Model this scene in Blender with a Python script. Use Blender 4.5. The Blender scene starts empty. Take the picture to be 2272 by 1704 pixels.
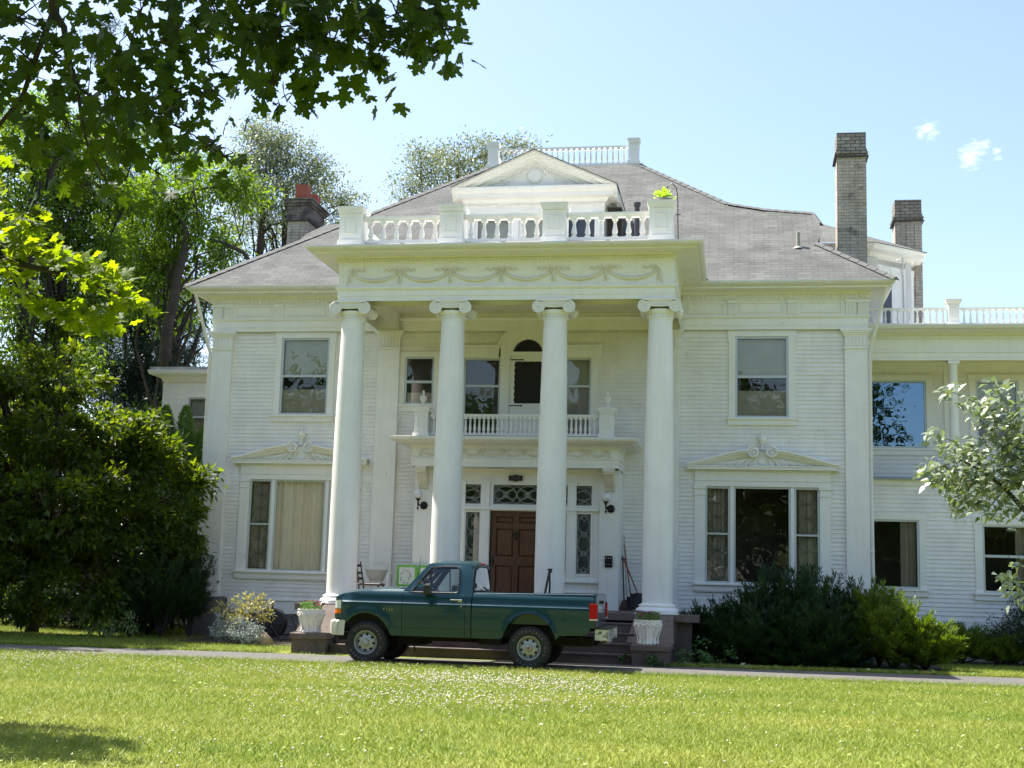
import bpy, math, random
import numpy as np
from mathutils import Vector, Matrix
R = math.radians
sc = bpy.context.scene
rng = np.random.default_rng(7)
random.seed(7)
# ------------------------------------------------------------------ camera
yaw, pitch, roll = -0.17067, 0.14838, 0.02791
cy, sy, cp, sp = math.cos(yaw), math.sin(yaw), math.cos(pitch), math.sin(pitch)
fw = Vector((sy*cp, cy*cp, sp)); rt = Vector((cy, -sy, 0)); up = rt.cross(fw)
cr, sr = math.cos(roll), math.sin(roll)
rt2 = cr*rt + sr*up; up2 = -sr*rt + cr*up
CAMP = Vector((4.99906, -27.75403, 1.51236)); FPX = 2934.46
cam = bpy.data.objects.new('camera', bpy.data.cameras.new('camera'))
sc.collection.objects.link(cam)
cam.matrix_world = Matrix(((rt2.x, up2.x, -fw.x, CAMP.x), (rt2.y, up2.y, -fw.y, CAMP.y), (rt2.z, up2.z, -fw.z, CAMP.z), (0, 0, 0, 1)))
cam.data.sensor_width = 36; cam.data.lens = FPX/2272*36
cam.data.clip_start = 0.1; cam.data.clip_end = 3000
sc.camera = cam
# ------------------------------------------------------------------ sky, sun, exposure
SUN_EL, SUN_AZ = R(60), R(-70)          # azimuth from +Y towards +X
sund = Vector((math.sin(SUN_AZ)*math.cos(SUN_EL), math.cos(SUN_AZ)*math.cos(SUN_EL), math.sin(SUN_EL)))
w = bpy.data.worlds.new('World'); sc.world = w; w.use_nodes = True
nt = w.node_tree; nt.nodes.clear()
out = nt.nodes.new('ShaderNodeOutputWorld'); bg = nt.nodes.new('ShaderNodeBackground')
sky = nt.nodes.new('ShaderNodeTexSky'); sky.sky_type = 'NISHITA'; sky.sun_disc = False
sky.sun_elevation = SUN_EL; sky.sun_rotation = SUN_AZ; sky.altitude = 600; sky.air_density = 1.0; sky.dust_density = 2.8; sky.ozone_density = .7
bg.inputs['Strength'].default_value = 0.118
def pxdir(x, y):
    v = fw + rt2*((x-1136)/FPX) - up2*((y-852)/FPX); return v.normalized()
# thin wisps of cloud high above the right of the house (directions in the sky itself)
tc = nt.nodes.new('ShaderNodeTexCoord')
def N(t, **k):
    n = nt.nodes.new(t)
    for a, b in k.items(): setattr(n, a, b)
    return n
nz = N('ShaderNodeTexNoise'); nz.inputs['Scale'].default_value = 75; nz.inputs['Detail'].default_value = 7; nz.inputs['Roughness'].default_value = .62
wm = N('ShaderNodeMapping'); wm.inputs['Scale'].default_value = (1, 1, 1.9); wm.inputs['Rotation'].default_value = (0, .5, 0); nt.links.new(tc.outputs['Generated'], wm.inputs[0]); nt.links.new(wm.outputs[0], nz.inputs['Vector']); nz.inputs['Distortion'].default_value = .6
acc = None
for (x, y, rad, k) in [(2062, 286, .0115, 1.0), (2040, 300, .008, .9), (2155, 350, .0145, 1.0), (2212, 338, .007, .75), (2190, 325, .008, .5)]:
    d = pxdir(x, y)
    dot = N('ShaderNodeVectorMath', operation='DISTANCE'); nt.links.new(tc.outputs['Generated'], dot.inputs[0]); dot.inputs[1].default_value = d
    mr = N('ShaderNodeMapRange'); mr.inputs['From Min'].default_value = rad; mr.inputs['From Max'].default_value = 0; mr.inputs['To Max'].default_value = k
    nt.links.new(dot.outputs['Value'], mr.inputs['Value'])
    if acc is None: acc = mr.outputs[0]
    else:
        m = N('ShaderNodeMath', operation='MAXIMUM'); nt.links.new(acc, m.inputs[0]); nt.links.new(mr.outputs[0], m.inputs[1]); acc = m.outputs[0]
n2_ = N('ShaderNodeMath', operation='MULTIPLY'); nt.links.new(nz.outputs['Fac'], n2_.inputs[0]); n2_.inputs[1].default_value = 2.2
ad = N('ShaderNodeMath', operation='MULTIPLY_ADD'); nt.links.new(acc, ad.inputs[0]); ad.inputs[1].default_value = .75; nt.links.new(n2_.outputs[0], ad.inputs[2])
mr = N('ShaderNodeMapRange'); mr.inputs['From Min'].default_value = 1.36; mr.inputs['From Max'].default_value = 2.25; mr.inputs['To Max'].default_value = .5
nt.links.new(ad.outputs[0], mr.inputs['Value'])
mx = N('ShaderNodeMix', data_type='RGBA'); gm = N('ShaderNodeMath', operation='MULTIPLY'); gt = N('ShaderNodeMath', operation='GREATER_THAN'); nt.links.new(acc, gt.inputs[0]); gt.inputs[1].default_value = .02; nt.links.new(gt.outputs[0], gm.inputs[0]); nt.links.new(mr.outputs[0], gm.inputs[1]); nt.links.new(gm.outputs[0], mx.inputs['Factor']); nt.links.new(sky.outputs[0], mx.inputs['A'])
mx.inputs['B'].default_value = (9, 9.2, 9.4, 1)
nt.links.new(mx.outputs['Result'], bg.inputs['Color']); nt.links.new(bg.outputs[0], out.inputs[0])
sl = bpy.data.lights.new('sun', 'SUN'); sl.energy = 5.0; sl.angle = R(.53); sl.color = (1, .955, .87)
so = bpy.data.objects.new('sun', sl); sc.collection.objects.link(so)
so.rotation_euler = sund.to_track_quat('Z', 'Y').to_euler(); so.location = (-30, 10, 60)
vs = sc.view_settings; vs.view_transform = 'Standard'; vs.look = 'None'; vs.gamma = 1; vs.exposure = 1.34
sc.cycles.max_bounces = 8; sc.cycles.transparent_max_bounces = 24

# ------------------------------------------------------------------ materials
MATS = {}
def mat(name, col, rough=.6, metal=0, spec=.5, var=0, vscale=3, bump=0, bscale=20, dirt=None, coat=0, streak=0):
    """dirt = (colour, scale, threshold, amount)"""
    if name in MATS: return MATS[name]
    m = bpy.data.materials.new(name); m.use_nodes = True; t = m.node_tree; p = t.nodes['Principled BSDF']
    p.inputs['Roughness'].default_value = rough; p.inputs['Metallic'].default_value = metal
    p.inputs['Specular IOR Level'].default_value = spec; p.inputs['Base Color'].default_value = (*col, 1)
    if coat: p.inputs['Coat Weight'].default_value = coat; p.inputs['Coat Roughness'].default_value = .04
    co = t.nodes.new('ShaderNodeTexCoord'); src = None
    if var:
        n = t.nodes.new('ShaderNodeTexNoise'); n.inputs['Scale'].default_value = vscale; n.inputs['Detail'].default_value = 6
        t.links.new(co.outputs['Object'], n.inputs['Vector'])
        r = t.nodes.new('ShaderNodeMapRange'); r.inputs['To Min'].default_value = 1-var; r.inputs['To Max'].default_value = 1+var; r.inputs['From Min'].default_value = .25; r.inputs['From Max'].default_value = .75
        t.links.new(n.outputs['Fac'], r.inputs['Value'])
        x = t.nodes.new('ShaderNodeVectorMath'); x.operation = 'SCALE'; x.inputs[0].default_value = col; t.links.new(r.outputs[0], x.inputs['Scale']); src = x.outputs[0]
    if dirt:
        dc, ds, th, am = dirt
        n = t.nodes.new('ShaderNodeTexNoise'); n.inputs['Scale'].default_value = ds; n.inputs['Detail'].default_value = 9; n.inputs['Roughness'].default_value = .65
        t.links.new(co.outputs['Object'], n.inputs['Vector'])
        r = t.nodes.new('ShaderNodeMapRange'); r.inputs['From Min'].default_value = th; r.inputs['From Max'].default_value = th+.08; r.inputs['To Max'].default_value = am
        t.links.new(n.outputs['Fac'], r.inputs['Value'])
        x = t.nodes.new('ShaderNodeMix'); x.data_type = 'RGBA'; t.links.new(r.outputs[0], x.inputs['Factor'])
        if src: t.links.new(src, x.inputs['A'])
        else: x.inputs['A'].default_value = (*col, 1)
        x.inputs['B'].default_value = (*dc, 1); src = x.outputs['Result']
    if streak:                                                        # rain streaks: noise drawn out vertically
        mp = t.nodes.new('ShaderNodeMapping'); mp.inputs['Scale'].default_value = (9, 9, .55); t.links.new(co.outputs['Object'], mp.inputs[0])
        n = t.nodes.new('ShaderNodeTexNoise'); n.inputs['Scale'].default_value = 1; n.inputs['Detail'].default_value = 5; t.links.new(mp.outputs[0], n.inputs['Vector'])
        r = t.nodes.new('ShaderNodeMapRange'); r.inputs['From Min'].default_value = .52; r.inputs['From Max'].default_value = .78; r.inputs['To Max'].default_value = streak; t.links.new(n.outputs['Fac'], r.inputs['Value'])
        x = t.nodes.new('ShaderNodeMix'); x.data_type = 'RGBA'; t.links.new(r.outputs[0], x.inputs['Factor']); t.links.new(src, x.inputs['A']); x.inputs['B'].default_value = (.42, .38, .29, 1); src = x.outputs['Result']
    if src: t.links.new(src, p.inputs['Base Color'])
    if bump:
        n = t.nodes.new('ShaderNodeTexNoise'); n.inputs['Scale'].default_value = bscale; n.inputs['Detail'].default_value = 5
        t.links.new(co.outputs['Object'], n.inputs['Vector'])
        b = t.nodes.new('ShaderNodeBump'); b.inputs['Strength'].default_value = bump; b.inputs['Distance'].default_value = .02
        t.links.new(n.outputs['Fac'], b.inputs['Height']); t.links.new(b.outputs[0], p.inputs['Normal'])
    MATS[name] = m; return m
def brick(name, c1, c2, mortar, bw, rh, msize, rough=.85, bump=.5, uv='UV', stain=None, off=.5):
    m = bpy.data.materials.new(name); m.use_nodes = True; t = m.node_tree; p = t.nodes['Principled BSDF']
    p.inputs['Roughness'].default_value = rough; p.inputs['Specular IOR Level'].default_value = .25
    co = t.nodes.new('ShaderNodeTexCoord'); b = t.nodes.new('ShaderNodeTexBrick'); b.offset = off
    b.inputs['Color1'].default_value = (*c1, 1); b.inputs['Color2'].default_value = (*c2, 1); b.inputs['Mortar'].default_value = (*mortar, 1)
    b.inputs['Scale'].default_value = 1; b.inputs['Brick Width'].default_value = bw; b.inputs['Row Height'].default_value = rh
    b.inputs['Mortar Size'].default_value = msize; b.inputs['Mortar Smooth'].default_value = .2; b.inputs['Bias'].default_value = 0
    # waviness
    n = t.nodes.new('ShaderNodeTexNoise'); n.inputs['Scale'].default_value = 2.5; t.links.new(co.outputs[uv], n.inputs['Vector'])
    s = t.nodes.new('ShaderNodeVectorMath'); s.operation = 'MULTIPLY_ADD'; s.inputs[1].default_value = (.0, .02, 0); t.links.new(n.outputs['Color'], s.inputs[0]); t.links.new(co.outputs[uv], s.inputs[2])
    t.links.new(s.outputs[0], b.inputs['Vector'])
    n2 = t.nodes.new('ShaderNodeTexNoise'); n2.inputs['Scale'].default_value = 1.3; n2.inputs['Detail'].default_value = 8; t.links.new(co.outputs[uv], n2.inputs['Vector'])
    r = t.nodes.new('ShaderNodeMapRange'); r.inputs['To Min'].default_value = .8; r.inputs['To Max'].default_value = 1.2; r.inputs['From Min'].default_value = .3; r.inputs['From Max'].default_value = .7; t.links.new(n2.outputs['Fac'], r.inputs['Value'])
    x = t.nodes.new('ShaderNodeVectorMath'); x.operation = 'SCALE'; t.links.new(b.outputs['Color'], x.inputs[0]); t.links.new(r.outputs[0], x.inputs['Scale'])
    src = x.outputs[0]
    if stain:
        dc, th = stain
        n3 = t.nodes.new('ShaderNodeTexNoise'); n3.inputs['Scale'].default_value = 3; n3.inputs['Detail'].default_value = 8; t.links.new(co.outputs['Object'], n3.inputs['Vector'])
        r3 = t.nodes.new('ShaderNodeMapRange'); r3.inputs['From Min'].default_value = th; r3.inputs['From Max'].default_value = th+.12; r3.inputs['To Max'].default_value = .8; t.links.new(n3.outputs['Fac'], r3.inputs['Value'])
        xx = t.nodes.new('ShaderNodeMix'); xx.data_type = 'RGBA'; t.links.new(r3.outputs[0], xx.inputs['Factor']); t.links.new(src, xx.inputs['A']); xx.inputs['B'].default_value = (*dc, 1); src = xx.outputs['Result']
    t.links.new(src, p.inputs['Base Color'])
    bp = t.nodes.new('ShaderNodeBump'); bp.inputs['Strength'].default_value = bump; bp.inputs['Distance'].default_value = .012; bp.invert = True
    t.links.new(b.outputs['Fac'], bp.inputs['Height']); t.links.new(bp.outputs[0], p.inputs['Normal'])
    MATS[name] = m; return m
def glassmat(name, tint=(1, 1, 1), trans=.9, ior=1.5, rough=0.0, lo=.01, gt_=(1, 1, 1)):
    m = bpy.data.materials.new(name); m.use_nodes = True; t = m.node_tree; t.nodes.clear()
    o = t.nodes.new('ShaderNodeOutputMaterial'); mix = t.nodes.new('ShaderNodeMixShader'); g = t.nodes.new('ShaderNodeBsdfGlossy'); tr = t.nodes.new('ShaderNodeBsdfTransparent')
    fr = t.nodes.new('ShaderNodeFresnel'); fr.inputs['IOR'].default_value = ior
    mr = t.nodes.new('ShaderNodeMapRange'); mr.inputs['To Min'].default_value = lo; mr.inputs['To Max'].default_value = 1; t.links.new(fr.outputs[0], mr.inputs['Value'])
    tr.inputs['Color'].default_value = (tint[0]*trans, tint[1]*trans, tint[2]*trans, 1); g.inputs['Roughness'].default_value = rough; g.inputs['Color'].default_value = (*gt_, 1)
    n = t.nodes.new('ShaderNodeTexNoise'); n.inputs['Scale'].default_value = 1.6; co = t.nodes.new('ShaderNodeTexCoord'); t.links.new(co.outputs['Object'], n.inputs['Vector'])
    bp = t.nodes.new('ShaderNodeBump'); bp.inputs['Strength'].default_value = .12; bp.inputs['Distance'].default_value = .02; t.links.new(n.outputs['Fac'], bp.inputs['Height']); t.links.new(bp.outputs[0], g.inputs['Normal'])
    t.links.new(mr.outputs[0], mix.inputs[0]); t.links.new(tr.outputs[0], mix.inputs[1]); t.links.new(g.outputs[0], mix.inputs[2]); t.links.new(mix.outputs[0], o.inputs[0])
    MATS[name] = m; return m
def leafmat(name, c1, c2, trans=.35, rough=.45, tcol=None, spec=.5):
    m = bpy.data.materials.new(name); m.use_nodes = True; t = m.node_tree; p = t.nodes['Principled BSDF']
    g = t.nodes.new('ShaderNodeNewGeometry'); ra = t.nodes.new('ShaderNodeMix'); ra.data_type = 'RGBA'
    t.links.new(g.outputs['Random Per Island'], ra.inputs['Factor']); ra.inputs['A'].default_value = (*c1, 1); ra.inputs['B'].default_value = (*c2, 1)
    p.inputs['Roughness'].default_value = rough; p.inputs['Specular IOR Level'].default_value = spec
    t.links.new(ra.outputs['Result'], p.inputs['Base Color'])
    tl = t.nodes.new('ShaderNodeBsdfTranslucent'); sc_ = t.nodes.new('ShaderNodeVectorMath'); sc_.operation = 'MULTIPLY'; sc_.inputs[1].default_value = tcol or (1.7, 1.9, .7)
    t.links.new(ra.outputs['Result'], sc_.inputs[0]); t.links.new(sc_.outputs[0], tl.inputs['Color'])
    mix = t.nodes.new('ShaderNodeMixShader'); mix.inputs[0].default_value = trans
    o = t.nodes['Material Output']; t.links.new(p.outputs[0], mix.inputs[1]); t.links.new(tl.outputs[0], mix.inputs[2]); t.links.new(mix.outputs[0], o.inputs[0])
    MATS[name] = m; return m
DIRT = (.30, .27, .21)
PAINT = mat('white_paint', (.81, .79, .745), .55, var=.06, vscale=1.7, bump=.15, bscale=35, dirt=((.45, .41, .32), 5.5, .665, .55), streak=0.1254)
SIDING = mat('siding_paint', (.79, .765, .715), .6, var=.09, vscale=2.2, bump=.2, bscale=30, dirt=((.34, .29, .22), 9.0, .635, .55), streak=0.132)
TRIM = mat('trim_paint', (.81, .79, .735), .5, var=.04, vscale=2.5, bump=.1, bscale=40, dirt=((.34, .28, .18), 8.0, .655, .6), streak=0.1485)
EAVE = mat('soffit_paint', (.75, .70, .58), .6, var=.08, vscale=1.8, dirt=((.22, .17, .10), 9.0, .62, .8), streak=0.165)
CREASE = mat('dark_joint', (.10, .09, .08), .9)
METAL_GREY = mat('storm_frame_metal', (.50, .53, .54), .4, metal=.3, var=.05)
GUTTER = mat('gutter_paint', (.72, .70, .66), .4, var=.06, dirt=((.35, .31, .25), 6, .64, .5))
SHINGLE = brick('roof_shingle', (.104, .106, .100), (.136, .138, .129), (.066, .066, .065), .36, .145, .006, rough=.95, bump=.6, off=.37)
CAPSH = mat('roof_cap_shingle', (.115, .116, .109), .95, var=.15, vscale=6)
BRICK = brick('cream_brick', (.47, .42, .36), (.37, .33, .28), (.17, .15, .13), .24, .082, .005, stain=((.10, .09, .08), .62), bump=.6)
STONE = mat('porch_stone', (.135, .102, .084), .9, var=.25, vscale=3, bump=.5, bscale=25, dirt=((.075, .07, .06), 3, .56, .8))
SOOT = brick('sooty_brick', (.20, .18, .16), (.12, .11, .10), (.05, .045, .04), .24, .082, .006, stain=((.04, .036, .033), .5), bump=.6)
STONE2 = mat('grey_stone', (.17, .16, .15), .9, var=.3, vscale=2, bump=.6, bscale=14, dirt=((.28, .13, .08), 2.2, .60, .6))
STEPM = mat('step_stone', (.105, .08, .068), .9, var=.25, vscale=4, bump=.4, bscale=30)
GLASS = glassmat('window_glass', (1, .985, .95), .96, ior=1.42)
GLASSD = glassmat('wavy_window_glass', (.9, .97, .95), .7, ior=1.55)
GLASSB = glassmat('reflective_double_glass', (.8, .85, .9), .8, lo=.15, gt_=(.5, .75, 1))  # blue of the reflected sky is put into the gloss colour
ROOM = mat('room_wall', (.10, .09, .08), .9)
IRON = mat('black_iron', (.02, .02, .022), .45, metal=.6)
LEADL = mat('bright_lead_came', (.45, .45, .42), .4, metal=.2)
LEAD = mat('lead_came', (.16, .16, .15), .4, metal=.8)
SHADE = mat('roller_shade', (.42, .46, .41), .8, var=.1)
DRAPE = mat('window_drape', (.92, .88, .78), .8, var=.06, vscale=4)
DRAPE2 = mat('grey_drape', (.40, .38, .33), .8, var=.06)
SCREEN = mat('insect_screen', (.36, .345, .34), .7)

# ------------------------------------------------------------------ mesh helpers
BASE = {}
class MB:
    def __init__(s): s.v = []; s.f = []; s.uv = None
    def add(s, vs, fs):
        o = len(s.v); s.v += [tuple(map(float, p)) for p in vs]; s.f += [tuple(i+o for i in f) for f in fs]; return s
    def box(s, x0, x1, y0, y1, z0, z1):
        x0, x1 = min(x0, x1), max(x0, x1); y0, y1 = min(y0, y1), max(y0, y1); z0, z1 = min(z0, z1), max(z0, z1)
        return s.add([(x0,y0,z0),(x1,y0,z0),(x1,y1,z0),(x0,y1,z0),(x0,y0,z1),(x1,y0,z1),(x1,y1,z1),(x0,y1,z1)],
                     [(0,3,2,1),(4,5,6,7),(0,1,5,4),(1,2,6,5),(2,3,7,6),(3,0,4,7)])
    def cbox(s, c, d, e=.006):   # small bevelled-look box as 3 stacked slabs
        x, y, z = c; a, b, h = d[0]/2, d[1]/2, d[2]/2
        return s.frustum([(x-a+e,y-b+e),(x+a-e,y-b+e),(x+a-e,y+b-e),(x-a+e,y+b-e)], z-h, [(x-a,y-b),(x+a,y-b),(x+a,y+b),(x-a,y+b)], z-h+e).frustum(
            [(x-a,y-b),(x+a,y-b),(x+a,y+b),(x-a,y+b)], z-h+e, [(x-a,y-b),(x+a,y-b),(x+a,y+b),(x-a,y+b)], z+h-e).frustum(
            [(x-a,y-b),(x+a,y-b),(x+a,y+b),(x-a,y+b)], z+h-e, [(x-a+e,y-b+e),(x+a-e,y-b+e),(x+a-e,y+b-e),(x-a+e,y+b-e)], z+h)
    def frustum(s, p0, z0, p1, z1):
        n = len(p0); vs = [(x, y, z0) for x, y in p0]+[(x, y, z1) for x, y in p1]
        return s.add(vs, [tuple(reversed(range(n))), tuple(range(n, 2*n))]+[(i, (i+1) % n, n+(i+1) % n, n+i) for i in range(n)])
    def prism(s, poly, a, b, axis='y'):
        """polygon in the plane across `axis`, extruded from a to b"""
        n = len(poly)
        def P(u, v, w): return {'y': (u, w, v), 'x': (w, u, v), 'z': (u, v, w)}[axis]
        vs = [P(u, v, a) for u, v in poly]+[P(u, v, b) for u, v in poly]
        return s.add(vs, [tuple(range(n)), tuple(reversed(range(n, 2*n)))]+[(i, n+i, n+(i+1) % n, (i+1) % n) for i in range(n)])
    def lathe(s, prof, c=(0, 0, 0), n=20, axis='z', ell=1, cap=True):
        vs = []
        for r, h in prof:
            for i in range(n):
                a = 2*math.pi*i/n; u, v = r*math.cos(a), r*math.sin(a)*ell
                vs.append({'z': (c[0]+u, c[1]+v, c[2]+h), 'y': (c[0]+u, c[1]+h, c[2]+v), 'x': (c[0]+h, c[1]+u, c[2]+v)}[axis])
        m = len(prof); fs = []
        for j in range(m-1):
            for i in range(n):
                fs.append((j*n+i, j*n+(i+1) % n, (j+1)*n+(i+1) % n, (j+1)*n+i))
        if cap: fs.append(tuple(reversed(range(n)))); fs.append(tuple(range((m-1)*n, m*n)))
        return s.add(vs, fs)
    def tube(s, pts, rad, n=8, cap=True):
        pts = [Vector(p) for p in pts]; m = len(pts)
        if not hasattr(rad, '__len__'): rad = [rad]*m
        prev = None; vs = []
        for k, p in enumerate(pts):
            t = (pts[min(k+1, m-1)]-pts[max(k-1, 0)])
            t = t.normalized() if t.length > 1e-9 else Vector((0, 0, 1))
            if prev is None:
                a = Vector((0, 0, 1)) if abs(t.z) < .9 else Vector((1, 0, 0)); u = t.cross(a).normalized()
            else:
                u = (prev - t*prev.dot(t)); u = u.normalized() if u.length > 1e-6 else t.orthogonal().normalized()
            prev = u; v = t.cross(u)
            for i in range(n):
                a = 2*math.pi*i/n; q = p+(u*math.cos(a)+v*math.sin(a))*rad[k]; vs.append(q)
        fs = [(j*n+i, j*n+(i+1) % n, (j+1)*n+(i+1) % n, (j+1)*n+i) for j in range(m-1) for i in range(n)]
        if cap: fs += [tuple(reversed(range(n))), tuple(range((m-1)*n, m*n))]
        return s.add(vs, fs)
    def ball(s, c, r, n=12, m=8, sz=1):
        prof = [(max(r*math.sin(math.pi*i/m), 1e-4), -r*sz*math.cos(math.pi*i/m)) for i in range(m+1)]
        return s.lathe(prof, c, n)
    def sweep(s, prof, path, closed=False):
        """profile (d outward, z) swept along an XY path with mitres; outward = right of travel direction"""
        P = [Vector((x, y)) for x, y in path]; n = len(P); vs = []
        for i, p in enumerate(P):
            d0 = (P[i]-P[i-1]).normalized() if (i > 0 or closed) else None
            d1 = (P[(i+1) % n]-P[i]).normalized() if (i < n-1 or closed) else None
            if d0 is None: d0 = d1
            if d1 is None: d1 = d0
            n0 = Vector((d0.y, -d0.x)); n1 = Vector((d1.y, -d1.x)); m = (n0+n1)/(1+n0.dot(n1))
            for d, z in prof: vs.append((p.x+m.x*d, p.y+m.y*d, z))
        k = len(prof); fs = []
        for i in range(n if closed else n-1):
            j = (i+1) % n
            for q in range(k-1): fs.append((i*k+q, j*k+q, j*k+q+1, i*k+q+1))
        if not closed: fs += [tuple(range(k)), tuple(reversed(range((n-1)*k, n*k)))]
        return s.add(vs, fs)
    def mesh(s, name, m, off=(0, 0, 0), smooth=False):
        me = bpy.data.meshes.new(name); vs = [(x-off[0], y-off[1], z-off[2]) for x, y, z in s.v]
        me.from_pydata(vs, [], s.f)
        if s.uv is not None:
            ul = me.uv_layers.new(name='UVMap'); ul.data.foreach_set('uv', [c for f in s.uv for q in f for c in q])
        if m: me.materials.append(m)
        if smooth:
            me.polygons.foreach_set('use_smooth', [True]*len(me.polygons))
            try: me.set_sharp_from_angle(angle=R(smooth if smooth > 1 else 40))
            except Exception: pass
        me.update(); return me
    def build(s, name, m, parent=None, smooth=False, **k):
        off = BASE.get(parent.name, (0, 0, 0)) if parent else k.get('origin', (0, 0, 0))
        o = bpy.data.objects.new(name, s.mesh(name, m, off, smooth)); sc.collection.objects.link(o)
        if parent: o.parent = parent; BASE[o.name] = off
        else: o.location = off; BASE[o.name] = off
        for a in ('label', 'category', 'group', 'kind'):
            if a in k: o[a] = k[a]
        return o
def uvquad(mb, pts, u, v, scale=1):
    """planar face with uv along the world vectors u and v"""
    if mb.uv is None: mb.uv = []
    mb.add(pts, [tuple(range(len(pts)))])
    u, v = Vector(u).normalized(), Vector(v).normalized()
    mb.uv.append([(Vector(p).dot(u)*scale, Vector(p).dot(v)*scale) for p in pts])
def uvbox(mb, x0, x1, y0, y1, z0, z1):
    uvquad(mb, [(x0,y0,z0),(x1,y0,z0),(x1,y0,z1),(x0,y0,z1)], (1,0,0), (0,0,1))
    uvquad(mb, [(x1,y0,z0),(x1,y1,z0),(x1,y1,z1),(x1,y0,z1)], (0,1,0), (0,0,1))
    uvquad(mb, [(x1,y1,z0),(x0,y1,z0),(x0,y1,z1),(x1,y1,z1)], (1,0,0), (0,0,1))
    uvquad(mb, [(x0,y1,z0),(x0,y0,z0),(x0,y0,z1),(x0,y1,z1)], (0,1,0), (0,0,1))
    uvquad(mb, [(x0,y0,z1),(x1,y0,z1),(x1,y1,z1),(x0,y1,z1)], (1,0,0), (0,1,0))
    uvquad(mb, [(x0,y1,z0),(x1,y1,z0),(x1,y0,z0),(x0,y0,z0)], (1,0,0), (0,1,0))
def thing(name, label, cat, loc=(0, 0, 0), group=None):
    o = bpy.data.objects.new(name, None); sc.collection.objects.link(o); o.empty_display_size = .2
    o.location = loc; BASE[o.name] = tuple(loc); o['label'] = label; o['category'] = cat
    if group: o['group'] = group
    return o
def place(name, me, parent, loc, base=None):
    """another object on shared mesh data, its own origin at world loc"""
    o = bpy.data.objects.new(name, me); sc.collection.objects.link(o); b = BASE.get(parent.name, (0, 0, 0))
    o.parent = parent; o.location = (loc[0]-b[0], loc[1]-b[1], loc[2]-b[2]); BASE[o.name] = tuple(loc); return o
def text_geo(txt, size, ext=.003):
    cu = bpy.data.curves.new('t', 'FONT'); cu.body = txt; cu.size = size; cu.extrude = ext; cu.align_x = 'CENTER'; cu.align_y = 'CENTER'; cu.resolution_u = 3
    o = bpy.data.objects.new('t', cu); sc.collection.objects.link(o); bpy.context.view_layer.update()
    me = bpy.data.meshes.new_from_object(o.evaluated_get(bpy.context.evaluated_depsgraph_get()))
    vs = [tuple(v.co) for v in me.vertices]; fs = [tuple(p.vertices) for p in me.polygons]
    bpy.data.objects.remove(o); bpy.data.curves.remove(cu); bpy.data.meshes.remove(me); return vs, fs
def npmesh(name, V, F, m, parent=None, smooth=False, **k):
    """V (n,3) float, F (m,k) int arrays"""
    me = bpy.data.meshes.new(name); V = np.asarray(V, np.float32); F = np.asarray(F, np.int32)
    off = np.array(BASE.get(parent.name, (0, 0, 0)) if parent else k.get('origin', (0, 0, 0)), np.float32)
    me.vertices.add(len(V)); me.vertices.foreach_set('co', (V-off).ravel())
    me.loops.add(F.size); me.loops.foreach_set('vertex_index', F.ravel())
    me.polygons.add(len(F)); me.polygons.foreach_set('loop_start', np.arange(len(F), dtype=np.int32)*F.shape[1])
    me.polygons.foreach_set('loop_total', np.full(len(F), F.shape[1], np.int32))
    me.materials.append(m); me.update(calc_edges=True)
    if smooth: me.polygons.foreach_set('use_smooth', np.ones(len(F), bool))
    o = bpy.data.objects.new(name, me); sc.collection.objects.link(o)
    if parent: o.parent = parent
    else: o.location = tuple(off)
    BASE[o.name] = tuple(off)
    for a in ('label', 'category', 'group', 'kind'):
        if a in k: o[a] = k[a]
    return o
# ================================================================== THE MANSION
H = thing('mansion', 'large white clapboard mansion with a four column portico, grey hipped roof and right hand wing', 'house', (0, 3.2, 0))
YW = 3.23                                   # outer face of the front siding
# ---- window openings in the front wall (x0,x1,z0,z1)
OPEN = [(-6.16, -4.93, 5.43, 7.37), (4.95, 6.17, 5.43, 7.37), (-6.80, -4.20, 1.61, 3.83), (4.26, 6.86, 1.61, 3.83),
        (-3.0, -2.26, 5.68, 6.90), (-1.53, -.60, 4.80, 6.86), (.66, 1.59, 4.80, 6.86), (-.37, .43, 4.72, 7.34)]
def clapboard(mb, x0, x1, y, z0, z1, opens=(), pitch=.098, lap=.018, axis='x'):
    """real lapped boards between x0..x1; axis 'x': faces -Y at y; axis 'y-'/'y+': wall along Y at x=y facing -X/+X"""
    n = int(round((z1-z0)/pitch)); h = (z1-z0)/n
    def P(u, d, z):
        if axis == 'x': return (u, y-d, z)
        if axis == 'y-': return (y-d, u, z)
        return (y+d, u, z)
    for i in range(n):
        a, b = z0+i*h, z0+(i+1)*h; segs = [(x0, x1)]
        for (o0, o1, p0, p1) in opens:
            if p0 < b-.03 and p1 > a+.03:
                new = []
                for s0, s1 in segs:
                    if o1 <= s0 or o0 >= s1: new.append((s0, s1)); continue
                    if o0 > s0: new.append((s0, o0))
                    if o1 < s1: new.append((o1, s1))
                segs = new
        for s0, s1 in segs:
            # butt joints, each board a touch different
            c = s0; L = []
            while c < s1-.01:
                e = min(s1, c+random.uniform(2.2, 4.8)); 
                if s1-e < .6: e = s1
                L.append((c, e)); c = e
            for c0, c1 in L:
                j = random.uniform(-.0025, .0025); q = .0015
                mb.add([P(c0+q, lap+j, a), P(c1-q, lap+j, a), P(c1-q, 0, b+.004), P(c0+q, 0, b+.004), P(c0+q, -.004, a), P(c1-q, -.004, a)],
                       [(0, 1, 2, 3), (4, 5, 1, 0)])
    return mb
wall = MB(); clapboard(wall, -7.45, 7.45, YW, .93, 7.52, OPEN)
wall.build('siding_wall', SIDING, H)
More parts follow.
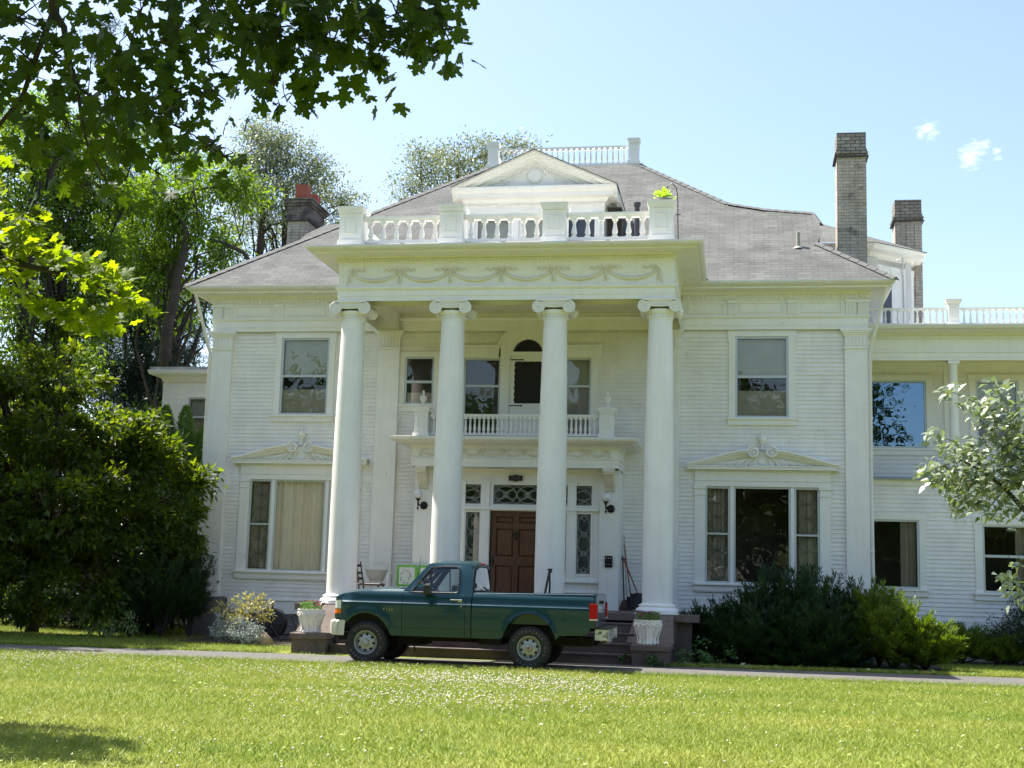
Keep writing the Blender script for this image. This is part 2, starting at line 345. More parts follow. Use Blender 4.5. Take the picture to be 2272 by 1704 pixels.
# plain backing (slightly behind the boards) with the same holes: piers
bk = MB()
def wall_with_holes(mb, x0, x1, y0, y1, z0, z1, opens):
    xs = sorted({x0, x1, *[o[0] for o in opens], *[o[1] for o in opens]})
    for a, b in zip(xs, xs[1:]):
        m = (a+b)/2; cuts = sorted([(o[2], o[3]) for o in opens if o[0] < m < o[1]]); z = z0
        for c0, c1 in cuts:
            if c0 > z: mb.box(a, b, y0, y1, z, c0)
            z = max(z, c1)
        if z < z1: mb.box(a, b, y0, y1, z, z1)
wall_with_holes(bk, -7.45, 7.45, YW+.012, YW+.20, .62, 8.3, OPEN)
bk.build('wall_core', SIDING, H)
# side and rear walls of the main block
sw = MB(); clapboard(sw, 3.7, 17.2, -7.93, .93, 7.52, axis='y-'); clapboard(sw, 3.7, 17.2, 7.93, .93, 7.52, axis='y+')
sw.box(-7.9, -7.75, 3.3, 17.2, .6, 8.4).box(7.75, 7.9, 3.3, 17.2, .6, 8.4).box(-7.9, 7.9, 17.2, 17.35, .6, 8.4)
sw.build('side_wall', SIDING, H)
# skirt and foundation
sk = MB().box(-7.2, 7.2, YW-.03, YW+.15, .60, .765).box(-7.2, 7.2, YW-.02, YW+.15, .768, .90).box(-7.2, 7.2, YW-.05, YW+.15, .903, .935)
sk.build('skirt_board', TRIM, H)
fo = MB().box(-7.25, 7.25, YW+.03, YW+.4, -.3, .60)
for x0, x1 in ((-8.04, -7.23), (7.23, 8.04)): fo.cbox(((x0+x1)/2, YW+.15, .35), (x1-x0, .62, 1.24), .02)
fo.box(-7.99, -7.8, 3.8, 17.3, -.3, .6).box(7.8, 7.99, 3.8, 17.3, -.3, .6).box(-7.8, 7.8, 17.1, 17.3, -.3, .6)
for x in (-6.75, -6.2, -5.6, -5.0, 4.6, 5.2, 5.9, 6.6):      # rough blocks
    fo.cbox((x, YW+.02, .2+.18*random.random()), (.5, .06, .24), .015)
fo.build('foundation', STONE2, H)
fc = MB().box(-4.95, -4.15, 1.9, YW, .1, .58); fc.build('areaway_wall', mat('bulkhead_concrete', (.30, .28, .26), .9, var=.15, bump=.3), H)
# ---- pilasters
def pilaster(x0, x1, y, z0=.95, zc=7.04, zt=7.50, ret=None, n=6):
    m = MB(); m.box(x0, x1, y, YW+.1, z0+.20, zc)
    m.box(x0-.05, x1+.05, y-.05, YW+.1, z0, z0+.12).box(x0-.03, x1+.03, y-.035, YW+.1, z0+.12, z0+.20)
    m.box(x0-.025, x1+.025, y-.03, YW+.1, zc, zc+.045)                     # astragal
    m.box(x0+.0, x1-.0, y-.004, YW+.1, zc+.045, zc+.29)
    w_ = (x1-x0)/(2*n+1)
    for i in range(n):                                                    # flutes: raised fillets
        m.box(x0+w_*(2*i+.5), x0+w_*(2*i+1.5), y-.028, y-.004, zc+.07, zc+.29)
    for k, (d, a, b) in enumerate([(.02, .29, .33), (.045, .33, .37), (.075, .37, .41), (.095, .41, zt-zc)]):
        m.box(x0-d, x1+d, y-d, YW+.1, zc+a, zc+b)
    m.build('pilaster', TRIM, H)
for s in (-1, 1):
    x0, x1 = sorted((s*7.96, s*7.44)); pilaster(x0, x1, 3.13)
    x0, x1 = sorted((s*3.66, s*3.12)); pilaster(x0, x1, 3.10)
# return of the corner pilasters along the sides
for a_, b_ in ((-7.965, -7.90), (7.90, 7.965)): MB().box(a_, b_, 3.31, 3.75, 1.1, 7.5).build('corner_return', TRIM, H)
# ---- main entablature
PM = [(0, 7.50), (0, 7.60), (.012, 7.60), (.012, 7.75), (.035, 7.775), (.055, 7.80), (.055, 7.83), (0, 7.832), (0, 8.19), (.03, 8.20), (.03, 8.215), (.02, 8.22), (.02, 8.31), (.05, 8.32), (.075, 8.36),
      (.11, 8.385), (.43, 8.40), (.43, 8.44), (.46, 8.445)]
pathM = [(-7.97, 17.4), (-7.97, 3.14), (7.97, 3.14), (7.97, 17.4)]
en = MB().sweep(PM+[(-.1, 8.5), (-.1, 7.5)], pathM)
def dentils(mb, p0, p1, d, z0, z1, pitch, w, dep):
    p0, p1 = Vector(p0), Vector(p1); L = (p1-p0).length; t = (p1-p0)/L; nn = Vector((t.y, -t.x)); n = int(L/pitch)
    for i in range(n):
        a = p0+t*((i+.5)*L/n-w/2)+nn*d; b = a+t*w; c = b+nn*dep; e = a+nn*dep
        mb.frustum([(a.x, a.y), (b.x, b.y), (c.x, c.y), (e.x, e.y)], z0, [(a.x, a.y), (b.x, b.y), (c.x, c.y), (e.x, e.y)], z1)
dentils(en, (-7.99, 3.12), (-3.7, 3.12), 0, 8.232, 8.312, .105, .06, .035); dentils(en, (3.7, 3.12), (7.99, 3.12), 0, 8.232, 8.312, .105, .06, .035)
dentils(en, (7.99, 3.12), (7.99, 8), 0, 8.232, 8.312, .105, .06, .035)
# frieze panels between fluted blocks
def fblock(x0, x1):
    en.box(x0, x1, 3.10, 3.14, 7.835, 8.185); k = max(3, int((x1-x0)/.055)); w_ = (x1-x0)/k
    en.box(x0-.02, x1+.02, 3.075, 3.14, 8.12, 8.19)
    for i in range(k): en.box(x0+w_*(i+.2), x0+w_*(i+.8), 3.082, 3.10, 7.85, 8.10)
for a, b in ((7.74, 7.99), (7.47, 7.70), (6.15, 6.36), (4.78, 4.97), (-7.99, -7.74), (-7.70, -7.47), (-6.37, -6.14), (-4.97, -4.76)): fblock(a, b)
def fpanel(x0, x1):
    for (a, b, c, d) in ((x0, x1, 7.90, 7.925), (x0, x1, 8.12, 8.145), (x0, x0+.025, 7.925, 8.12), (x1-.025, x1, 7.925, 8.12)): en.box(a, b, 3.112, 3.14, c, d)
for a, b in ((6.46, 7.38), (5.06, 6.06), (3.85, 4.68), (-7.38, -6.46), (-6.05, -5.06), (-4.68, -3.85)): fpanel(a, b)
en.build('entablature', TRIM, H)
gu = MB().sweep([(.44, 8.44), (.50, 8.455), (.555, 8.49), (.58, 8.53), (.58, 8.56), (.56, 8.56), (.54, 8.53), (.44, 8.53)], pathM)
for x in np.arange(-8.4, 8.5, 1.1):
    if abs(x) > 4.3: gu.box(x-.008, x+.008, 2.552, 2.62, 8.46, 8.565)
gu.build('gutter', GUTTER, H)
# ---- upper windows (front, plain sash with storm frame)
def glaz(w_, x0, x1, z0, z1, y, m=GLASS): MB().box(x0, x1, y, y+.006, z0, z1).build('pane', m, w_)
def window(x0, x1, z0, z1, y, rail=None, cas=.15, casbot=.17, ears=True, shade=None, lower=None, yw=YW, sill=True, drape=None, parent=H, depth=1.4, storm=True, head=None, gm=None):
    """x0..z1 = outer edge of the storm frame; y = wall face"""
    m = MB(); cy_ = y-.035
    hd = head if head else cas
    if cas:
        m.box(x0-cas, x0, cy_, y+.05, z0, z1).box(x1, x1+cas, cy_, y+.05, z0, z1).box(x0-cas-(.02 if ears else 0), x1+cas+(.02 if ears else 0), cy_-.006, y+.05, z1, z1+hd)
        if ears: m.box(x0-cas-.02, x0-cas, cy_-.006, y+.05, z1-.12, z1).box(x1+cas, x1+cas+.02, cy_-.006, y+.05, z1-.12, z1)
        if sill: m.box(x0-cas-.06, x1+cas+.06, cy_-.06, y+.06, z0-.045, z0).box(x0-cas-.02, x1+cas+.02, cy_-.02, y+.05, z0-casbot, z0-.045)
    wn = m.build('window', TRIM, parent)
    fr = .05; s = MB(); ys = y+.015
    s.box(x0, x0+fr, ys-.02, ys+.05, z0, z1).box(x1-fr, x1, ys-.02, ys+.05, z0, z1).box(x0+fr, x1-fr, ys-.02, ys+.05, z0, z0+fr).box(x0+fr, x1-fr, ys-.02, ys+.05, z1-fr, z1)
    if rail: s.box(x0+fr, x1-fr, ys-.01, ys+.045, rail-.03, rail+.03)
    s.build('storm_frame', METAL_GREY if storm else TRIM, wn)
    if rail:
        q = MB(); q.box(x0+fr, x1-fr, ys+.012, ys+.03, z0+fr+.35*(rail-z0), z0+fr+.35*(rail-z0)) if False else None
        glaz(wn, x0+fr, x1-fr, rail+.03, z1-fr, ys+.02); glaz(wn, x0+fr, x1-fr, z0+fr, rail-.03, ys+.03)
    else: glaz(wn, x0+fr, x1-fr, z0+fr, z1-fr, ys+.02, gm or GLASS)
    a, b = x0+fr, x1-fr
    if shade: MB().box(a, b, y+.12, y+.125, shade, z1-fr).box(a, b, y+.10, y+.14, shade-.02, shade).build('roller_shade', SHADE, wn)
    if lower:
        MB().box(a, b, y+.085, y+.09, z0+fr, lower).box(a, b, y+.075, y+.095, lower, lower+.025).build('insect_screen', SCREEN, wn)
    if drape:
        for (d0, d1, dm) in drape:
            g = []; n = int((d1-d0)/.012); 
            for i in range(n+1):
                u = d0+(d1-d0)*i/n; g.append((u, y+.20+.028*math.sin(u*46+1.2*math.sin(u*9))+.01*math.sin(u*111)))
            vs = [(p, q, z0+fr) for p, q in g]+[(p+(.0), q, z1-.03) for p, q in g]; k = len(g)
            MB().add(vs, [(i, i+1, k+i+1, k+i) for i in range(k-1)]).build('curtain', dm, wn, smooth=60)
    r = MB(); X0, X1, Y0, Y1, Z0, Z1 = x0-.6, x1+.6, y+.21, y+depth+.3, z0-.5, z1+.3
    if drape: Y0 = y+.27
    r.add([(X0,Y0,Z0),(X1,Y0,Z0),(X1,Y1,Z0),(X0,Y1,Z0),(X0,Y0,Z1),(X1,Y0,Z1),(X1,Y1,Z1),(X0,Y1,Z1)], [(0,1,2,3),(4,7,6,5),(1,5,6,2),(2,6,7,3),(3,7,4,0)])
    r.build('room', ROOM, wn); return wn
window(-6.16, -4.93, 5.43, 7.35, YW, 6.40, shade=6.42, lower=6.05)
window(4.95, 6.17, 5.43, 7.35, YW, 6.40, shade=6.44, lower=6.05)
window(-3.0, -2.26, 5.70, 6.88, YW, 6.26, cas=.12, ears=False, lower=5.98)
# palladian group above the balcony
wl = window(-1.53, -.62, 4.84, 6.84, YW, 6.16, cas=.0); wr = window(.68, 1.57, 4.84, 6.84, YW, 6.16, cas=0, shade=6.2, lower=6.1)
pg = MB(); yf = YW-.05
for a, b in ((-1.70, -1.53), (-.62, -.42), (.48, .68), (1.57, 1.74)):
    pg.box(a, b, yf, YW+.02, 4.72, 6.86).box(a-.015, b+.015, yf-.02, YW+.02, 6.60, 6.63).box(a-.02, b+.02, yf-.025, YW+.02, 6.82, 6.86)
cxm = .03; pg.box(-1.74, cxm-.66, yf-.02, YW+.02, 6.86, 7.08).box(cxm+.66, 1.80, yf-.02, YW+.02, 6.86, 7.08)
pg.box(-1.78, cxm-.70, yf-.06, YW+.02, 7.08, 7.15).box(cxm+.70, 1.84, yf-.06, YW+.02, 7.08, 7.15)
def arch(mb, cx, cz, r0, r1, y0, y1, a0=0, a1=180, n=28):
    vs = []
    for i in range(n+1):
        a = R(a0+(a1-a0)*i/n); c, s_ = math.cos(a), math.sin(a)
        vs += [(cx+r0*c, y0, cz+r0*s_), (cx+r1*c, y0, cz+r1*s_), (cx+r1*c, y1, cz+r1*s_), (cx+r0*c, y1, cz+r0*s_)]
    fs = [(4*i+k, 4*i+(k+1) % 4, 4*i+4+(k+1) % 4, 4*i+4+k) for i in range(n) for k in range(4)]
    fs += [(3, 2, 1, 0), tuple(4*n+k for k in range(4))]; mb.add(vs, fs)
arch(pg, cxm, 6.93, .42, .70, yf-.02, YW+.06); arch(pg, cxm, 6.93, .70, .765, yf-.055, YW+.02); arch(pg, cxm, 6.93, .37, .42, yf+.01, YW+.06)
pg.box(cxm-.70, cxm-.42, yf-.02, YW+.02, 6.86, 6.935).box(cxm+.42, cxm+.70, yf-.02, YW+.02, 6.86, 6.935)
pg.box(cxm-.42, cxm+.42, yf-.01, YW+.05, 6.90, 6.99)                        # transom bar
pg.box(-1.53, -.62, yf, YW+.02, 4.72, 4.83).box(.68, 1.57, yf, YW+.02, 4.72, 4.83)
pg.build('palladian_surround', TRIM, H)
lu = MB(); n = 24; lu.add([(cxm, YW+.03, 6.99)]+[(cxm+.37*math.cos(math.pi*i/n), YW+.03, 6.985+.35*math.sin(math.pi*i/n)) for i in range(n+1)], [(0, i+1, i+2) for i in range(n)])
lu.build('fanlight', GLASSD, H)
bd = MB(); yd = YW-.01                                                     # balcony storm door with scalloped screen
dx0, dx1 = -.37, .43
bd.box(dx0, dx1, yd, yd+.04, 4.74, 5.74).box(dx0, dx1, yd, yd+.04, 6.76, 6.90).box(dx0, dx0+.1, yd, yd+.04, 5.74, 6.76).box(dx1-.1, dx1, yd, yd+.04, 5.74, 6.76)
for zz in (4.95, 5.6): bd.box(dx0+.08, dx1-.08, yd-.006, yd, zz, zz+.012)
door2 = bd.build('balcony_door', TRIM, H)
scz = MB(); pts = []
sx0, sx1, sz0, sz1 = dx0+.10, dx1-.06, 5.76, 6.74
def scal(a, b, n, f, sgn):
    for i in range(n):
        for k in range(6):
            t = (i+k/6)/n; pts.append(f(a+(b-a)*t, sgn*.022*math.sin(math.pi*k/6)))
scal(sx0, sx1, 4, lambda u, d: (u, sz0-d), 1); scal(sz0, sz1, 7, lambda u, d: (sx1+d, u), 1); scal(sx1, sx0, 4, lambda u, d: (u, sz1+d), 1); scal(sz1, sz0, 7, lambda u, d: (sx0-d, u), 1)
scz.add([(u, yd-.008, v) for u, v in pts]+[((sx0+sx1)/2, yd-.008, (sz0+sz1)/2)], [(i, (i+1) % len(pts), len(pts)) for i in range(len(pts))])
scz.build('screen_panel', mat('black_screen', (.012, .010, .010), .8), door2)
for z in (6.80, 5.685): MB().box(dx0-.02, dx0+.26, yd-.014, yd-.002, z-.012, z+.012).prism([(dx0+.25, z-.025), (dx0+.31, z), (dx0+.25, z+.025)], yd-.014, yd-.002).build('strap_hinge', IRON, door2)
# ---- swan-neck windows either side of the portico
def tri_window(x0, x1, drapes, dark):
    """outer casing x0..x1"""
    c = (x0+x1)/2; m = MB(); y = YW; f = y-.05
    L = 'left'
    a, b = x0+.24, x1-.24
    m.box(x0, a, f, y+.05, 1.60, 3.68).box(b, x1, f, y+.05, 1.60, 3.68)                      # little pilasters
    for p, q in ((x0, a), (b, x1)): m.box(p-.02, q+.02, f-.02, y+.05, 3.62, 3.645).box(p-.025, q+.025, f-.03, y+.05, 3.77, 3.83).box(p, q, f, y+.05, 3.68, 3.77)
    m.box(x0, x1, f-.005, y+.05, 3.83, 3.95).box(x0, x1, f-.02, y+.05, 3.953, 4.17)
    m.box(x0-.05, x1+.05, f-.09, y+.05, 1.565, 1.60).box(x0-.02, x1+.02, f-.03, y+.05, 1.44, 1.562).box(x0+.03, x1-.03, f-.015, y+.05, 1.41, 1.437)
    s1, s2 = a+.575, b-.575                                                               # mullions
    m.box(s1, s1+.075, f+.02, y+.06, 1.60, 3.83).box(s2-.075, s2, f+.02, y+.06, 1.60, 3.83)
    wn = m.build('window', TRIM, H)
    # cornice shelf and swan-neck pediment
    p = MB(); p.sweep([(0, 4.17), (.03, 4.18), (.05, 4.205), (.16, 4.21), (.16, 4.26), (.18, 4.27), (.18, 4.295), (-.02, 4.30), (-.02, 4.17)], [(x0-.0, YW+.03), (x0-.0, f-.02), (x1+.0, f-.02), (x1+.0, YW+.03)])
    p.build('window_cornice', TRIM, wn)
    pd = MB(); prof = []
    for i in range(15):
        t = i/14; prof.append((t, .30*t**1.0*(.55+.45*t)+.10*math.sin(math.pi*t)*t))       # rising S curve
    hw = (x1-x0)/2+.18
    for s in (-1, 1):
        top = [(c+s*(hw-(hw-.30)*t), 4.30+z*1.05) for t, z in prof]
        # tympanum
        k = len(top); vs = [(u, f+.0, v-.02) for u, v in top]+[(u, f+.0, 4.30) for u, v in top]
        pd.add(vs, [(i, i+1, k+i+1, k+i) for i in range(k-1)])
        # raking moulding: three stacked strips
        for d0, d1, yy in ((-.02, .03, f-.24), (.03, .075, f-.19), (.075, .12, f-.12), (.12, .155, f-.06)):
            vs = []
            for i, (u, v) in enumerate(top):
                vs += [(u, yy, v+.04-d0), (u, yy, v+.04-d1), (u, f+.05, v+.04-d1), (u, f+.05, v+.04-d0)]
            pd.add(vs, [(4*i+q, 4*i+(q+1) % 4, 4*i+4+(q+1) % 4, 4*i+4+q) for i in range(k-1) for q in range(4)]+[(3, 2, 1, 0), tuple(4*(k-1)+q for q in range(4))])
        # scroll
        ux, uz = c+s*.20, 4.615; sp_ = []
        for i in range(44):
            a_ = i/43*R(640); rr_ = .135*(1-i/43*.80); sp_.append((ux+s*rr_*math.sin(a_), f-.17, uz+rr_*math.cos(a_)*1.0))
        pd.tube(sp_, [.034-.014*i/43 for i in range(44)], 8); pd.lathe([(.13, -.16), (.13, .0)], (ux, f+.01, uz), 20, 'y'); pd.ball((ux, f-.18, uz), .036, 10, 6)
        for j in range(7):                                                                # shell flutes
            u0 = c+s*(.09+.02*j); u1 = c+s*(.20+.185*j); tz = 4.30; 
            zz = 4.58-.028*j
            pd.tube([(u0+(u1-u0)*t, f-.012, zz-(zz-4.315)*(t**1.7)) for t in np.linspace(0.15, 1, 7)], [.020+.024*t for t in np.linspace(0, 1, 7)], 6)
    pd.add([(c-.32, f, 4.30), (c+.32, f, 4.30), (c+.32, f, 4.55), (c, f, 4.66), (c-.32, f, 4.55)], [(0, 1, 2, 3, 4)])
    pd.lathe([(.085, -.02), (.085, .01), (.001, .03)][::-1], (c, f-.01, 4.42), 16, 'y')
    pd.build('swan_neck_pediment', TRIM, wn, smooth=35)
    ur = MB().lathe([(.05, 0), (.05, .02), (.02, .05), (.022, .10), (.055, .15), (.092, .22), (.098, .26), (.09, .285), (.095, .30), (.06, .315), (.02, .34), (.014, .40), (.02, .42), (.012, .455), (.001, .47)], (c, f-.06, 4.68), 18)
    ur.build('urn', TRIM, wn, smooth=50)
    # sashes
    fr = MB()
    def frame(p, q, r, t, w_=.035, yy=y+.0):
        fr.box(p, p+w_, yy, yy+.05, r, t).box(q-w_, q, yy, yy+.05, r, t).box(p+w_, q-w_, yy, yy+.05, r, r+w_+.01).box(p+w_, q-w_, yy, yy+.05, t-w_, t)
    sides = ((a, s1), (s2, b))
    for p_, q_ in sides: frame(p_, q_, 1.60, 3.83, .05); fr.box(p_+.05, q_-.05, y+.005, y+.045, 2.72, 2.76)
    frame(s1+.075, s2-.075, 1.60, 3.83, .045)
    fr.build('sash', METAL_GREY, wn)
    for p_, q_ in sides:
        glaz(wn, p_+.05, q_-.05, 1.65, 2.72, y+.03); glaz(wn, p_+.05, q_-.05, 2.76, 3.79, y+.02)
        ld = MB(); xm = (p_+q_)/2; hw_ = (q_-p_)/2-.06; rr_ = .0045
        for zb, zt in ((1.68, 2.70), (2.80, 3.77)):
            h = (zt-zb)/3
            ld.tube([(xm-hw_, y+.05, zb), (xm-hw_, y+.05, zt)], rr_, 4).tube([(xm+hw_, y+.05, zb), (xm+hw_, y+.05, zt)], rr_, 4).tube([(xm-hw_, y+.05, zb), (xm+hw_, y+.05, zb)], rr_, 4).tube([(xm-hw_, y+.05, zt), (xm+hw_, y+.05, zt)], rr_, 4)
            for kk in range(4):
                zc = zb+h*kk
                for a0, a1 in ((0, 180), (180, 360)):
                    P_ = [(xm+hw_*math.cos(R(a)), y+.05, zc+h*.95*math.sin(R(a))) for a in np.linspace(a0, a1, 13)]
                    P_ = [p for p in P_ if zb-.001 <= p[2] <= zt+.001]
                    if len(P_) > 2: ld.tube(P_, rr_, 4)
                if 0 < kk < 3:
                    ld.tube([(xm-hw_, y+.05, zc), (xm+hw_, y+.05, zc)], rr_, 4)
                    ld.tube([(xm, y+.05, zc-h*.9), (xm, y+.05, zc+h*.9)], rr_, 4)
        ld.build('leaded_came', LEAD, wn)
    glaz(wn, s1+.12, s2-.12, 1.65, 3.79, y+.025)
    for (d0, d1, dm) in drapes:
        g = []; n = int((d1-d0)/.014)
        for i in range(n+1):
            u = d0+(d1-d0)*i/n; g.append((u, y+.16+.06*math.sin(u*29+1.5*math.sin(u*7))+.008*math.sin(u*97)))
        k = len(g); MB().add([(p_, q_, 1.62) for p_, q_ in g]+[(p_+.015*math.sin(p_*11), q_*.5+(y+.18)*.5, 3.82) for p_, q_ in g], [(i, i+1, k+i+1, k+i) for i in range(k-1)]).build('curtain', dm, wn, smooth=60)
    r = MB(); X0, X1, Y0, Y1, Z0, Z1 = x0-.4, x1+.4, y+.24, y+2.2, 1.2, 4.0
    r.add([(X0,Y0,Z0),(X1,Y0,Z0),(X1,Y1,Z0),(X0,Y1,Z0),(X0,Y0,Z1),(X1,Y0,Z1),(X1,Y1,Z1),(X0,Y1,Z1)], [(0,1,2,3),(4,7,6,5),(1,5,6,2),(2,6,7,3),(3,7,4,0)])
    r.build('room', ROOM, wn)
tri_window(-7.04, -3.97, [(-6.18, -4.80, DRAPE), (-6.80, -6.24, DRAPE2), (-4.8, -4.2, DRAPE2)], False)
tri_window(4.03, 7.10, [(4.27, 4.85, DRAPE2), (6.27, 6.86, DRAPE2)], True)
# ---- porch floor, steps, piers
ZP = .94
pf = MB().box(-4.25, 4.25, -.46, YW, .80, ZP).box(-4.1, 4.1, -.2, YW, -.2, .80); pf.build('porch_floor', STONE, H)
st = MB(); rise = ZP/5; tread = .355
for i in range(1, 5):
    yb = -.46-tread*i; z = ZP-rise*i
    st.box(-3.0, 3.0, yb, -.40-.0005*i, -.1, z-.03); st.box(-3.0+.001*i, 3.0-.001*i, yb-.025, yb+tread+.05, z-.03, z)
st.build('front_steps', STEPM, H)
for s in (-1, 1):
    q = MB(); xc = s*3.38
    q.frustum([(xc-.52, -1.35), (xc+.40, -1.35), (xc+.40, -.35), (xc-.52, -.35)], .395, [(xc-.40, -.62), (xc+.36, -.62), (xc+.36, -.35), (xc-.40, -.35)], .925)
    q.cbox((xc+.0, .1, .68), (.86, 1.0, .50), .015)
    q.cbox((xc, -1.35, .335), (.76, 1.56, .13), .02); q.box(xc-.35, xc+.35, -2.08, -.5, -.15, .27)
    q.build('stair_pier', STONE, H)
ce = MB().box(-3.2, 3.2, -.05, YW, 7.92, 7.96); ce.build('porch_ceiling', EAVE, H)
# ---- columns
prof = [(.315, 1.15), (.318, 1.9), (.315, 3.0), (.303, 4.4), (.28, 5.8), (.252, 7.08)]
sh = MB().lathe([(.335, 1.10), (.333, 1.125)]+prof+[(.262, 7.085), (.262, 7.12)], (0, 0, 0), 40).mesh('column_shaft', PAINT, (0, 0, ZP), 35)
bs = MB().box(-.44, .44, -.44, .44, .925, .955).lathe([(.43, .955), (.445, .985), (.445, 1.02), (.42, 1.055), (.385, 1.065), (.375, 1.075), (.37, 1.085), (.385, 1.095), (.385, 1.118), (.36, 1.13), (.33, 1.15)], (0, 0, 0), 40).mesh('column_base', PAINT, (0, 0, ZP), 40)
cp_ = MB(); cp_.lathe([(.25, 7.10), (.255, 7.20), (.27, 7.205), (.285, 7.23), (.30, 7.27), (.30, 7.30), (.24, 7.31)], (0, 0, 0), 32)
for k in range(20):
    a = 2*math.pi*k/20; cp_.ball((.262*math.cos(a), .262*math.sin(a), 7.16), .026, 8, 6, 1.25)
for sx in (-1, 1):
    cx = sx*.325
    cp_.lathe([(.135, -.33), (.125, -.30), (.10, -.12), (.092, 0), (.10, .12), (.125, .30), (.135, .33)], (cx, 0, 7.345), 24, 'y')
    for fy in (-1, 1):
        P_ = []
        for i in range(60):
            t = i/59; a = t*R(900); r_ = .128*(1-t)**.9+.012; P_.append((cx+sx*r_*math.sin(a)*-1*-1, fy*.338, 7.345+r_*math.cos(a)))
        cp_.tube(P_, [.014*(1-.5*i/59) for i in range(60)], 6); cp_.ball((cx, fy*.34, 7.345), .024, 8, 6)
for fy in (-1, 1):
    for zt, rr_ in ((7.452, .014), (7.425, .010), (7.395, .012)):
        cp_.tube([(x, fy*.33, zt-.05*math.cos(x/.33*math.pi/2)) for x in np.linspace(-.33, .33, 13)], rr_, 6)
    k = 13; xs = np.linspace(-.34, .34, k)
    vs = [(x, fy*.325, 7.47-.045*math.cos(x/.34*math.pi/2)) for x in xs]+[(x, fy*.325, 7.36-.03*math.cos(x/.34*math.pi/2)) for x in xs]
    cp_.add(vs, [(i, i+1, k+i+1, k+i) for i in range(k-1)])
cp_.box(-.30, .30, -.32, .32, 7.36, 7.45).box(-.33, .33, -.33, .33, 7.45, 7.475).box(-.355, .355, -.355, .355, 7.475, 7.512)
cpm = cp_.mesh('ionic_capital', PAINT, (0, 0, ZP), 40)
for i in range(4):
    x = -3.383+2.2554*i
    c = place('column', sh, H, (x, 0, ZP)); place('capital', cpm, c, (x, 0, ZP)); place('base', bs, c, (x, 0, ZP))
# ---- portico entablature
PP = [(0, 7.512), (0, 7.62), (.012, 7.62), (.012, 7.74), (.04, 7.76), (.06, 7.79), (.06, 7.825), (0, 7.83), (0, 8.34), (.03, 8.355), (.03, 8.38), (.02, 8.385), (.02, 8.45), (.055, 8.46), (.08, 8.48), (.47, 8.495), (.47, 8.52), (.49, 8.525)]
pathP = [(-3.68, 3.05), (-3.68, -.28), (3.68, -.28), (3.68, 3.05)]
pe = MB().sweep(PP+[(.49, 8.56), (-.54, 8.56), (-.54, 7.512)], pathP)
dentils(pe, (-3.70, 3.0), (-3.70, -.30), 0, 8.395, 8.448, .085, .05, .032); dentils(pe, (-3.70, -.30), (3.70, -.30), 0, 8.395, 8.448, .085, .05, .032); dentils(pe, (3.70, -.30), (3.70, 3.0), 0, 8.395, 8.448, .085, .05, .032)
pe.build('portico_entablature', TRIM, H)
pg2 = MB().sweep([(.48, 8.525), (.54, 8.53), (.59, 8.56), (.62, 8.60), (.62, 8.625), (.60, 8.625), (.47, 8.60)], [(-3.68, 2.7), (-3.68, -.28), (3.68, -.28), (3.68, 2.7)]); pg2.build('portico_gutter', GUTTER, H)
pr = MB(); pr.add([(-4.2, -.80, 8.60), (4.2, -.80, 8.60), (4.2, 3.0, 8.62), (-4.2, 3.0, 8.62), (-3.7, -.50, 8.725), (3.75, -.50, 8.725), (3.75, 5.2, 8.74), (-3.7, 5.2, 8.74)], [(0, 1, 5, 4), (1, 2, 6, 5), (3, 0, 4, 7), (4, 5, 6, 7)])
pr.build('portico_roof_deck', mat('pale_roof_membrane', (.62, .62, .60), .7, var=.1, dirt=((.25, .22, .2), 5, .6, .5)), H)
# festoons (swags, bows and ribbons) on a frieze
def festoon(mb, x0, x1, y, zt, zb, n, sc_=1):
    y -= .008*sc_
    w_ = (x1-x0)/n
    for i in range(n):
        a, b = x0+w_*i, x0+w_*(i+1)
        for dz, rr_ in ((0, .030*sc_), (.032*sc_, .017*sc_)):
            mb.tube([(a+(b-a)*t, y, zt+dz-(zt-zb)*(4*t*(1-t))**.8) for t in np.linspace(.03, .97, 15)], [rr_*(.4+.9*math.sin(math.pi*t)) for t in np.linspace(.03, .97, 15)], 6)
    for i in range(n+1):
        c = x0+w_*i
        mb.tube([(c, y-.004, zt+.03*sc_), (c-.02*sc_, y-.004, zt-.12*sc_), (c-.035*sc_, y-.004, zb-.04*sc_)], [.012*sc_, .014*sc_, .022*sc_], 5); mb.tube([(c+.01*sc_, y-.004, zt), (c+.03*sc_, y-.004, zb-.02*sc_)], [.015*sc_, .026*sc_], 5)
        for s in (-1, 1):
            if (i == 0 and s < 0) or (i == n and s > 0):
                mb.tube([(c+s*(.02+.05*t)*sc_+.02*math.sin(t*14)*sc_, y-.003, zt-(.02+.3*t)*sc_) for t in np.linspace(0, 1, 14)], .009*sc_, 5); continue
            mb.tube([(c+s*(.02+.10*math.sin(t*math.pi))*sc_, y-.004, zt+(.03+.055*math.sin(2*t*math.pi))*sc_) for t in np.linspace(0, 1, 10)], .016*sc_, 5)
            mb.tube([(c+s*(.06+.30*t)*sc_, y-.003, zt+(.035+.035*math.sin(t*16+1))*sc_) for t in np.linspace(0, 1, 22)], [(.017-.007*t)*sc_ for t in np.linspace(0, 1, 22)], 5)
    return mb
fs_ = MB(); festoon(fs_, -3.42, 3.36, -.290, 8.16, 7.95, 6); fs_.build('festoon_relief', EAVE, H, smooth=60)
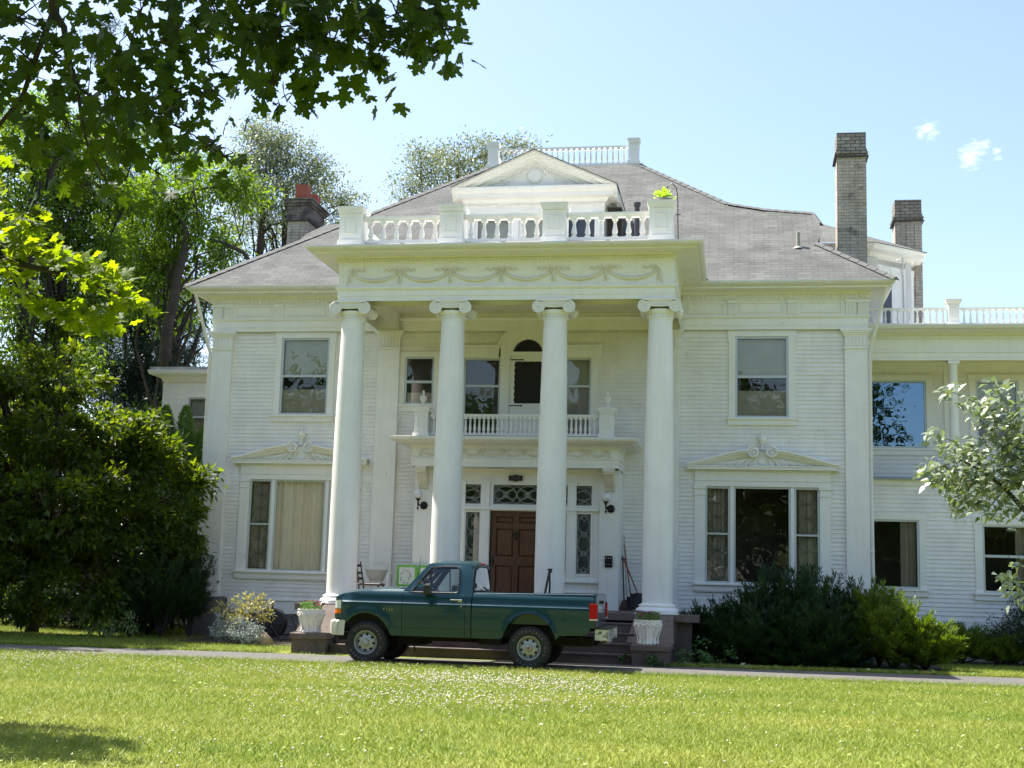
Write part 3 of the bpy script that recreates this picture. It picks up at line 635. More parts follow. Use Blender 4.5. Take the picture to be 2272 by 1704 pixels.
# ---- balustrades
def balmesh(h, r, name, n=12):
    p = [(r*.9, 0), (r*.9, .05*h), (r*.55, .09*h), (r*.75, .13*h), (r*.98, .20*h), (r*1.0, .27*h), (r*.8, .42*h), (r*.55, .68*h), (r*.48, .78*h), (r*.7, .80*h), (r*.7, .83*h), (r*.5, .85*h), (r*.8, .90*h)]
    m = MB().box(-r, r, -r, r, 0, .07*h).box(-r, r, -r, r, .88*h, h); m.lathe([(a, .06*h+b*.86) for a, b in p], (0, 0, 0), n); return m.mesh(name, PAINT, (0, 0, 0), 45)
def postmesh(w_, z0, z1, name, cap=.04, panel=True):
    m = MB(); a = w_/2; h = z1-z0
    m.box(-a-.03, a+.03, -a-.03, a+.03, 0, .13*h).box(-a, a, -a, a, .13*h, .83*h); m.box(-a-.012, a+.012, -a-.012, a+.012, .78*h, .80*h)
    m.box(-a-cap*.4, a+cap*.4, -a-cap*.4, a+cap*.4, .83*h, .88*h).box(-a-cap*.7, a+cap*.7, -a-cap*.7, a+cap*.7, .88*h, .94*h).box(-a-cap, a+cap, -a-cap, a+cap, .94*h, h)
    if panel:
        b, z2, z3 = a*.5, .30*h, .66*h
        for (p, q, r_, t) in ((-b, b, z2, z2+.012), (-b, b, z3, z3+.012), (-b, -b+.012, z2, z3), (b-.012, b, z2, z3)): m.box(p, q, -a-.012, -a, r_, t)
    return m.mesh(name, PAINT, (0, 0, 0))
bal = MB(); yb = -.27
PX = [-3.40, -1.14, 1.12, 3.40]
for a, b in zip(PX, PX[1:]):
    bal.box(a+.26, b-.26, yb-.09, yb+.09, 9.335, 9.40).box(a+.26, b-.26, yb-.06, yb+.06, 9.30, 9.335).box(a+.26, b-.26, yb-.07, yb+.07, 8.80, 8.86)
    bal.box((a+b)/2-.04, (a+b)/2+.04, yb-.03, yb+.03, 8.72, 8.80)
for s, x in ((-1, -3.40), (1, 3.40)):                                      # side runs back to the roof
    bal.box(x-.08, x+.08, yb+.26, 3.6, 9.335, 9.40).box(x-.06, x+.06, yb+.26, 3.6, 8.80, 8.86)
B1 = bal.build('balustrade', PAINT, H)
pm_ = postmesh(.50, 8.72, 9.585, 'balustrade_post', .05); bm_ = balmesh(.44, .062, 'baluster')
for x in PX: place('post', pm_, B1, (x, yb, 8.725))
for (a, b), n in zip(zip(PX, PX[1:]), (6, 6, 6)):
    for i in range(n): place('baluster', bm_, B1, (a+.26+(b-a-.52)*(i+.5)/n, yb, 8.86))
for x in (-3.40, 3.40):
    for i in range(8): place('baluster', bm_, B1, (x, yb+.55+.36*i, 8.86))
# roof-top balustrade
ZD, YD = 13.44, 8.93
dk = MB().box(-2.32, 2.32, YD-.05, YD+4.6, ZD-.02, ZD+.05).box(-2.26, 2.26, YD, YD+4.5, ZD-.20, ZD-.02); dk.build('roof_deck_curb', TRIM, H)
MB().box(-2.28, 2.28, YD-.02, YD+.0, ZD-.22, ZD-.021).build('curb_flashing', mat('dark_flashing', (.03, .03, .05), .5), H)
b2 = MB(); x0, x1 = -2.08, 2.04; y0, y1 = YD+.12, YD+4.3
b2.box(x0, x1, y0-.05, y0+.05, 14.02, 14.07).box(x0, x1, y0-.04, y0+.04, 13.52, 13.56)
b2.box(x0, x1, y1-.05, y1+.05, 14.02, 14.07)
for x in (x0, x1): b2.box(x-.05, x+.05, y0, y1, 14.021, 14.071).box(x-.04, x+.04, y0, y1, 13.521, 13.561)
B2 = b2.build('roof_top_balustrade', PAINT, H)
pm2 = postmesh(.30, 13.49, 14.25, 'roof_top_post', .035, False); bm2 = balmesh(.46, .042, 'roof_top_baluster', 8)
for x in (x0, x1):
    for y in (y0, y1): place('post', pm2, B2, (x, y, 13.49))
for i in range(23): place('baluster', bm2, B2, (x0+.2+(x1-x0-.4)*(i+.5)/23, y0, 13.56))
for x in (x0, x1):
    for i in range(14): place('baluster', bm2, B2, (x, y0+.3+.26*i, 13.56))
# ================================================================== ROOF
EV = [(-8.55, 2.56), (8.55, 2.56), (8.55, 18.0), (-8.55, 18.0)]; ZE = 8.555; SL = .775
T = 6.3; DK = [(-8.55+T, 2.56+T), (8.55-T, 2.56+T), (8.55-T, 18.0-T), (-8.55+T, 18.0-T)]; ZT = ZE+SL*T
rf = MB()
def slope(mb, a, b, c, d):
    """a,b eave points; c,d upper points (3D)"""
    a, b, c, d = map(Vector, (a, b, c, d)); u = (b-a).normalized(); nrm = u.cross((d-a)); v = nrm.cross(u).normalized(); uvquad(mb, [a, b, c, d], u, v)
for i in range(4):
    j = (i+1) % 4
    slope(rf, (*EV[i], ZE), (*EV[j], ZE), (*DK[j], ZT), (*DK[i], ZT))
uvquad(rf, [(*p, ZT) for p in DK], (1, 0, 0), (0, 1, 0))
# broad attic wings left and right whose front slopes continue the main front slope
def fz(y): return ZE+SL*(y-2.56)
def ext(s, pts, yb):
    vs = [(s*x, y, fz(y)) for x, y in pts]; nrm_u = (1, 0, 0)
    uvquad(rf, [(a, b, c) for a, b, c in vs] if s > 0 else [(a, b, c) for a, b, c in reversed(vs)], (1, 0, 0), (0, 1, SL))
    for p, q in zip(vs, vs[1:]):
        slope(rf, q, p, (p[0], yb, p[2]-.35), (q[0], yb, q[2]-.35))
ext(1, [(4.76, 6.35), (5.72, 5.98), (6.36, 5.80), (6.85, 5.72), (7.03, 5.26), (6.99, 4.5), (6.89, 4.22)], 9)
ext(-1, [(4.91, 6.2), (5.5, 5.66), (5.98, 5.60), (6.35, 5.1), (6.41, 4.7)], 9)
rf.build('roof', SHINGLE, H)
def hipcaps(p0, p1, n, w_=.13):
    hc = MB()
    p0, p1 = Vector(p0), Vector(p1); t = (p1-p0).normalized(); sd = Vector((-t.y, t.x, 0)).normalized(); L = (p1-p0).length/n
    for i in range(n):
        a = p0+t*L*i; b = a+t*(L*1.06); lift = Vector((0, 0, .012)); l2 = Vector((0, 0, .035))
        dn = Vector((0, 0, -.055))
        vs = [a+sd*w_+dn+lift, a+l2, a-sd*w_+dn+lift, b+sd*w_+dn, b+l2*.6, b-sd*w_+dn]
        hc.add(vs, [(0, 1, 4, 3), (1, 2, 5, 4), (0, 3, 5, 2), (0, 2, 1)])
    hc.build('hip_cap', CAPSH, H)
for i in (0, 2, 3): hipcaps((*EV[i], ZE+.01), (*DK[i], ZT), 34)
hipcaps((8.55, 2.56, ZE+.01), (6.90, 4.21, fz(4.21)+.01), 9); hipcaps((4.76, 6.35, fz(6.35)), (*DK[1], ZT), 14)
hipcaps((4.76, 6.35, fz(6.35)), (5.72, 5.98, fz(5.98)), 4); hipcaps((5.72, 5.98, fz(5.98)), (6.88, 5.74, fz(5.74)), 5, .1); hipcaps((6.88, 5.74, fz(5.74)), (7.03, 5.2, fz(5.2)), 3, .1)
vp = MB().lathe([(.13, 0), (.12, .03), (.05, .07), (.045, .42), (.03, .43)], (6.44, 4.05, fz(4.05)-.06), 12); vp.build('roof_vent_pipe', mat('lead_vent', (.33, .31, .25), .6), H, smooth=50)
fp_ = MB().lathe([(.062, 0), (.062, 1.75), (.085, 1.76), (.085, 1.84), (.01, 1.86)], (2.62, 3.0, 8.74), 12); fp_.build('flue_pipe', mat('dark_flue', (.06, .055, .06), .5, metal=.5), H, smooth=50)
# ================================================================== DORMER
dm = MB(); yw_ = 3.95
OPD = [(-1.50, -.62, 8.95, 10.52), (-.38, .42, 8.95, 10.52), (.68, 1.55, 8.95, 10.52)]
wall_with_holes(dm, -1.74, 1.74, yw_, yw_+.15, 8.6, 10.62, OPD)
dm.box(-1.74, -1.62, yw_+.15, 7.4, 8.6, 10.62).box(1.62, 1.74, yw_+.15, 7.4, 8.6, 10.62)
for a, b in ((-1.74, -1.52), (-.60, -.40), (.44, .66), (1.57, 1.74)):
    dm.box(a, b, yw_-.06, yw_, 8.74, 10.62).box(a-.02, b+.02, yw_-.085, yw_, 10.50, 10.53).box(a-.03, b+.03, yw_-.10, yw_, 10.56, 10.62)
dm.build('dormer_wall', TRIM, H)
for k, (a, b, c, d) in enumerate(OPD):
    window(a, b, c, d, yw_, 9.62, cas=0, shade=9.05 if k < 2 else None, storm=False, depth=.5)
de = MB(); dp = [(-1.75, 7.0), (-1.75, yw_-.07), (1.75, yw_-.07), (1.75, 7.0)]
de.sweep([(0, 10.62), (0, 10.80), (.02, 10.81), (.02, 10.87), (.06, 10.90), (.10, 10.97), (.24, 11.0), (.24, 11.10), (.30, 11.14), (.32, 11.20), (.32, 11.24), (-.1, 11.26), (-.1, 10.62)], dp)
dentils(de, dp[1], dp[2], 0, 10.815, 10.865, .075, .045, .05)
gx0, gx1, gc, gz0, gz1 = -2.07, 2.07, .0, 11.24, 12.17
dy = yw_-.39
# raking cornice
for s, xe in ((-1, gx0), (1, gx1)):
    for (o0, o1, yy) in ((.0, -.06, dy-.02), (-.06, -.12, dy+.03), (-.12, -.20, dy+.10), (-.20, -.27, dy+.20)):
        L = math.hypot(xe-gc, gz1-gz0); nx, nz_ = (gz1-gz0)/L*s, abs(xe-gc)/L
        k1 = (gz1+o0*1.09, gz1+o1*1.09)
        p = [(gc, k1[0]), (xe, gz0+o0*1.09), (xe-s*abs(o1-o0)*.0, gz0+o1*1.09), (gc, k1[1])]
        de.prism(p if s < 0 else p[::-1], yy, dy+.8)
    for i in range(26):
        t = (i+.5)/26; x = gc+(xe*.86-gc)*t; z = gz1-.34-(gz1-gz0)*.86*t; de.box(x-.022, x+.022, dy+.165, dy+.2, z-.0, z+.05)
de.build('dormer_cornice', TRIM, H)
ty = dy+.24
ty_ = MB(); ty_.prism([(-1.68, 11.22), (1.68, 11.22), (gc, 11.98)], ty, ty+.1)
ty_.lathe([(.17, 0), (.165, -.02), (.001, -.03)], (gc, ty, 11.56), 24, 'y')
for k in range(20):
    a = 2*math.pi*k/20; ty_.ball((gc+.21*math.cos(a), ty-.01, 11.56+.19*math.sin(a)), .026, 6, 5)
for s in (-1, 1):
    for j, (o, am) in enumerate(((0, .05), (.04, .035), (-.05, .04))):
        ty_.tube([(gc+s*(.22+.62*t), ty-.012, 11.68+o*(1-t)-.34*t+am*math.sin(t*15+j*2)) for t in np.linspace(0, 1, 26)], [.016-.008*t for t in np.linspace(0, 1, 26)], 5)
ty_.build('tympanum', TRIM, H, smooth=50)
dr = MB(); yb_ = 7.6
for s, xe in ((-1, gx0-.02), (1, gx1+.02)):
    a = (xe, dy-.06, gz0); b = (gc, dy-.06, gz1+.01); c = (gc, yb_, gz1+.01); d = (xe, yb_-.4, gz0)
    slope(dr, *((a, d, c, b) if s > 0 else (d, a, b, c)))
    dr.uv.append([(0, 0)]*4); o = len(dr.v); dr.v += [(a[0], a[1], a[2]-.025), (b[0], b[1], b[2]-.025), b, a]; dr.f.append((o, o+1, o+2, o+3))
dr.build('dormer_roof', SHINGLE, H)
# ================================================================== CHIMNEYS
CAPB = brick('weathered_cap_brick', (.34, .31, .27), (.20, .18, .16), (.07, .065, .06), .24, .09, .010, stain=((.08, .075, .07), .56), bump=.6)
def chimney(x0, x1, y0, y1, zb, zt, cap, pots=(), corbel_top=True):
    m = MB(); k_ = MB(); zc = zt-cap
    uvbox(m, x0, x1, y0, y1, zb, zc)
    # raised vertical brick ribs on the front and the right side
    w3 = (x1-x0)
    for k in (.12, .5, .80): uvbox(m, x0+w3*k-.05, x0+w3*k+.05, y0-.02, y0, zb, zc-.12)
    lay = [(.02, 0, .10), (.05, .10, .17), (.02, .17, .30), (.0, .30, .42), (.0, .42, 1.0)] if corbel_top else []
    if corbel_top:
        for d, a, b in lay: uvbox(k_, x0-d, x1+d, y0-d, y1+d, zc+cap*a, zc+cap*b)
    else:
        for d, a, b in [(.03, 0, .06), (.06, .06, .12), (.03, .12, .70), (.07, .70, .80), (.11, .80, .94), (.14, .94, 1.0)]: uvbox(k_, x0-d, x1+d, y0-d, y1+d, zc+cap*a, zc+cap*b)
    ch = m.build('chimney', BRICK, H); k_.build('chimney_cap', CAPB if corbel_top else SOOT, ch)
    sl_ = MB().box(x0-.06, x1+.06, y0-.06, y1+.06, zc-.03, zc); sl_.build('corbel_slate', mat('dark_slate', (.05, .045, .045), .8), ch)
    for (a, b, c, d, h) in pots:
        p = MB(); p.frustum([(a, c), (b, c), (b, d), (a, d)], zt, [(a, c), (b, c), (b, d), (a, d)], zt+h); p.build('flue_pot', mat('terracotta', (.27, .075, .045), .8, var=.15), ch)
chimney(7.46, 8.18, 5.3, 6.0, 8.6, 12.98, .62)
chimney(9.22, 9.92, 8.4, 9.1, 0.0, 12.10, .58)
chimney(-7.20, -6.62, 6.0, 7.3, 8.6, 11.76, .60, pots=((-7.06, -6.72, 6.1, 6.45, .46), (-6.98, -6.66, 6.80, 7.12, .38)), corbel_top=False)
# ================================================================== ATTIC BAY ABOVE THE RIGHT WING
by = [(7.05, 9.4), (7.05, 6.75), (8.35, 6.75), (9.55, 7.75), (9.55, 9.4)]
ba = MB(); ba.prism([(x, y) for x, y in by], 7.6, 10.35, 'z')
for (x, y, dx, dy_) in ((8.30, 6.72, .14, .05), (8.45, 6.80, .14, .1), (9.35, 7.55, .16, .14)): ba.box(x, x+dx, y, y+dy_, 7.9, 10.1)
bay = ba.build('attic_bay_wall', SIDING, H)
bp_ = MB()
for (x, y) in ((8.28, 6.69), (8.52, 6.86), (9.30, 7.50), (9.44, 7.66), (8.98, 7.26)):
    bp_.prism([(x, y), (x+.16, y+.13), (x+.09, y+.21), (x-.07, y+.08)], 7.8, 9.95, 'z'); bp_.prism([(x-.03, y-.02), (x+.18, y+.13), (x+.10, y+.22), (x-.09, y+.08)], 9.80, 9.96, 'z')
bp_.build('bay_pilaster', TRIM, H)
bs_ = MB(); clapboard(bs_, 7.1, 8.2, 6.745, 8.0, 9.95)
bs_.prism([(8.74, 7.062), (8.96, 7.245), (8.97, 7.235), (8.75, 7.052)], 8.2, 9.75, 'z'); bs_.build('bay_window', mat('dark_pane', (.05, .05, .055), .15), H)
be = MB(); be.sweep([(0, 9.95), (0, 10.10), (.03, 10.12), (.03, 10.18), (.08, 10.22), (.30, 10.26), (.30, 10.32), (.36, 10.36), (.36, 10.40), (-.1, 10.42)], by); dentils(be, by[2], by[3], 0, 10.12, 10.18, .09, .05, .04); dentils(be, by[1], by[2], 0, 10.12, 10.18, .09, .05, .04)
be.build('bay_cornice', TRIM, H)
brf = MB(); off = []
pts = [(7.0, 9.4), (7.0, 6.37), (8.49, 6.37), (9.93, 7.57), (9.93, 9.4)]; apx = (7.2, 8.6, 11.55); ap2 = (7.2, 9.6, 11.6)
uvquad(brf, [(7.0, 6.37, 10.41), (8.49, 6.37, 10.41), apx], (1, 0, 0), (0, 1, .5)); uvquad(brf, [(8.49, 6.37, 10.41), (9.93, 7.57, 10.41), apx], (1.44, 1.2, 0), (-.8, .9, .5)); uvquad(brf, [(9.93, 7.57, 10.41), (9.93, 9.6, 10.41), ap2, apx], (0, 1, 0), (-1, 0, .5))
brf.build('bay_roof', SHINGLE, H)
wf = MB(); wf.tube([(9.0, 6.4, 9.9), (9.16, 6.4, 9.98), (9.18, 6.4, 9.0), (9.2, 6.4, 7.9)], .028, 6); wf.build('white_drain_pipe', GUTTER, H)
# ================================================================== BALCONY AND ENTRANCE
BX = 2.38
bc = MB(); pb = [(-BX, YW-.005), (-BX, 1.75), (BX, 1.75), (BX, YW-.005)]
bc.sweep([(0, 4.08), (0, 4.17), (.012, 4.17), (.012, 4.26), (.035, 4.27), (.035, 4.285), (0, 4.29), (0, 4.50), (.02, 4.505), (.02, 4.515), (.05, 4.555), (.08, 4.57), (.33, 4.60), (.36, 4.62), (.43, 4.66), (.45, 4.70), (.45, 4.725), (-.1, 4.735), (-.1, 4.08)], pb)
dentils(bc, pb[1], pb[2], .0, 4.518, 4.55, .055, .03, .03)
bc.box(-2.75, 2.75, 1.36, YW-.01, 4.725, 4.742).box(-2.25, 2.25, 1.85, YW-.01, 4.08, 4.16)
BC = bc.build('balcony', TRIM, H)
f2 = MB(); festoon(f2, -2.16, 2.16, 1.742, 4.44, 4.34, 9, .52); f2.build('festoon_relief', EAVE, BC, smooth=60)
yb = 1.62; rl = MB()
for z0, z1, hw in ((5.225, 5.265, .06), (5.20, 5.225, .04), (4.78, 4.82, .05)): rl.box(-1.94, 1.94, yb-hw, yb+hw, z0, z1)
for s in (-1, 1):
    for z0, z1, hw in ((5.2251, 5.2651, .06), (4.7801, 4.8201, .05)): rl.box(s*2.1-hw, s*2.1+hw, yb+.15, YW-.01, z0, z1)
    rl.tube([(s*1.80, yb, 5.25), (s*1.87, yb, 5.27), (s*1.92, yb, 5.33), (s*1.96, yb, 5.36)], .035, 8)
rl.build('handrail', PAINT, BC)
pm3 = postmesh(.31, 4.742, 5.41, 'balcony_post', .045); bm3 = balmesh(.38, .037, 'balcony_baluster', 10)
um = MB().lathe([(.06, 0), (.06, .015), (.022, .04), (.02, .08), (.05, .13), (.075, .20), (.078, .245), (.083, .25), (.083, .262), (.05, .27), (.03, .30), (.018, .31), (.02, .34), (.032, .365), (.025, .39), (.001, .405)], (0, 0, 0), 16).mesh('balcony_urn', PAINT, (0, 0, 0), 50)
for s in (-1, 1):
    place('post', pm3, BC, (s*2.12, yb, 4.742)); place('urn', um, BC, (s*2.12, yb, 5.412))
for i in range(36): place('baluster', bm3, BC, (-1.90+3.80*(i+.5)/36, yb, 4.82))
for s in (-1, 1):
    for i in range(12): place('baluster', bm3, BC, (s*2.1, yb+.22+.105*i, 4.82))
# vestibule
v = MB(); YV = 2.28
OPV = [(-1.73, -1.41, 1.73, 3.08), (-1.17, -.84, 1.73, 3.08), (.84, 1.17, 1.73, 3.08), (1.41, 1.73, 1.73, 3.08), (-1.74, -.83, 3.27, 3.72), (.83, 1.74, 3.27, 3.72), (-.54, .54, 3.27, 3.72), (-.60, .60, ZP, 3.12)]
wall_with_holes(v, -2.36, 2.36, YV, YV+.14, ZP, 4.08, OPV)
v.box(-2.36, -2.24, YV+.14, YW, ZP, 4.08).box(2.24, 2.36, YV+.14, YW, ZP, 4.08)
v.build('vestibule_wall', PAINT, H)
t = MB(); yv = YV-.0
for s in (-1, 1):
    x0, x1 = sorted((s*2.37, s*1.94)); t.box(x0, x1, YV-.13, YV, ZP+.18, 4.08).box(x0-.02, x1+.02, YV-.15, YV, ZP, ZP+.18)
    for (a, b) in ((.62, .82), (1.19, 1.39)): 
        p, q = sorted((s*a, s*b)); t.box(p, q, YV-.05, YV, 1.57, 3.78)
        t.box(p-.012, q+.012, YV-.065, YV, 3.74, 3.80).box(p-.012, q+.012, YV-.065, YV, 3.10, 3.13)
    p, q = sorted((s*.62, s*1.92)); t.box(p, q, YV-.09, YV, 1.53, 1.57).box(p, q, YV-.03, YV, 1.30, 1.33)
    t.box(p, q, YV-.012, YV, 1.05, 1.29)
    for (a, b, c_, d) in OPV[:7]:
        if (a+b)/2*s > 0 or (abs(a+b) < .01 and s > 0):
            for (e, f_, g_, h_) in ((a-.04, a, c_-.04, d+.04), (b, b+.04, c_-.04, d+.04), (a, b, c_-.04, c_), (a, b, d, d+.04)): t.box(e, f_, YV-.022, YV+.0, g_, h_)
t.box(-1.92, 1.92, YV-.075, YV, 3.14, 3.22).box(-.68, -.60, YV-.02, YV+.10, ZP, 3.12).box(.60, .68, YV-.02, YV+.10, ZP, 3.12)
t.box(-1.92, 1.92, YV-.03, YV, 3.90+.10, 4.078)
t.build('entrance_trim', TRIM, H)
for s in (-1, 1):                                                        # console brackets
    b = MB(); x0, x1 = s*2.16-.11, s*2.16+.11; y1 = YV-.13; P_ = []
    prof_b = [(0, 4.075), (-.38, 4.075), (-.40, 4.00), (-.36, 3.95), (-.30, 3.92), (-.24, 3.84), (-.16, 3.74), (-.08, 3.66), (-.05, 3.60), (0, 3.58)]
    b.prism([(y1+a, z) for a, z in prof_b][::-1], x0, x1, 'x')
    for k in range(4): b.prism([(y1+a-.012, z) for a, z in prof_b[1:9]][::-1]+[(y1-.02, 3.65), (y1-.2, 4.0)], x0+.02+.052*k, x0+.045+.052*k, 'x')
    b.box(x0-.02, x1+.02, y1-.40, y1, 4.03, 4.077).lathe([(.05, 0), (.05, .24)], (x0-.01, y1-.34, 3.985), 12, 'x'); b.build('console_bracket', EAVE, H)
# leaded lights in every vestibule opening
for (a, b, c_, d) in OPV[:7]:
    g = MB().box(a, b, YV+.05, YV+.056, c_, d).build('leaded_light', GLASSD, H); l = MB(); y_ = YV+.045; xm, zm = (a+b)/2, (c_+d)/2; hw, hh = (b-a)/2-.02, (d-c_)/2-.02
    def ring(cx, cz, rx, rz): l.tube([(cx+rx*math.cos(2*math.pi*i/20), y_, cz+rz*math.sin(2*math.pi*i/20)) for i in range(21)], .006, 4, cap=False)
    for (p, q) in (((xm-hw, zm-hh), (xm+hw, zm-hh)), ((xm-hw, zm+hh), (xm+hw, zm+hh)), ((xm-hw, zm-hh), (xm-hw, zm+hh)), ((xm+hw, zm-hh), (xm+hw, zm+hh))): l.tube([(p[0], y_, p[1]), (q[0], y_, q[1])], .006, 4)
    if d-c_ > 1:
        for k in range(3):
            z = c_+.02+2*hh*(k+.5)/3; ring(xm, z, hw*.95, hh/3*.95); 
        for k in range(4):
            z = c_+.02+2*hh*k/3; z = min(max(z, c_+.09), d-.09); ring(xm, z, .055, .055)
    else:
        n = 1 if b-a < 1 else 2
        for k in range(n):
            x = a+.02+2*hw*(k+.5)/n; ring(x, zm, hw/n*.98, hh*.95); ring(x, zm, .06, .06)
            for s1 in (-1, 1):
                ring(x+s1*hw/n*.5, zm, hw/n*.5, hh*.5); l.tube([(x-hw/n, y_, zm-s1*hh), (x+hw/n, y_, zm+s1*hh)], .006, 4)
    l.build('leaded_came', LEADL, g)
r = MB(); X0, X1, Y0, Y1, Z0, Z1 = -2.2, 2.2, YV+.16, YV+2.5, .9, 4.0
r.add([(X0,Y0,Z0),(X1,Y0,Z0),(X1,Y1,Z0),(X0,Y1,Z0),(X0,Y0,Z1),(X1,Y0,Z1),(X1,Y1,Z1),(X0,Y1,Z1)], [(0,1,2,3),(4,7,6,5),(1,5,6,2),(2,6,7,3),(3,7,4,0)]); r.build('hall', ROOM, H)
# front door: six panels, carved look
WOOD = bpy.data.materials.new('varnished_door_wood'); WOOD.use_nodes = True
_t = WOOD.node_tree; _p = _t.nodes['Principled BSDF']; _co = _t.nodes.new('ShaderNodeTexCoord'); _mp = _t.nodes.new('ShaderNodeMapping'); _mp.inputs['Scale'].default_value = (22, 22, 1.6)
_n = _t.nodes.new('ShaderNodeTexNoise'); _n.inputs['Scale'].default_value = 2.2; _n.inputs['Detail'].default_value = 8; _r = _t.nodes.new('ShaderNodeValToRGB')
_r.color_ramp.elements[0].color = (.05, .017, .008, 1); _r.color_ramp.elements[1].color = (.165, .062, .028, 1); _r.color_ramp.elements[0].position = .3; _r.color_ramp.elements[1].position = .72
_t.links.new(_co.outputs['Object'], _mp.inputs[0]); _t.links.new(_mp.outputs[0], _n.inputs[0]); _t.links.new(_n.outputs['Fac'], _r.inputs[0]); _t.links.new(_r.outputs[0], _p.inputs['Base Color']); _p.inputs['Roughness'].default_value = .38
fd = MB(); yd = YV+.08
cols = ((-.47, -.06), (.06, .47)); rows = ((1.16, 1.88), (2.08, 2.72), (2.84, 3.00))
xs_ = [-.60, -.47, -.06, .06, .47, .60]
fd.box(-.60, -.47, yd, yd+.05, ZP+.01, 3.12).box(-.06, .06, yd, yd+.05, ZP+.01, 3.12).box(.47, .60, yd, yd+.05, ZP+.01, 3.12)
zz = [(ZP+.01, 1.16), (1.88, 2.08), (2.72, 2.84), (3.00, 3.12)]
for a, b in cols:
    for z0, z1 in zz: fd.box(a, b, yd, yd+.05, z0, z1)
    for z0, z1 in rows:
        fd.box(a, b, yd+.035, yd+.05, z0, z1); e = .045
        fd.frustum([(0,0)]*3, 0, [(0,0)]*3, 0) if False else None
        fd.add([(a+.01, yd+.034, z0+.01), (b-.01, yd+.034, z0+.01), (b-.01, yd+.034, z1-.01), (a+.01, yd+.034, z1-.01), (a+e, yd+.008, z0+e), (b-e, yd+.008, z0+e), (b-e, yd+.008, z1-e), (a+e, yd+.008, z1-e)],
               [(4, 5, 6, 7), (0, 1, 5, 4), (1, 2, 6, 5), (2, 3, 7, 6), (3, 0, 4, 7)])
FD = fd.build('front_door', WOOD, H)
kn = MB(); kn.lathe([(.045, 0), (.035, -.02), (.01, -.03)], (0, yd, 2.63), 12, 'y'); kn.tube([(.05*math.sin(a), yd-.035, 2.56+.07*math.cos(a)) for a in np.linspace(0, 2*math.pi, 17)], .011, 6); kn.lathe([(.03, 0), (.02, -.02)], (0, yd, 2.49), 10, 'y')
kn.build('door_knocker', mat('dark_bronze', (.04, .05, .035), .4, metal=.8), FD, smooth=50)
kb = MB().ball((-.53, yd-.05, 1.98), .03, 10, 8).box(-.56, -.50, yd-.008, yd, 1.85, 2.1); kb.build('door_knob', mat('dark_bronze', (0, 0, 0)), FD)
# ================================================================== RIGHT WING
YR, YU = 4.35, 5.85
rw = MB(); clapboard(rw, 8.0, 16.2, YR, .92, 4.08, [(7.0, 9.18, 1.60, 3.20), (10.58, 11.62, 1.56, 3.12), (13.2, 14.2, 1.56, 3.12)])
clapboard(rw, 8.0, 16.2, YU, 4.30, 7.60, [(7.0, 9.60, 5.03, 6.72), (10.77, 11.77, 5.05, 6.72), (13.2, 14.2, 5.05, 6.72)], pitch=.115)
wg = rw.build('right_wing_siding', SIDING, H)
wb = MB(); wall_with_holes(wb, 8.0, 16.2, YR+.012, YR+.2, -.2, 4.1, [(8.0, 9.18, 1.60, 3.20), (10.58, 11.62, 1.56, 3.12)]); wall_with_holes(wb, 8.0, 16.2, YU+.012, YU+.2, 4.1, 7.7, [(8.0, 9.60, 5.03, 6.72), (10.77, 11.77, 5.05, 6.72)])
wb.box(16.0, 16.2, YR+.2, 16, -.2, 7.7).box(8.0, 16.2, 15.8, 16, -.2, 7.7); wb.build('right_wing_core', SIDING, H)
wt = MB(); wt.box(8.0, 16.25, YR-.03, YR+.1, .72, .92).box(8.0, 16.3, YR-.05, YR+.3, -.2, .70)
wt.box(8.0, 16.2, YR-.09, YU, 4.10, 4.22).box(8.0, 16.2, YR-.04, YR+.1, 4.0, 4.10).box(10.02, 10.12, YU-.04, YU, 4.25, 7.2)
wt.box(8.0, 16.2, YU-.03, YU+.01, 6.95, 7.6)
wt.build('right_wing_trim', TRIM, H)
lf = MB().box(8.0, 16.2, YR-.17, YR-.09, 4.13, 4.19).box(8.0, 16.2, YR-.16, YR-.095, 4.19, 4.195); lf.build('porch_flashing', mat('blue_grey_flashing', (.25, .28, .34), .4, metal=.3), H)
we = MB(); pw = [(7.98, YR-.02), (16.25, YR-.02), (16.25, 15)]
we.sweep([(0, 6.97), (0, 7.04), (.012, 7.04), (.012, 7.14), (.04, 7.16), (.04, 7.19), (0, 7.20), (0, 7.47), (.03, 7.48), (.03, 7.49), (.02, 7.495), (.02, 7.555), (.05, 7.57), (.08, 7.60), (.38, 7.62), (.40, 7.64), (-.25, 7.8), (-.25, 6.97)], pw)
dentils(we, pw[0], pw[1], 0, 7.498, 7.55, .098, .05, .032); we.build('right_wing_entablature', TRIM, H)
gu = MB().sweep([(.38, 7.64), (.46, 7.66), (.50, 7.72), (.50, 7.75), (.38, 7.72)], pw); gu.build('right_wing_gutter', GUTTER, H)
MB().add([(8.0, YR-.5, 7.735), (16.7, YR-.5, 7.735), (16.7, YR+.1, 7.80), (16.7, 15, 7.85), (8.0, 15, 7.85), (8.0, YR+.1, 7.80)], [(0, 1, 2, 5), (5, 2, 3, 4)]).build('right_wing_roof', MATS['pale_roof_membrane'], H)
MB().box(8.0, 16.2, YR+.2, YU+.0, 7.18, 7.2).build('loggia_ceiling', EAVE, H)
co_ = MB().box(9.90, 10.18, YR-.02, YR+.26, 4.22, 4.58).lathe([(.13, 4.58), (.13, 4.62), (.11, 4.64), (.112, 5.4), (.094, 6.85), (.10, 6.86), (.12, 6.90)], (10.04, YR+.12, 0), 20).box(9.91, 10.17, YR-.01, YR+.25, 6.90, 6.97)
cw = co_.build('loggia_column', PAINT, H, smooth=40)
co2 = cw.copy(); sc.collection.objects.link(co2); co2.location = (4.6, 0, 0)
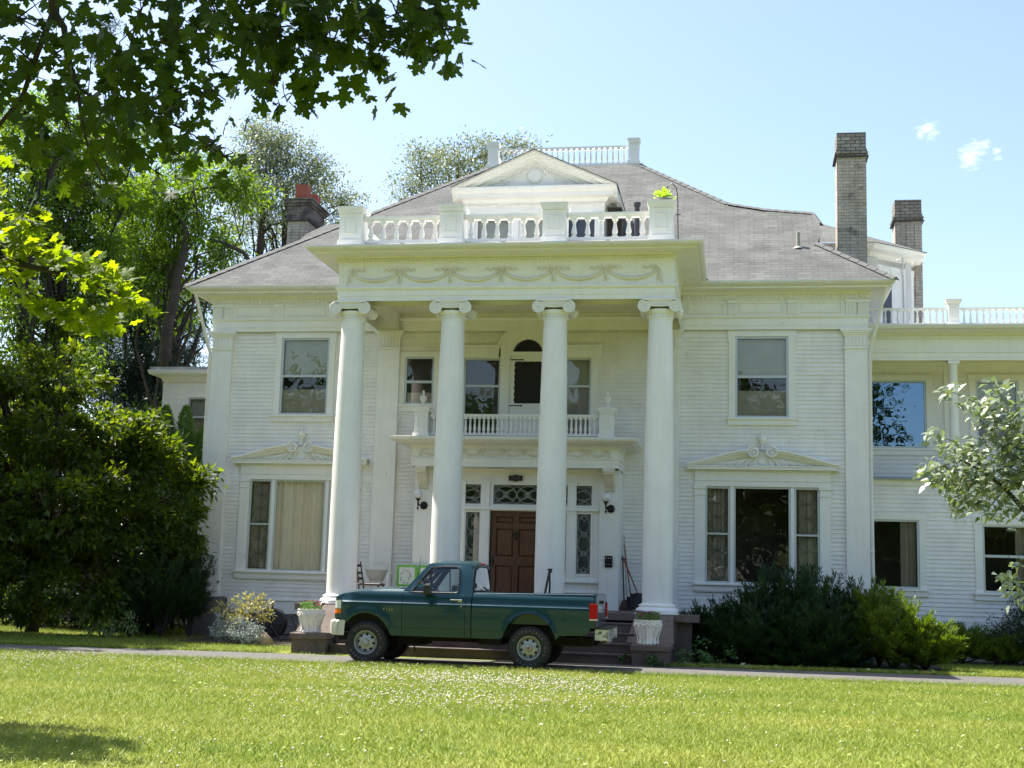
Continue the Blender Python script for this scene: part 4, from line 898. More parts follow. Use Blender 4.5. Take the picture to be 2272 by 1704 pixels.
b4 = MB(); b4.box(8.0, 9.92, YR-.03, YR+.07, 8.20, 8.24).box(10.18, 14.5, YR-.03, YR+.07, 8.20, 8.24).box(8.0, 9.92, YR-.01, YR+.05, 7.83, 7.87).box(10.18, 14.5, YR-.01, YR+.05, 7.83, 7.87)
B4 = b4.build('wing_balustrade', PAINT, H); pm4 = postmesh(.25, 7.79, 8.42, 'wing_post', .06); bm4 = balmesh(.33, .035, 'wing_baluster', 8)
for x in (10.05, 14.6): place('post', pm4, B4, (x, YR+.02, 7.79))
for i in range(12): place('baluster', bm4, B4, (9.82-.148*i, YR+.02, 7.87))
for i in range(28): place('baluster', bm4, B4, (10.30+.148*i, YR+.02, 7.87))
window(7.6, 9.60, 5.03, 6.72, YU, cas=.14, ears=False, depth=1.5, gm=GLASSB)
window(10.77, 11.77, 5.05, 6.72, YU, 5.90, cas=.15, shade=5.95)
window(7.6, 9.18, 1.60, 3.20, YR, cas=.14, ears=True, drape=[(8.78, 9.13, DRAPE2)])
window(10.58, 11.62, 1.56, 3.12, YR, 2.40, cas=.17, drape=[(11.35, 11.57, DRAPE2)])
# ================================================================== LEFT REAR WING
lw = MB(); clapboard(lw, -11.38, -7.9, 8.0, .8, 6.95, [(-10.63, -9.4, 5.0, 6.52)], pitch=.16); lw.build('left_wing_siding', SIDING, H)
lb = MB(); wall_with_holes(lb, -11.38, -7.9, 8.012, 8.2, -.2, 7.1, [(-10.63, -9.4, 5.0, 6.52)]); lb.box(-11.38, -11.2, 8.2, 14, -.2, 7.1).box(-11.42, -11.30, 7.97, 8.1, -.2, 6.95); lb.build('left_wing_core', SIDING, H)
le = MB().sweep([(0, 6.95), (.03, 6.97), (.10, 7.10), (.32, 7.14), (.36, 7.17), (.38, 7.24), (.38, 7.27), (-.2, 7.3), (-.2, 6.9)], [(-11.38, 14), (-11.38, 7.98), (-7.9, 7.98)]); le.build('left_wing_eave', GUTTER, H)
MB().box(-11.72, -7.9, 7.65, 14, 7.28, 7.36).build('left_wing_roof', mat('grey_roll_roof', (.30, .32, .34), .7), H)
window(-10.63, -9.4, 5.0, 6.52, 8.0, 5.95, cas=.16, ears=False, shade=6.0, drape=[(-10.58, -9.45, DRAPE2)])
# ================================================================== DOWNSPOUTS
for s in (-1, 1):
    d = MB(); d.tube([(s*8.36, 2.75, 8.47), (s*8.34, 2.80, 8.38), (s*8.02, 3.08, 7.06), (s*8.0, 3.12, 6.98), (s*8.0, 3.14, 3.5), (s*8.02, 3.14, .3)], .042, 8)
    for z in (6.6, 4.5, 2.4): d.box(s*8.0-.05, s*8.0+.05, 3.09, 3.20, z, z+.04)
    d.build('downspout', GUTTER, H, smooth=50)
# ================================================================== PICKUP TRUCK
TC = -3.63                                  # centre line (y)
TR = thing('pickup_truck', 'dark green single cab pickup truck parked on the drive in front of the steps', 'pickup truck', (0.35, TC, 0))
PGRN = bpy.data.materials.new('green_car_paint'); PGRN.use_nodes = True
_t = PGRN.node_tree; _p = _t.nodes['Principled BSDF']; _p.inputs['Base Color'].default_value = (.004, .040, .054, 1); _p.inputs['Metallic'].default_value = .2; _p.inputs['Roughness'].default_value = .32
_p.inputs['Coat Weight'].default_value = .55; _p.inputs['Coat Roughness'].default_value = .05; _p.inputs['Specular IOR Level'].default_value = .35
_n = _t.nodes.new('ShaderNodeTexNoise'); _n.inputs['Scale'].default_value = 5; _n.inputs['Detail'].default_value = 8; _c = _t.nodes.new('ShaderNodeTexCoord'); _t.links.new(_c.outputs['Object'], _n.inputs[0])
_r = _t.nodes.new('ShaderNodeMapRange'); _r.inputs['To Min'].default_value = .24; _r.inputs['To Max'].default_value = .42; _t.links.new(_n.outputs['Fac'], _r.inputs[0]); _t.links.new(_r.outputs[0], _p.inputs['Roughness'])
RUB = mat('tyre_rubber', (.022, .021, .02), .8, bump=.3, bscale=60); BLK = mat('black_plastic', (.02, .02, .022), .5); DARK = mat('underbody_dark', (.012, .011, .010), .9)
RIMM = mat('pale_steel_wheel', (.40, .40, .39), .4, metal=.45); CHR = mat('chrome', (.75, .75, .75), .12, metal=1); WBUMP = mat('white_bumper', (.60, .57, .53), .35, metal=.25, dirt=((.25, .2, .15), 8, .66, .6))
SEAT = mat('seat_cloth', (.22, .21, .19), .9); CGL = glassmat('car_glass', (.86, .95, .90), .82)
LEV = [.50, .56, .60, .63, .655, .66, .70, .78, .86, .93, .99, 1.04, 1.075, 1.085, 1.105, 1.115, 1.17, 1.22, 1.255, 1.28, 1.30, 1.33]
def Wd(x, z):
    pts = [(.45, .945), (.56, .965), (.65, .975), (.66, .988), (.80, 1.0), (1.0, 1.003), (1.083, 1.003), (1.11, .978), (1.2, .966), (1.26, .95), (1.30, .92), (1.34, .87)]
    w_ = np.interp(z, [p[0] for p in pts], [p[1] for p in pts])
    if x < -1.75: w_ -= .10*((-1.75-x)/.36)**2
    for c in (-1.51, 1.43):                                      # flared arches
        rr = math.hypot((x-c)/.50, (z-.37)/.54); w_ += .022*math.exp(-((rr-1.03)/.10)**2) if z > .5 else 0
    return w_
def zlowf(x):
    if abs(x+1.51) < .455: return .37+.525*math.sqrt(1-((x+1.51)/.47)**2)
    if x < -1.96: return .78
    if abs(x-1.43) < .475: return .37+.60*math.sqrt(1-((x-1.43)/.49)**2)
    if x > 1.9: return .60+.05*(x-1.9)/.7 if x < 2.50 else .76
    return .515
def topf(x):
    return float(np.interp(x, [-2.12, -2.085, -2.0, -1.9, -1.65, -1.38, -1.1, -.84, -.5, .4, .41, 2.57], [1.14, 1.175, 1.21, 1.235, 1.275, 1.305, 1.325, 1.33, 1.275, 1.28, 1.295, 1.325]))
def side(x0, x1, s, zl=zlowf, zt=topf, n=24, off=0, thick=.03):
    xs = np.linspace(x0, x1, n); mb = MB(); idx = {}
    ext_ = [x for c in (-1.51, 1.43) for x in (c-.47, c-.462, c-.44, c-.40, c+.40, c+.44, c+.462, c+.47) if x0 < x < x1]
    xs = sorted(set(list(xs)+ext_)); cols = []
    for x in xs:
        lo, hi = zl(x), zt(x); zs = [min(max(z, lo), hi) for z in LEV]; zs[0] = lo; zs[-1] = hi
        cols.append([(x, TC+s*(Wd(x, z)+off), z) for z in zs])
    k = len(LEV)
    for c in cols: mb.v += [tuple(p) for p in c]
    for i in range(len(cols)-1):
        for j in range(k-1):
            a, b, c, d = i*k+j, (i+1)*k+j, (i+1)*k+j+1, i*k+j+1
            if abs(mb.v[a][2]-mb.v[d][2]) < 1e-6 and abs(mb.v[b][2]-mb.v[c][2]) < 1e-6: continue
            f = (a, b, c, d) if s < 0 else (d, c, b, a)
            if abs(mb.v[a][2]-mb.v[d][2]) < 1e-6: f = (a, b, c) if s < 0 else (c, b, a)
            elif abs(mb.v[b][2]-mb.v[c][2]) < 1e-6: f = (a, b, d) if s < 0 else (d, b, a)
            mb.f.append(f)
    # inward return along the lower edge (arch lip)
    m = len(mb.v)
    for c in cols: x, y, z = c[0]; mb.v += [(x, y, z), (x, y-s*.05, z+.004), (x, y-s*.055, z+.03)]
    for i in range(len(cols)-1):
        for q in (0, 1): a = m+3*i+q; b = a+3; mb.f.append((a, a+1, b+1, b) if s < 0 else (b, b+1, a+1, a))
    return mb
def merge(*ms):
    r = MB()
    for m in ms: r.add(m.v, m.f)
    return r
for s in (-1, 1): merge(side(-1.985, -.855, s, n=30), side(-2.11, -1.985, s, zl=lambda x: 1.118, n=5), side(-2.11, -1.985, s, zl=lambda x: .78, zt=lambda x: .862, n=5)).build('front_fender', PGRN, TR, smooth=28)
for s in (-1, 1): side(-.848, .284, s, n=14).build('door', PGRN, TR, smooth=28)
cab = merge(*[side(.292, .392, s, n=3) for s in (-1, 1)])
# upper door frames and cab pillars
OUT = [(-.85, 1.30), (-.63, 1.56), (-.43, 1.79), (-.15, 1.815), (.15, 1.82), (.36, 1.80), (.385, 1.55), (.392, 1.26), (.1, 1.262), (-.4, 1.262)]
INN = [(-.71, 1.285), (-.545, 1.515), (-.385, 1.725), (-.15, 1.742), (.07, 1.745), (.135, 1.715), (.14, 1.5), (.14, 1.31), (.09, 1.287), (-.4, 1.285)]
def wy(x, z): return .945-(z-1.27)*.31-(max(0, z-1.76)**1.5)*2.5
def roofz(v): return 1.80+.075*(1-abs(v)**3.2)
for s in (-1, 1):
    vs = [(x, TC+s*wy(x, z), z) for x, z in OUT]+[(x, TC+s*(wy(x, z)-.004), z) for x, z in INN]+[(x, TC+s*(wy(x, z)-.05), z) for x, z in INN]; n = len(OUT)
    cab.add(vs, [((i, (i+1) % n, n+(i+1) % n, n+i) if s > 0 else (n+i, n+(i+1) % n, (i+1) % n, i)) for i in range(n)]+[((n+i, n+(i+1) % n, 2*n+(i+1) % n, 2*n+i)) for i in range(n)])
# roof skin
nx, ny = 9, 15; rx = np.linspace(-.43, .365, nx); vs = []
for i, x in enumerate(rx):
    for j in range(ny):
        v_ = -1+2*j/(ny-1); e = .018*(1-abs((x+.03)/.42)**4)
        vs.append((x-(.035*(1-v_*v_) if i == 0 else 0)+(.02*(1-v_*v_) if i == nx-1 else 0), TC+v_*wy(x, 1.80), roofz(v_)-.02+e-(.045 if i in (0, nx-1) and abs(v_) < .99 else 0)*1.0))
cab.add(vs, [(i*ny+j, (i+1)*ny+j, (i+1)*ny+j+1, i*ny+j+1) for i in range(nx-1) for j in range(ny-1)])
# rear wall of the cab with window opening
def rw_(v, z): return (.392-(z-1.27)*.03+.03*(1-v*v), TC+v*wy(0, z), z)
Oo = [(-1, .52), (-1, 1.1), (-1, 1.3), (-1, 1.5), (-1, 1.78), (-.5, 1.815), (0, 1.825), (.5, 1.815), (1, 1.78), (1, 1.5), (1, 1.3), (1, 1.1), (1, .52), (0, .52)]
Ii = [(-.84, 1.33), (-.87, 1.34), (-.88, 1.37), (-.86, 1.5), (-.80, 1.72), (-.5, 1.755), (0, 1.765), (.5, 1.755), (.80, 1.72), (.86, 1.5), (.88, 1.37), (.87, 1.34), (.84, 1.33), (0, 1.33)]
vs = [rw_(a, b) if b > 1.2 else (.395, TC+a*.95, b) for a, b in Oo]+[rw_(a, b) for a, b in Ii]; n = len(Oo)
cab.add(vs, [(i, (i+1) % n, n+(i+1) % n, n+i) for i in range(n)])
CAB = cab.build('cab', PGRN, TR, smooth=32)
dc = MB().box(-.70, .38, TC-.93, TC+.93, .50, .56).box(-.80, -.74, TC-.93, TC+.93, .56, 1.28); dc.build('cab_floor', DARK, TR)
rl = MB()                                                                # black rubber round the glass
for s in (-1, 1):
    rl.tube([(x, TC+s*(wy(x, z)-.002), z) for x, z in INN+INN[:1]], .012, 6)
    rl.tube([(-.405, TC+s*(wy(0, 1.29)-.012), 1.29), (-.395, TC+s*(wy(0, 1.73)-.012), 1.725)], .013, 6)
rl.tube([Vector(rw_(a, b))+Vector((.004, 0, 0)) for a, b in Ii+Ii[:1]], .014, 6)
rl.build('window_seal', BLK, CAB)
gl = MB()
for s in (-1, 1): gl.add([(x, TC+s*(wy(x, z)-.03), z) for x, z in INN], [tuple(range(len(INN)))])
gl.add([rw_(a, b) for a, b in Ii], [tuple(range(len(Ii)))]); gl.build('side_glass', CGL, CAB)
ws = MB(); nn = 9
for j in range(nn):
    v_ = -1+2*j/(nn-1); ws.v += [(-.84-.05*(1-v_*v_), TC+v_*.86, 1.325), (-.425-.04*(1-v_*v_), TC+v_*.765, 1.79+.03*(1-v_*v_))]
ws.f = [(2*j, 2*j+1, 2*j+3, 2*j+2) for j in range(nn-1)]; ws.build('windshield', CGL, CAB)
# hood, cowl
hd = MB(); nx, ny = 12, 15; xs = np.linspace(-2.11, -.80, nx)
for x in xs:
    for j in range(ny):
        v_ = -1+2*j/(ny-1); zt_ = topf(x); bow = .045*(1-abs(v_)**2.5)+(.012 if .30 < abs(v_) < .55 else 0)
        hd.v.append((x-.06*(1-v_*v_)*max(0, (-1.6-x))*2, TC+v_*(Wd(x, min(zt_, 1.33))-.004), zt_+bow-(.03 if x < -2.08 else 0)))
hd.f = [(i*ny+j, (i+1)*ny+j, (i+1)*ny+j+1, i*ny+j+1) for i in range(nx-1) for j in range(ny-1)]
hd.build('hood', PGRN, TR, smooth=40)
cw_ = MB().box(-.93, -.80, TC-.85, TC+.85, 1.30, 1.345); cw_.tube([(-.95, TC-.55, 1.36), (-.86, TC-.1, 1.375)], .008, 5).tube([(-.95, TC+.15, 1.37), (-.86, TC+.6, 1.375)], .008, 5); cw_.build('cowl_and_wipers', BLK, TR)
# grille, lamps, bumpers
gr = MB().box(-2.14, -2.06, TC-.62, TC+.62, .86, 1.12)
for k in range(4): gr.box(-2.165, -2.13, TC-.62, TC+.62, .88+.06*k, .895+.06*k)
gr.build('grille', mat('grille_grey', (.10, .11, .11), .4), TR)
fm = MB().box(-2.10, -1.0, TC-.86, TC+.86, .60, 1.10).box(-.9, 2.5, TC-.45, TC-.35, .42, .56).box(-.9, 2.5, TC+.35, TC+.45, .42, .56).box(-1.05, -.6, TC-.5, TC+.4, .34, .52).box(.5, .9, TC-.75, TC-.4, .40, .52)
fm.tube([(-1.51, TC-.7, .37), (-1.51, TC+.7, .37)], .06, 10).tube([(1.43, TC-.7, .37), (1.43, TC+.7, .37)], .06, 10).ball((1.43, TC+.05, .37), .17, 12, 8).tube([(.1, TC+.6, .42), (1.9, TC+.62, .50), (2.4, TC+.6, .48)], .035, 8)
for c in (-1.51, 1.43): fm.box(c-.5, c+.5, TC-.70, TC+.70, .55, .90)
fm.build('chassis', DARK, TR)
for s in (-1, 1):
    def lampbox(z0, z1, e=0):
        p = [(-2.125-e, TC+s*.64), (-2.115-e, TC+s*(.885+e)), (-2.07, TC+s*(.932+e)), (-1.985, TC+s*(.962+e)), (-1.96, TC+s*.64)]
        if s > 0: p = p[::-1]
        return MB().frustum(p[::-1], z0, p[::-1], z1)
    hl = lampbox(.958, 1.108).build('headlight', mat('lamp_glass', (.78, .80, .78), .08, spec=.8, coat=1), TR)
    lampbox(.872, .95).build('amber_lens', mat('amber_lens', (.80, .16, .01), .3, spec=.3), hl)
    q = lampbox(1.109, 1.12, .006); w2 = lampbox(.951, .957, .004); w3 = lampbox(.860, .871, .006); merge(q, w2, w3).build('lamp_bezel', BLK, hl)
    g_ = MB()
    for k in range(4):
        for m3 in (lampbox(.975+.033*k, .978+.033*k, .003),): g_.add(m3.v, m3.f)
    g_.build('lens_rib', mat('lens_rib_grey', (.45, .46, .46), .3), hl)
bf = MB(); pl = [(-2.03, 1.01), (-2.14, .965), (-2.22, .80), (-2.26, .4), (-2.27, 0), (-2.26, -.4), (-2.22, -.80), (-2.14, -.965), (-2.03, -1.01)]
for k, (z, ins) in enumerate([(.49, .035), (.51, .008), (.60, 0), (.66, 0), (.73, .004), (.755, .03)]):
    for x, v_ in pl: bf.v.append((x+ins, TC+v_*(1-ins*.6), z))
n = len(pl)
bf.f = [(k*n+i, k*n+i+1, (k+1)*n+i+1, (k+1)*n+i) for k in range(5) for i in range(n-1)]
o = len(bf.v); bf.v += [(-1.90, TC+1.0, .49), (-1.89, TC+1.0, .755), (-1.90, TC-1.0, .49), (-1.89, TC-1.0, .755)]
bf.f += [(0, o, o+1, 5*n), (n-1, o+2, o+3, 6*n-1)]
for k in range(5): pass
bf.f += [tuple(5*n+i for i in range(n))+(o+3, o+1)]
bf.v += [(-1.90, TC-1.004, .50), (-2.06, TC-1.0, .50), (-2.09, TC-.985, .75), (-1.885, TC-1.004, .75)]; q = len(bf.v)-4; bf.f.append((q, q+1, q+2, q+3))
bf.build('front_bumper', WBUMP, TR, smooth=40)
MB().box(-2.05, -1.93, TC-.80, TC-.62, .40, .52).build('tow_bracket', DARK, TR)
# bed
for s in (-1, 1): side(.408, 2.565, s, n=40).build('bed_side', PGRN, TR, smooth=28)
rb = MB()
for s in (-1, 1):
    ys = [TC+s*.93, TC+s*.915, TC+s*.86, TC+s*.85]; zs_ = [0, .012, .012, -.03]
    for x in (.412, 2.56):
        for y, dz in zip(ys, zs_): rb.v.append((x, y, topf(x)-.004+dz))
    o = len(rb.v)-8; rb.f += [(o+i, o+i+1, o+5+i, o+4+i) for i in range(3)]
    rb.box(.42, 2.53, TC+s*.83, TC+s*.85, .80, 1.29)
rb.box(.412, .43, TC-.90, TC+.90, .55, 1.295).box(.43, 2.5, TC-.84, TC+.84, .78, .80); rb.build('bed_liner', PGRN, TR)
tg = MB().box(2.545, 2.59, TC-.83, TC+.83, .77, 1.30).box(2.53, 2.60, TC-.835, TC+.835, 1.29, 1.325).box(2.59, 2.598, TC-.6, TC+.6, .88, 1.14)
tg.build('tailgate', mat('tailgate_grey', (.07, .085, .10), .3, coat=1, dirt=((.3, .3, .3), 4, .60, .5)), TR)
MB().box(2.56, 2.63, TC-.09, TC+.09, 1.16, 1.22).build('tailgate_handle', BLK, TR)
MB().box(2.55, 2.58, TC-.985, TC-.83, .76, 1.30).box(2.55, 2.58, TC+.83, TC+.985, .76, 1.30).build('rear_post', PGRN, TR)
for s in (-1, 1):
    y1 = TC+s*1.0; t_ = MB().cbox((2.548, y1-s*.085, 1.03), (.12, .19, .30), .015)
    tl = t_.build('tail_light', mat('red_lens', (.42, .004, .006), .45, spec=.2), TR); MB().cbox((2.55, y1-s*.085, .90), (.137, .193, .035), .01).build('reverse_lens', mat('clear_lens', (.6, .58, .5), .2), tl)
    MB().box(2.468, 2.60, y1-s*.06 if s > 0 else y1-.002, y1+.002 if s > 0 else y1+.06, .865, 1.195).build('lamp_bezel', BLK, tl)
rbp = MB(); rbp.box(2.58, 2.80, TC-.93, TC-.28, .55, .735).box(2.58, 2.80, TC+.28, TC+.93, .55, .735).box(2.60, 2.76, TC-.279, TC+.279, .49, .70)
rbp.build('rear_bumper', mat('peeling_white_bumper', (.50, .48, .42), .5, dirt=((.035, .03, .028), 7.5, .50, 1)), TR)
MB().box(2.57, 2.81, TC-.94, TC+.94, .7355, .755).build('bumper_step', BLK, TR)
hi = MB().box(2.2, 2.62, TC-.04, TC+.04, .46, .52).tube([(2.3, TC-.55, .50), (2.3, TC-.55, .60)], .03, 6); hi.build('tow_hitch', DARK, TR)
# trim: fuel flap outline, handle, badge, mirror, moulding
yn = TC-1.003
fl = MB(); c_ = [(1.895, .87), (1.91, .855), (2.035, .855), (2.05, .87), (2.05, .995), (2.035, 1.01), (1.91, 1.01), (1.895, .995)]
fl.tube([(x, TC-Wd(x, z)-.0005, z) for x, z in c_+c_[:1]], .004, 5); fl.build('fuel_flap', BLK, TR)
ha = MB().cbox((.12, yn-.012, 1.165), (.20, .022, .022), .004).cbox((.195, yn-.006, 1.152), (.07, .02, .05), .004); ha.lathe([(.014, 0), (.012, -.008)], (.215, yn, 1.06), 10, 'y')
ha.build('door_handle', CHR, TR)
ml = MB()
for x0, x1 in ((-1.0, -.86), (-.84, .28), (.30, .39), (.42, .96), (1.90, 2.46)):
    pass
def chars(mb, txt, x, z, y, size, gap):
    for i, c in enumerate(txt):
        v_, f_ = text_geo(c, size, .002); mb.add([(x+gap*i+a, y-b_, z+h) for a, h, b_ in v_], f_)
bd_ = MB(); chars(bd_, 'F150', -1.18, .962, yn-.002, .062, .048); bd_.build('fender_badge', mat('badge_gold', (.45, .42, .30), .3, metal=.6), TR)
for s in (-1, 1):
    mi = MB(); ym = TC+s*1.17; mi.frustum([(-.42, ym-.09), (-.30, ym-.09), (-.30, ym+.09), (-.42, ym+.09)], 1.27, [(-.40, ym-.09), (-.30, ym-.09), (-.30, ym+.09), (-.40, ym+.09)], 1.41)
    mi.frustum([(-.40, ym-.09), (-.30, ym-.09), (-.30, ym+.09), (-.40, ym+.09)], 1.41, [(-.37, ym-.07), (-.30, ym-.07), (-.30, ym+.07), (-.37, ym+.07)], 1.445); mi.box(-.45, -.32, TC+s*.95 if s > 0 else ym, ym if s > 0 else TC-.95, 1.245, 1.275)
    mr_ = mi.build('side_mirror', BLK, TR); MB().box(-.299, -.296, ym-.075, ym+.075, 1.29, 1.42).build('mirror_glass', CHR, mr_)
al = MB().tube([(-1.0, TC+.62, 1.33), (-.93, TC+.62, 1.95)], .004, 5); al.build('antenna', BLK, TR)
bl_ = MB().cbox((.40, TC, 1.815), (.05, .30, .03), .005); bl_.build('high_stop_lamp', MATS['red_lens'], TR)
# interior
it = MB().cbox((.02, TC, 1.0), (.55, 1.60, .22), .03); it.frustum([(.16, TC-.8), (.30, TC-.8), (.30, TC+.8), (.16, TC+.8)], 1.0, [(.28, TC-.78), (.36, TC-.78), (.36, TC+.78), (.28, TC+.78)], 1.36)
it.build('bench_seat', SEAT, TR)
it = MB().cbox((-.66, TC, 1.22), (.26, 1.7, .14), .03); it.build('dashboard', BLK, TR)
sw_ = MB(); sc0 = Vector((-.36, TC-.42, 1.30)); ax = Vector((.55, 0, .45)).normalized(); u_ = Vector((0, 1, 0)); v_ = ax.cross(u_)
sw_.tube([sc0+(u_*math.cos(a)+v_*math.sin(a))*.185 for a in np.linspace(0, 2*math.pi, 25)], .014, 6).tube([sc0-u_*.18, sc0-ax*.04, sc0+u_*.18], .014, 6).tube([sc0-ax*.03, sc0-ax*.30], .03, 8); sw_.build('steering_wheel', BLK, TR)
it = MB().cbox((-.36, TC, 1.70), (.02, .22, .06), .006).tube([(-.36, TC, 1.70), (-.38, TC, 1.79)], .008, 5); it.build('interior_mirror', BLK, TR)
it = MB().tube([(.22, TC-.76, 1.70), (.12, TC-.66, 1.28)], .02, 4).tube([(.22, TC+.74, 1.70), (.12, TC+.66, 1.28)], .02, 4); it.build('seat_belt', BLK, TR)
# wheels
tyre = MB(); tyre.lathe([(.21, -.10), (.215, -.112), (.25, -.128), (.30, -.132), (.335, -.122), (.358, -.108), (.368, -.09), (.372, 0), (.368, .09), (.358, .108), (.335, .122), (.30, .132), (.25, .128), (.215, .112), (.21, .10)], (0, 0, 0), 56, 'y', cap=False)
for k in range(56):
    a = 2*math.pi*k/56
    for y0, y1 in ((-.108, -.062), (-.022, .022), (.062, .108)):
        p = [(math.cos(a+d)*r_, y, math.sin(a+d)*r_) for y in (y0, y1) for d, r_ in ((-.030, .366), (.030, .366), (.028, .377), (-.028, .377))]
        tyre.add(p, [(0, 3, 2, 1), (4, 5, 6, 7), (0, 1, 5, 4), (1, 2, 6, 5), (2, 3, 7, 6), (3, 0, 4, 7)])
tym = tyre.mesh('tyre', RUB, (0, 0, 0), 40)
lt = MB()
def ringtext(txt, a0, da):
    for i, c in enumerate(txt):
        a = R(a0-da*i); v_, f_ = text_geo(c, .052, .0015)
        lt.add([((.288+h)*math.cos(a)+(x)*math.sin(a), -.1335-b_, (.288+h)*math.sin(a)-(x)*math.cos(a)) for x, h, b_ in v_], f_)
ringtext('DISCOVERER', 165, 13); ringtext('M+S', 15, 12); ringtext('COOPER', 305, 13)
ltm = lt.mesh('tyre_lettering', mat('tyre_white_letter', (.20, .20, .19), .8), (0, 0, 0))
rm = MB(); rm.lathe([(.205, .09), (.208, -.085), (.213, -.105), (.207, -.118), (.196, -.115), (.188, -.085), (.180, -.055), (.176, -.03), (.176, .08)], (0, 0, 0), 48, 'y', cap=False)
# spoke disc with eight windows
nseg = 64; rings = [(.177, -.045), (.160, -.062), (.118, -.080), (.085, -.092), (.06, -.092)]
vs = []
for r_, h in rings:
    for i in range(nseg): a = 2*math.pi*i/nseg; vs.append((r_*math.cos(a), h, r_*math.sin(a)))
fs = []
for j in range(len(rings)-1):
    for i in range(nseg):
        if j == 1 and (i % 8) in (3, 4, 5): continue
        fs.append((j*nseg+i, j*nseg+(i+1) % nseg, (j+1)*nseg+(i+1) % nseg, (j+1)*nseg+i))
rm.add(vs, fs); rm.lathe([(.062, -.09), (.055, -.125), (.045, -.135), (.03, -.137), (.001, -.14)], (0, 0, 0), 20, 'y')
for k in range(5):
    a = 2*math.pi*k/5; rm.lathe([(.011, -.09), (.011, -.108), (.002, -.112)], (.073*math.cos(a), 0, .073*math.sin(a)), 8, 'y')
rmm = rm.mesh('wheel_rim', RIMM, (0, 0, 0), 40)
bk_ = MB().lathe([(.175, -.02), (.001, -.02)], (0, 0, 0), 24, 'y').mesh('brake_disc', mat('brake_rust', (.03, .022, .018), .8), (0, 0, 0))
cap_ = MB().lathe([(.030, -.1395), (.001, -.141)], (0, 0, 0), 14, 'y').mesh('hub_cap', mat('faded_red_hub', (.35, .10, .05), .5), (0, 0, 0))
wh = MB().lathe([(.17, -.05), (.17, .09)], (0, 0, 0), 20, 'y').mesh('wheel', DARK, (0, 0, 0))
for (x, s) in ((-1.51, -1), (1.43, -1), (-1.51, 1), (1.43, 1)):
    yc_ = TC+s*.83; wq = place('wheel', wh, TR, (x, yc_, .377))
    kids = [place('tyre', tym, wq, (x, yc_, .377)), place('rim', rmm, wq, (x, yc_, .377)), place('brake_disc', bk_, wq, (x, yc_, .377)), place('tyre_lettering', ltm, wq, (x, yc_, .377))]
    if x > 0: kids.append(place('hub_cap', cap_, wq, (x, yc_, .377)))
    for k in kids:
        k.rotation_euler = ((0, 0, math.pi) if s > 0 else (0, R(12 if x > 0 else 31), 0))
# ================================================================== THINGS AROUND THE PORCH
# white urn planters on the stair piers
FLO = leafmat('petunia_leaf', (.05, .13, .03), (.12, .20, .05))
def petals(name, parent, cx, cy, z, rad, cols, n, seed, tall=.14):
    g = np.random.default_rng(seed); V, F = [], []
    for i in range(420):
        a, r_ = g.uniform(0, 6.28), rad*math.sqrt(g.uniform()); p = np.array([cx+r_*math.cos(a), cy+r_*math.sin(a), z+g.uniform(0, tall)]); d = g.normal(size=3); d[2] = abs(d[2]); d /= np.linalg.norm(d); q = np.cross(d, g.normal(size=3)); q /= np.linalg.norm(q); L = .055; k = len(V)
        V += [p, p+d*L*.5+q*.012, p+d*L, p+d*L*.5-q*.012]; F.append((k, k+1, k+2, k+3))
    npmesh('foliage', V, F, FLO, parent)
    for ci, c in enumerate(cols):
        m = MB()
        for i in range(n):
            a, r_ = g.uniform(0, 6.28), rad*math.sqrt(g.uniform()); m.lathe([(.004, -.01), (.036, .008), (.038, .016), (.002, .006)], (cx+r_*math.cos(a), cy+r_*math.sin(a), z+tall*g.uniform(.6, 1.2)), 7)
        m.build('blossoms', mat('petal_%s' % c[0], c[1], .6), parent)
PLW = mat('weathered_planter', (.80, .77, .71), .75, var=.12, vscale=7, bump=.5, bscale=22, dirt=((.16, .14, .12), 13, .60, .7))
def planter(cx, cy, z0, w_, h, lab, cols, grp, seed):
    t = thing('urn_planter', lab, 'planter', (cx, cy, z0), grp); m = MB(); n = 40
    prof = [(.60, 0), (.62, .03), (.56, .08), (.62, .25), (.76, .50), (.90, .72), (.96, .86), (.98, .93), (1.0, .95), (1.0, 1.0), (.90, 1.0), (.88, .93)]
    vs = []
    for r_, hh in prof:
        for i in range(n):
            a = 2*math.pi*i/n; lobe = 1+.045*math.cos(a*4+math.pi)*(1-hh)+.02*math.sin(a*12+hh*9)*(1 if .62 < hh < .9 else 0); r2 = w_/2*r_*lobe; vs.append((cx+r2*math.cos(a), cy+r2*math.sin(a), z0+h*hh))
    k = len(prof); m.add(vs, [(j*n+i, j*n+(i+1) % n, (j+1)*n+(i+1) % n, (j+1)*n+i) for j in range(k-1) for i in range(n)]+[tuple(range((k-1)*n, k*n))])
    for i in range(4):                                                     # scroll feet and ribs
        a = math.pi/4+math.pi/2*i+.0; r0 = w_/2*.62
        m.tube([(cx+w_/2*q*math.cos(a), cy+w_/2*q*math.sin(a), z0+h*p) for q, p in ((.96, .72), (.82, .5), (.70, .3), (.68, .12), (.80, .04))], [.022, .018, .018, .024, .024], 8)
        a += math.pi/4; m.tube([(cx+w_/2*q*math.cos(a), cy+w_/2*q*math.sin(a), z0+h*p) for q, p in ((.94, .72), (.72, .3), (.70, .05))], [.014, .014, .024], 8)
    for i in range(36):
        a = 2*math.pi*i/36; m.ball((cx+w_/2*.955*math.cos(a), cy+w_/2*.955*math.sin(a), z0+h*(.80+.05*math.sin(i*2.4))), .022, 6, 4)
    m.build('bowl', PLW, t, smooth=50); petals('flowers', t, cx, cy, z0+h-.01, w_*.42, cols, 9, seed)
    return t
planter(-3.40, -1.90, .40, .56, .46, 'white urn planter with pink flowers on the stone pier by the truck bonnet', [('pink', (.65, .05, .22)), ('purple', (.25, .03, .22))], 'white urn planters on the stair piers', 3)
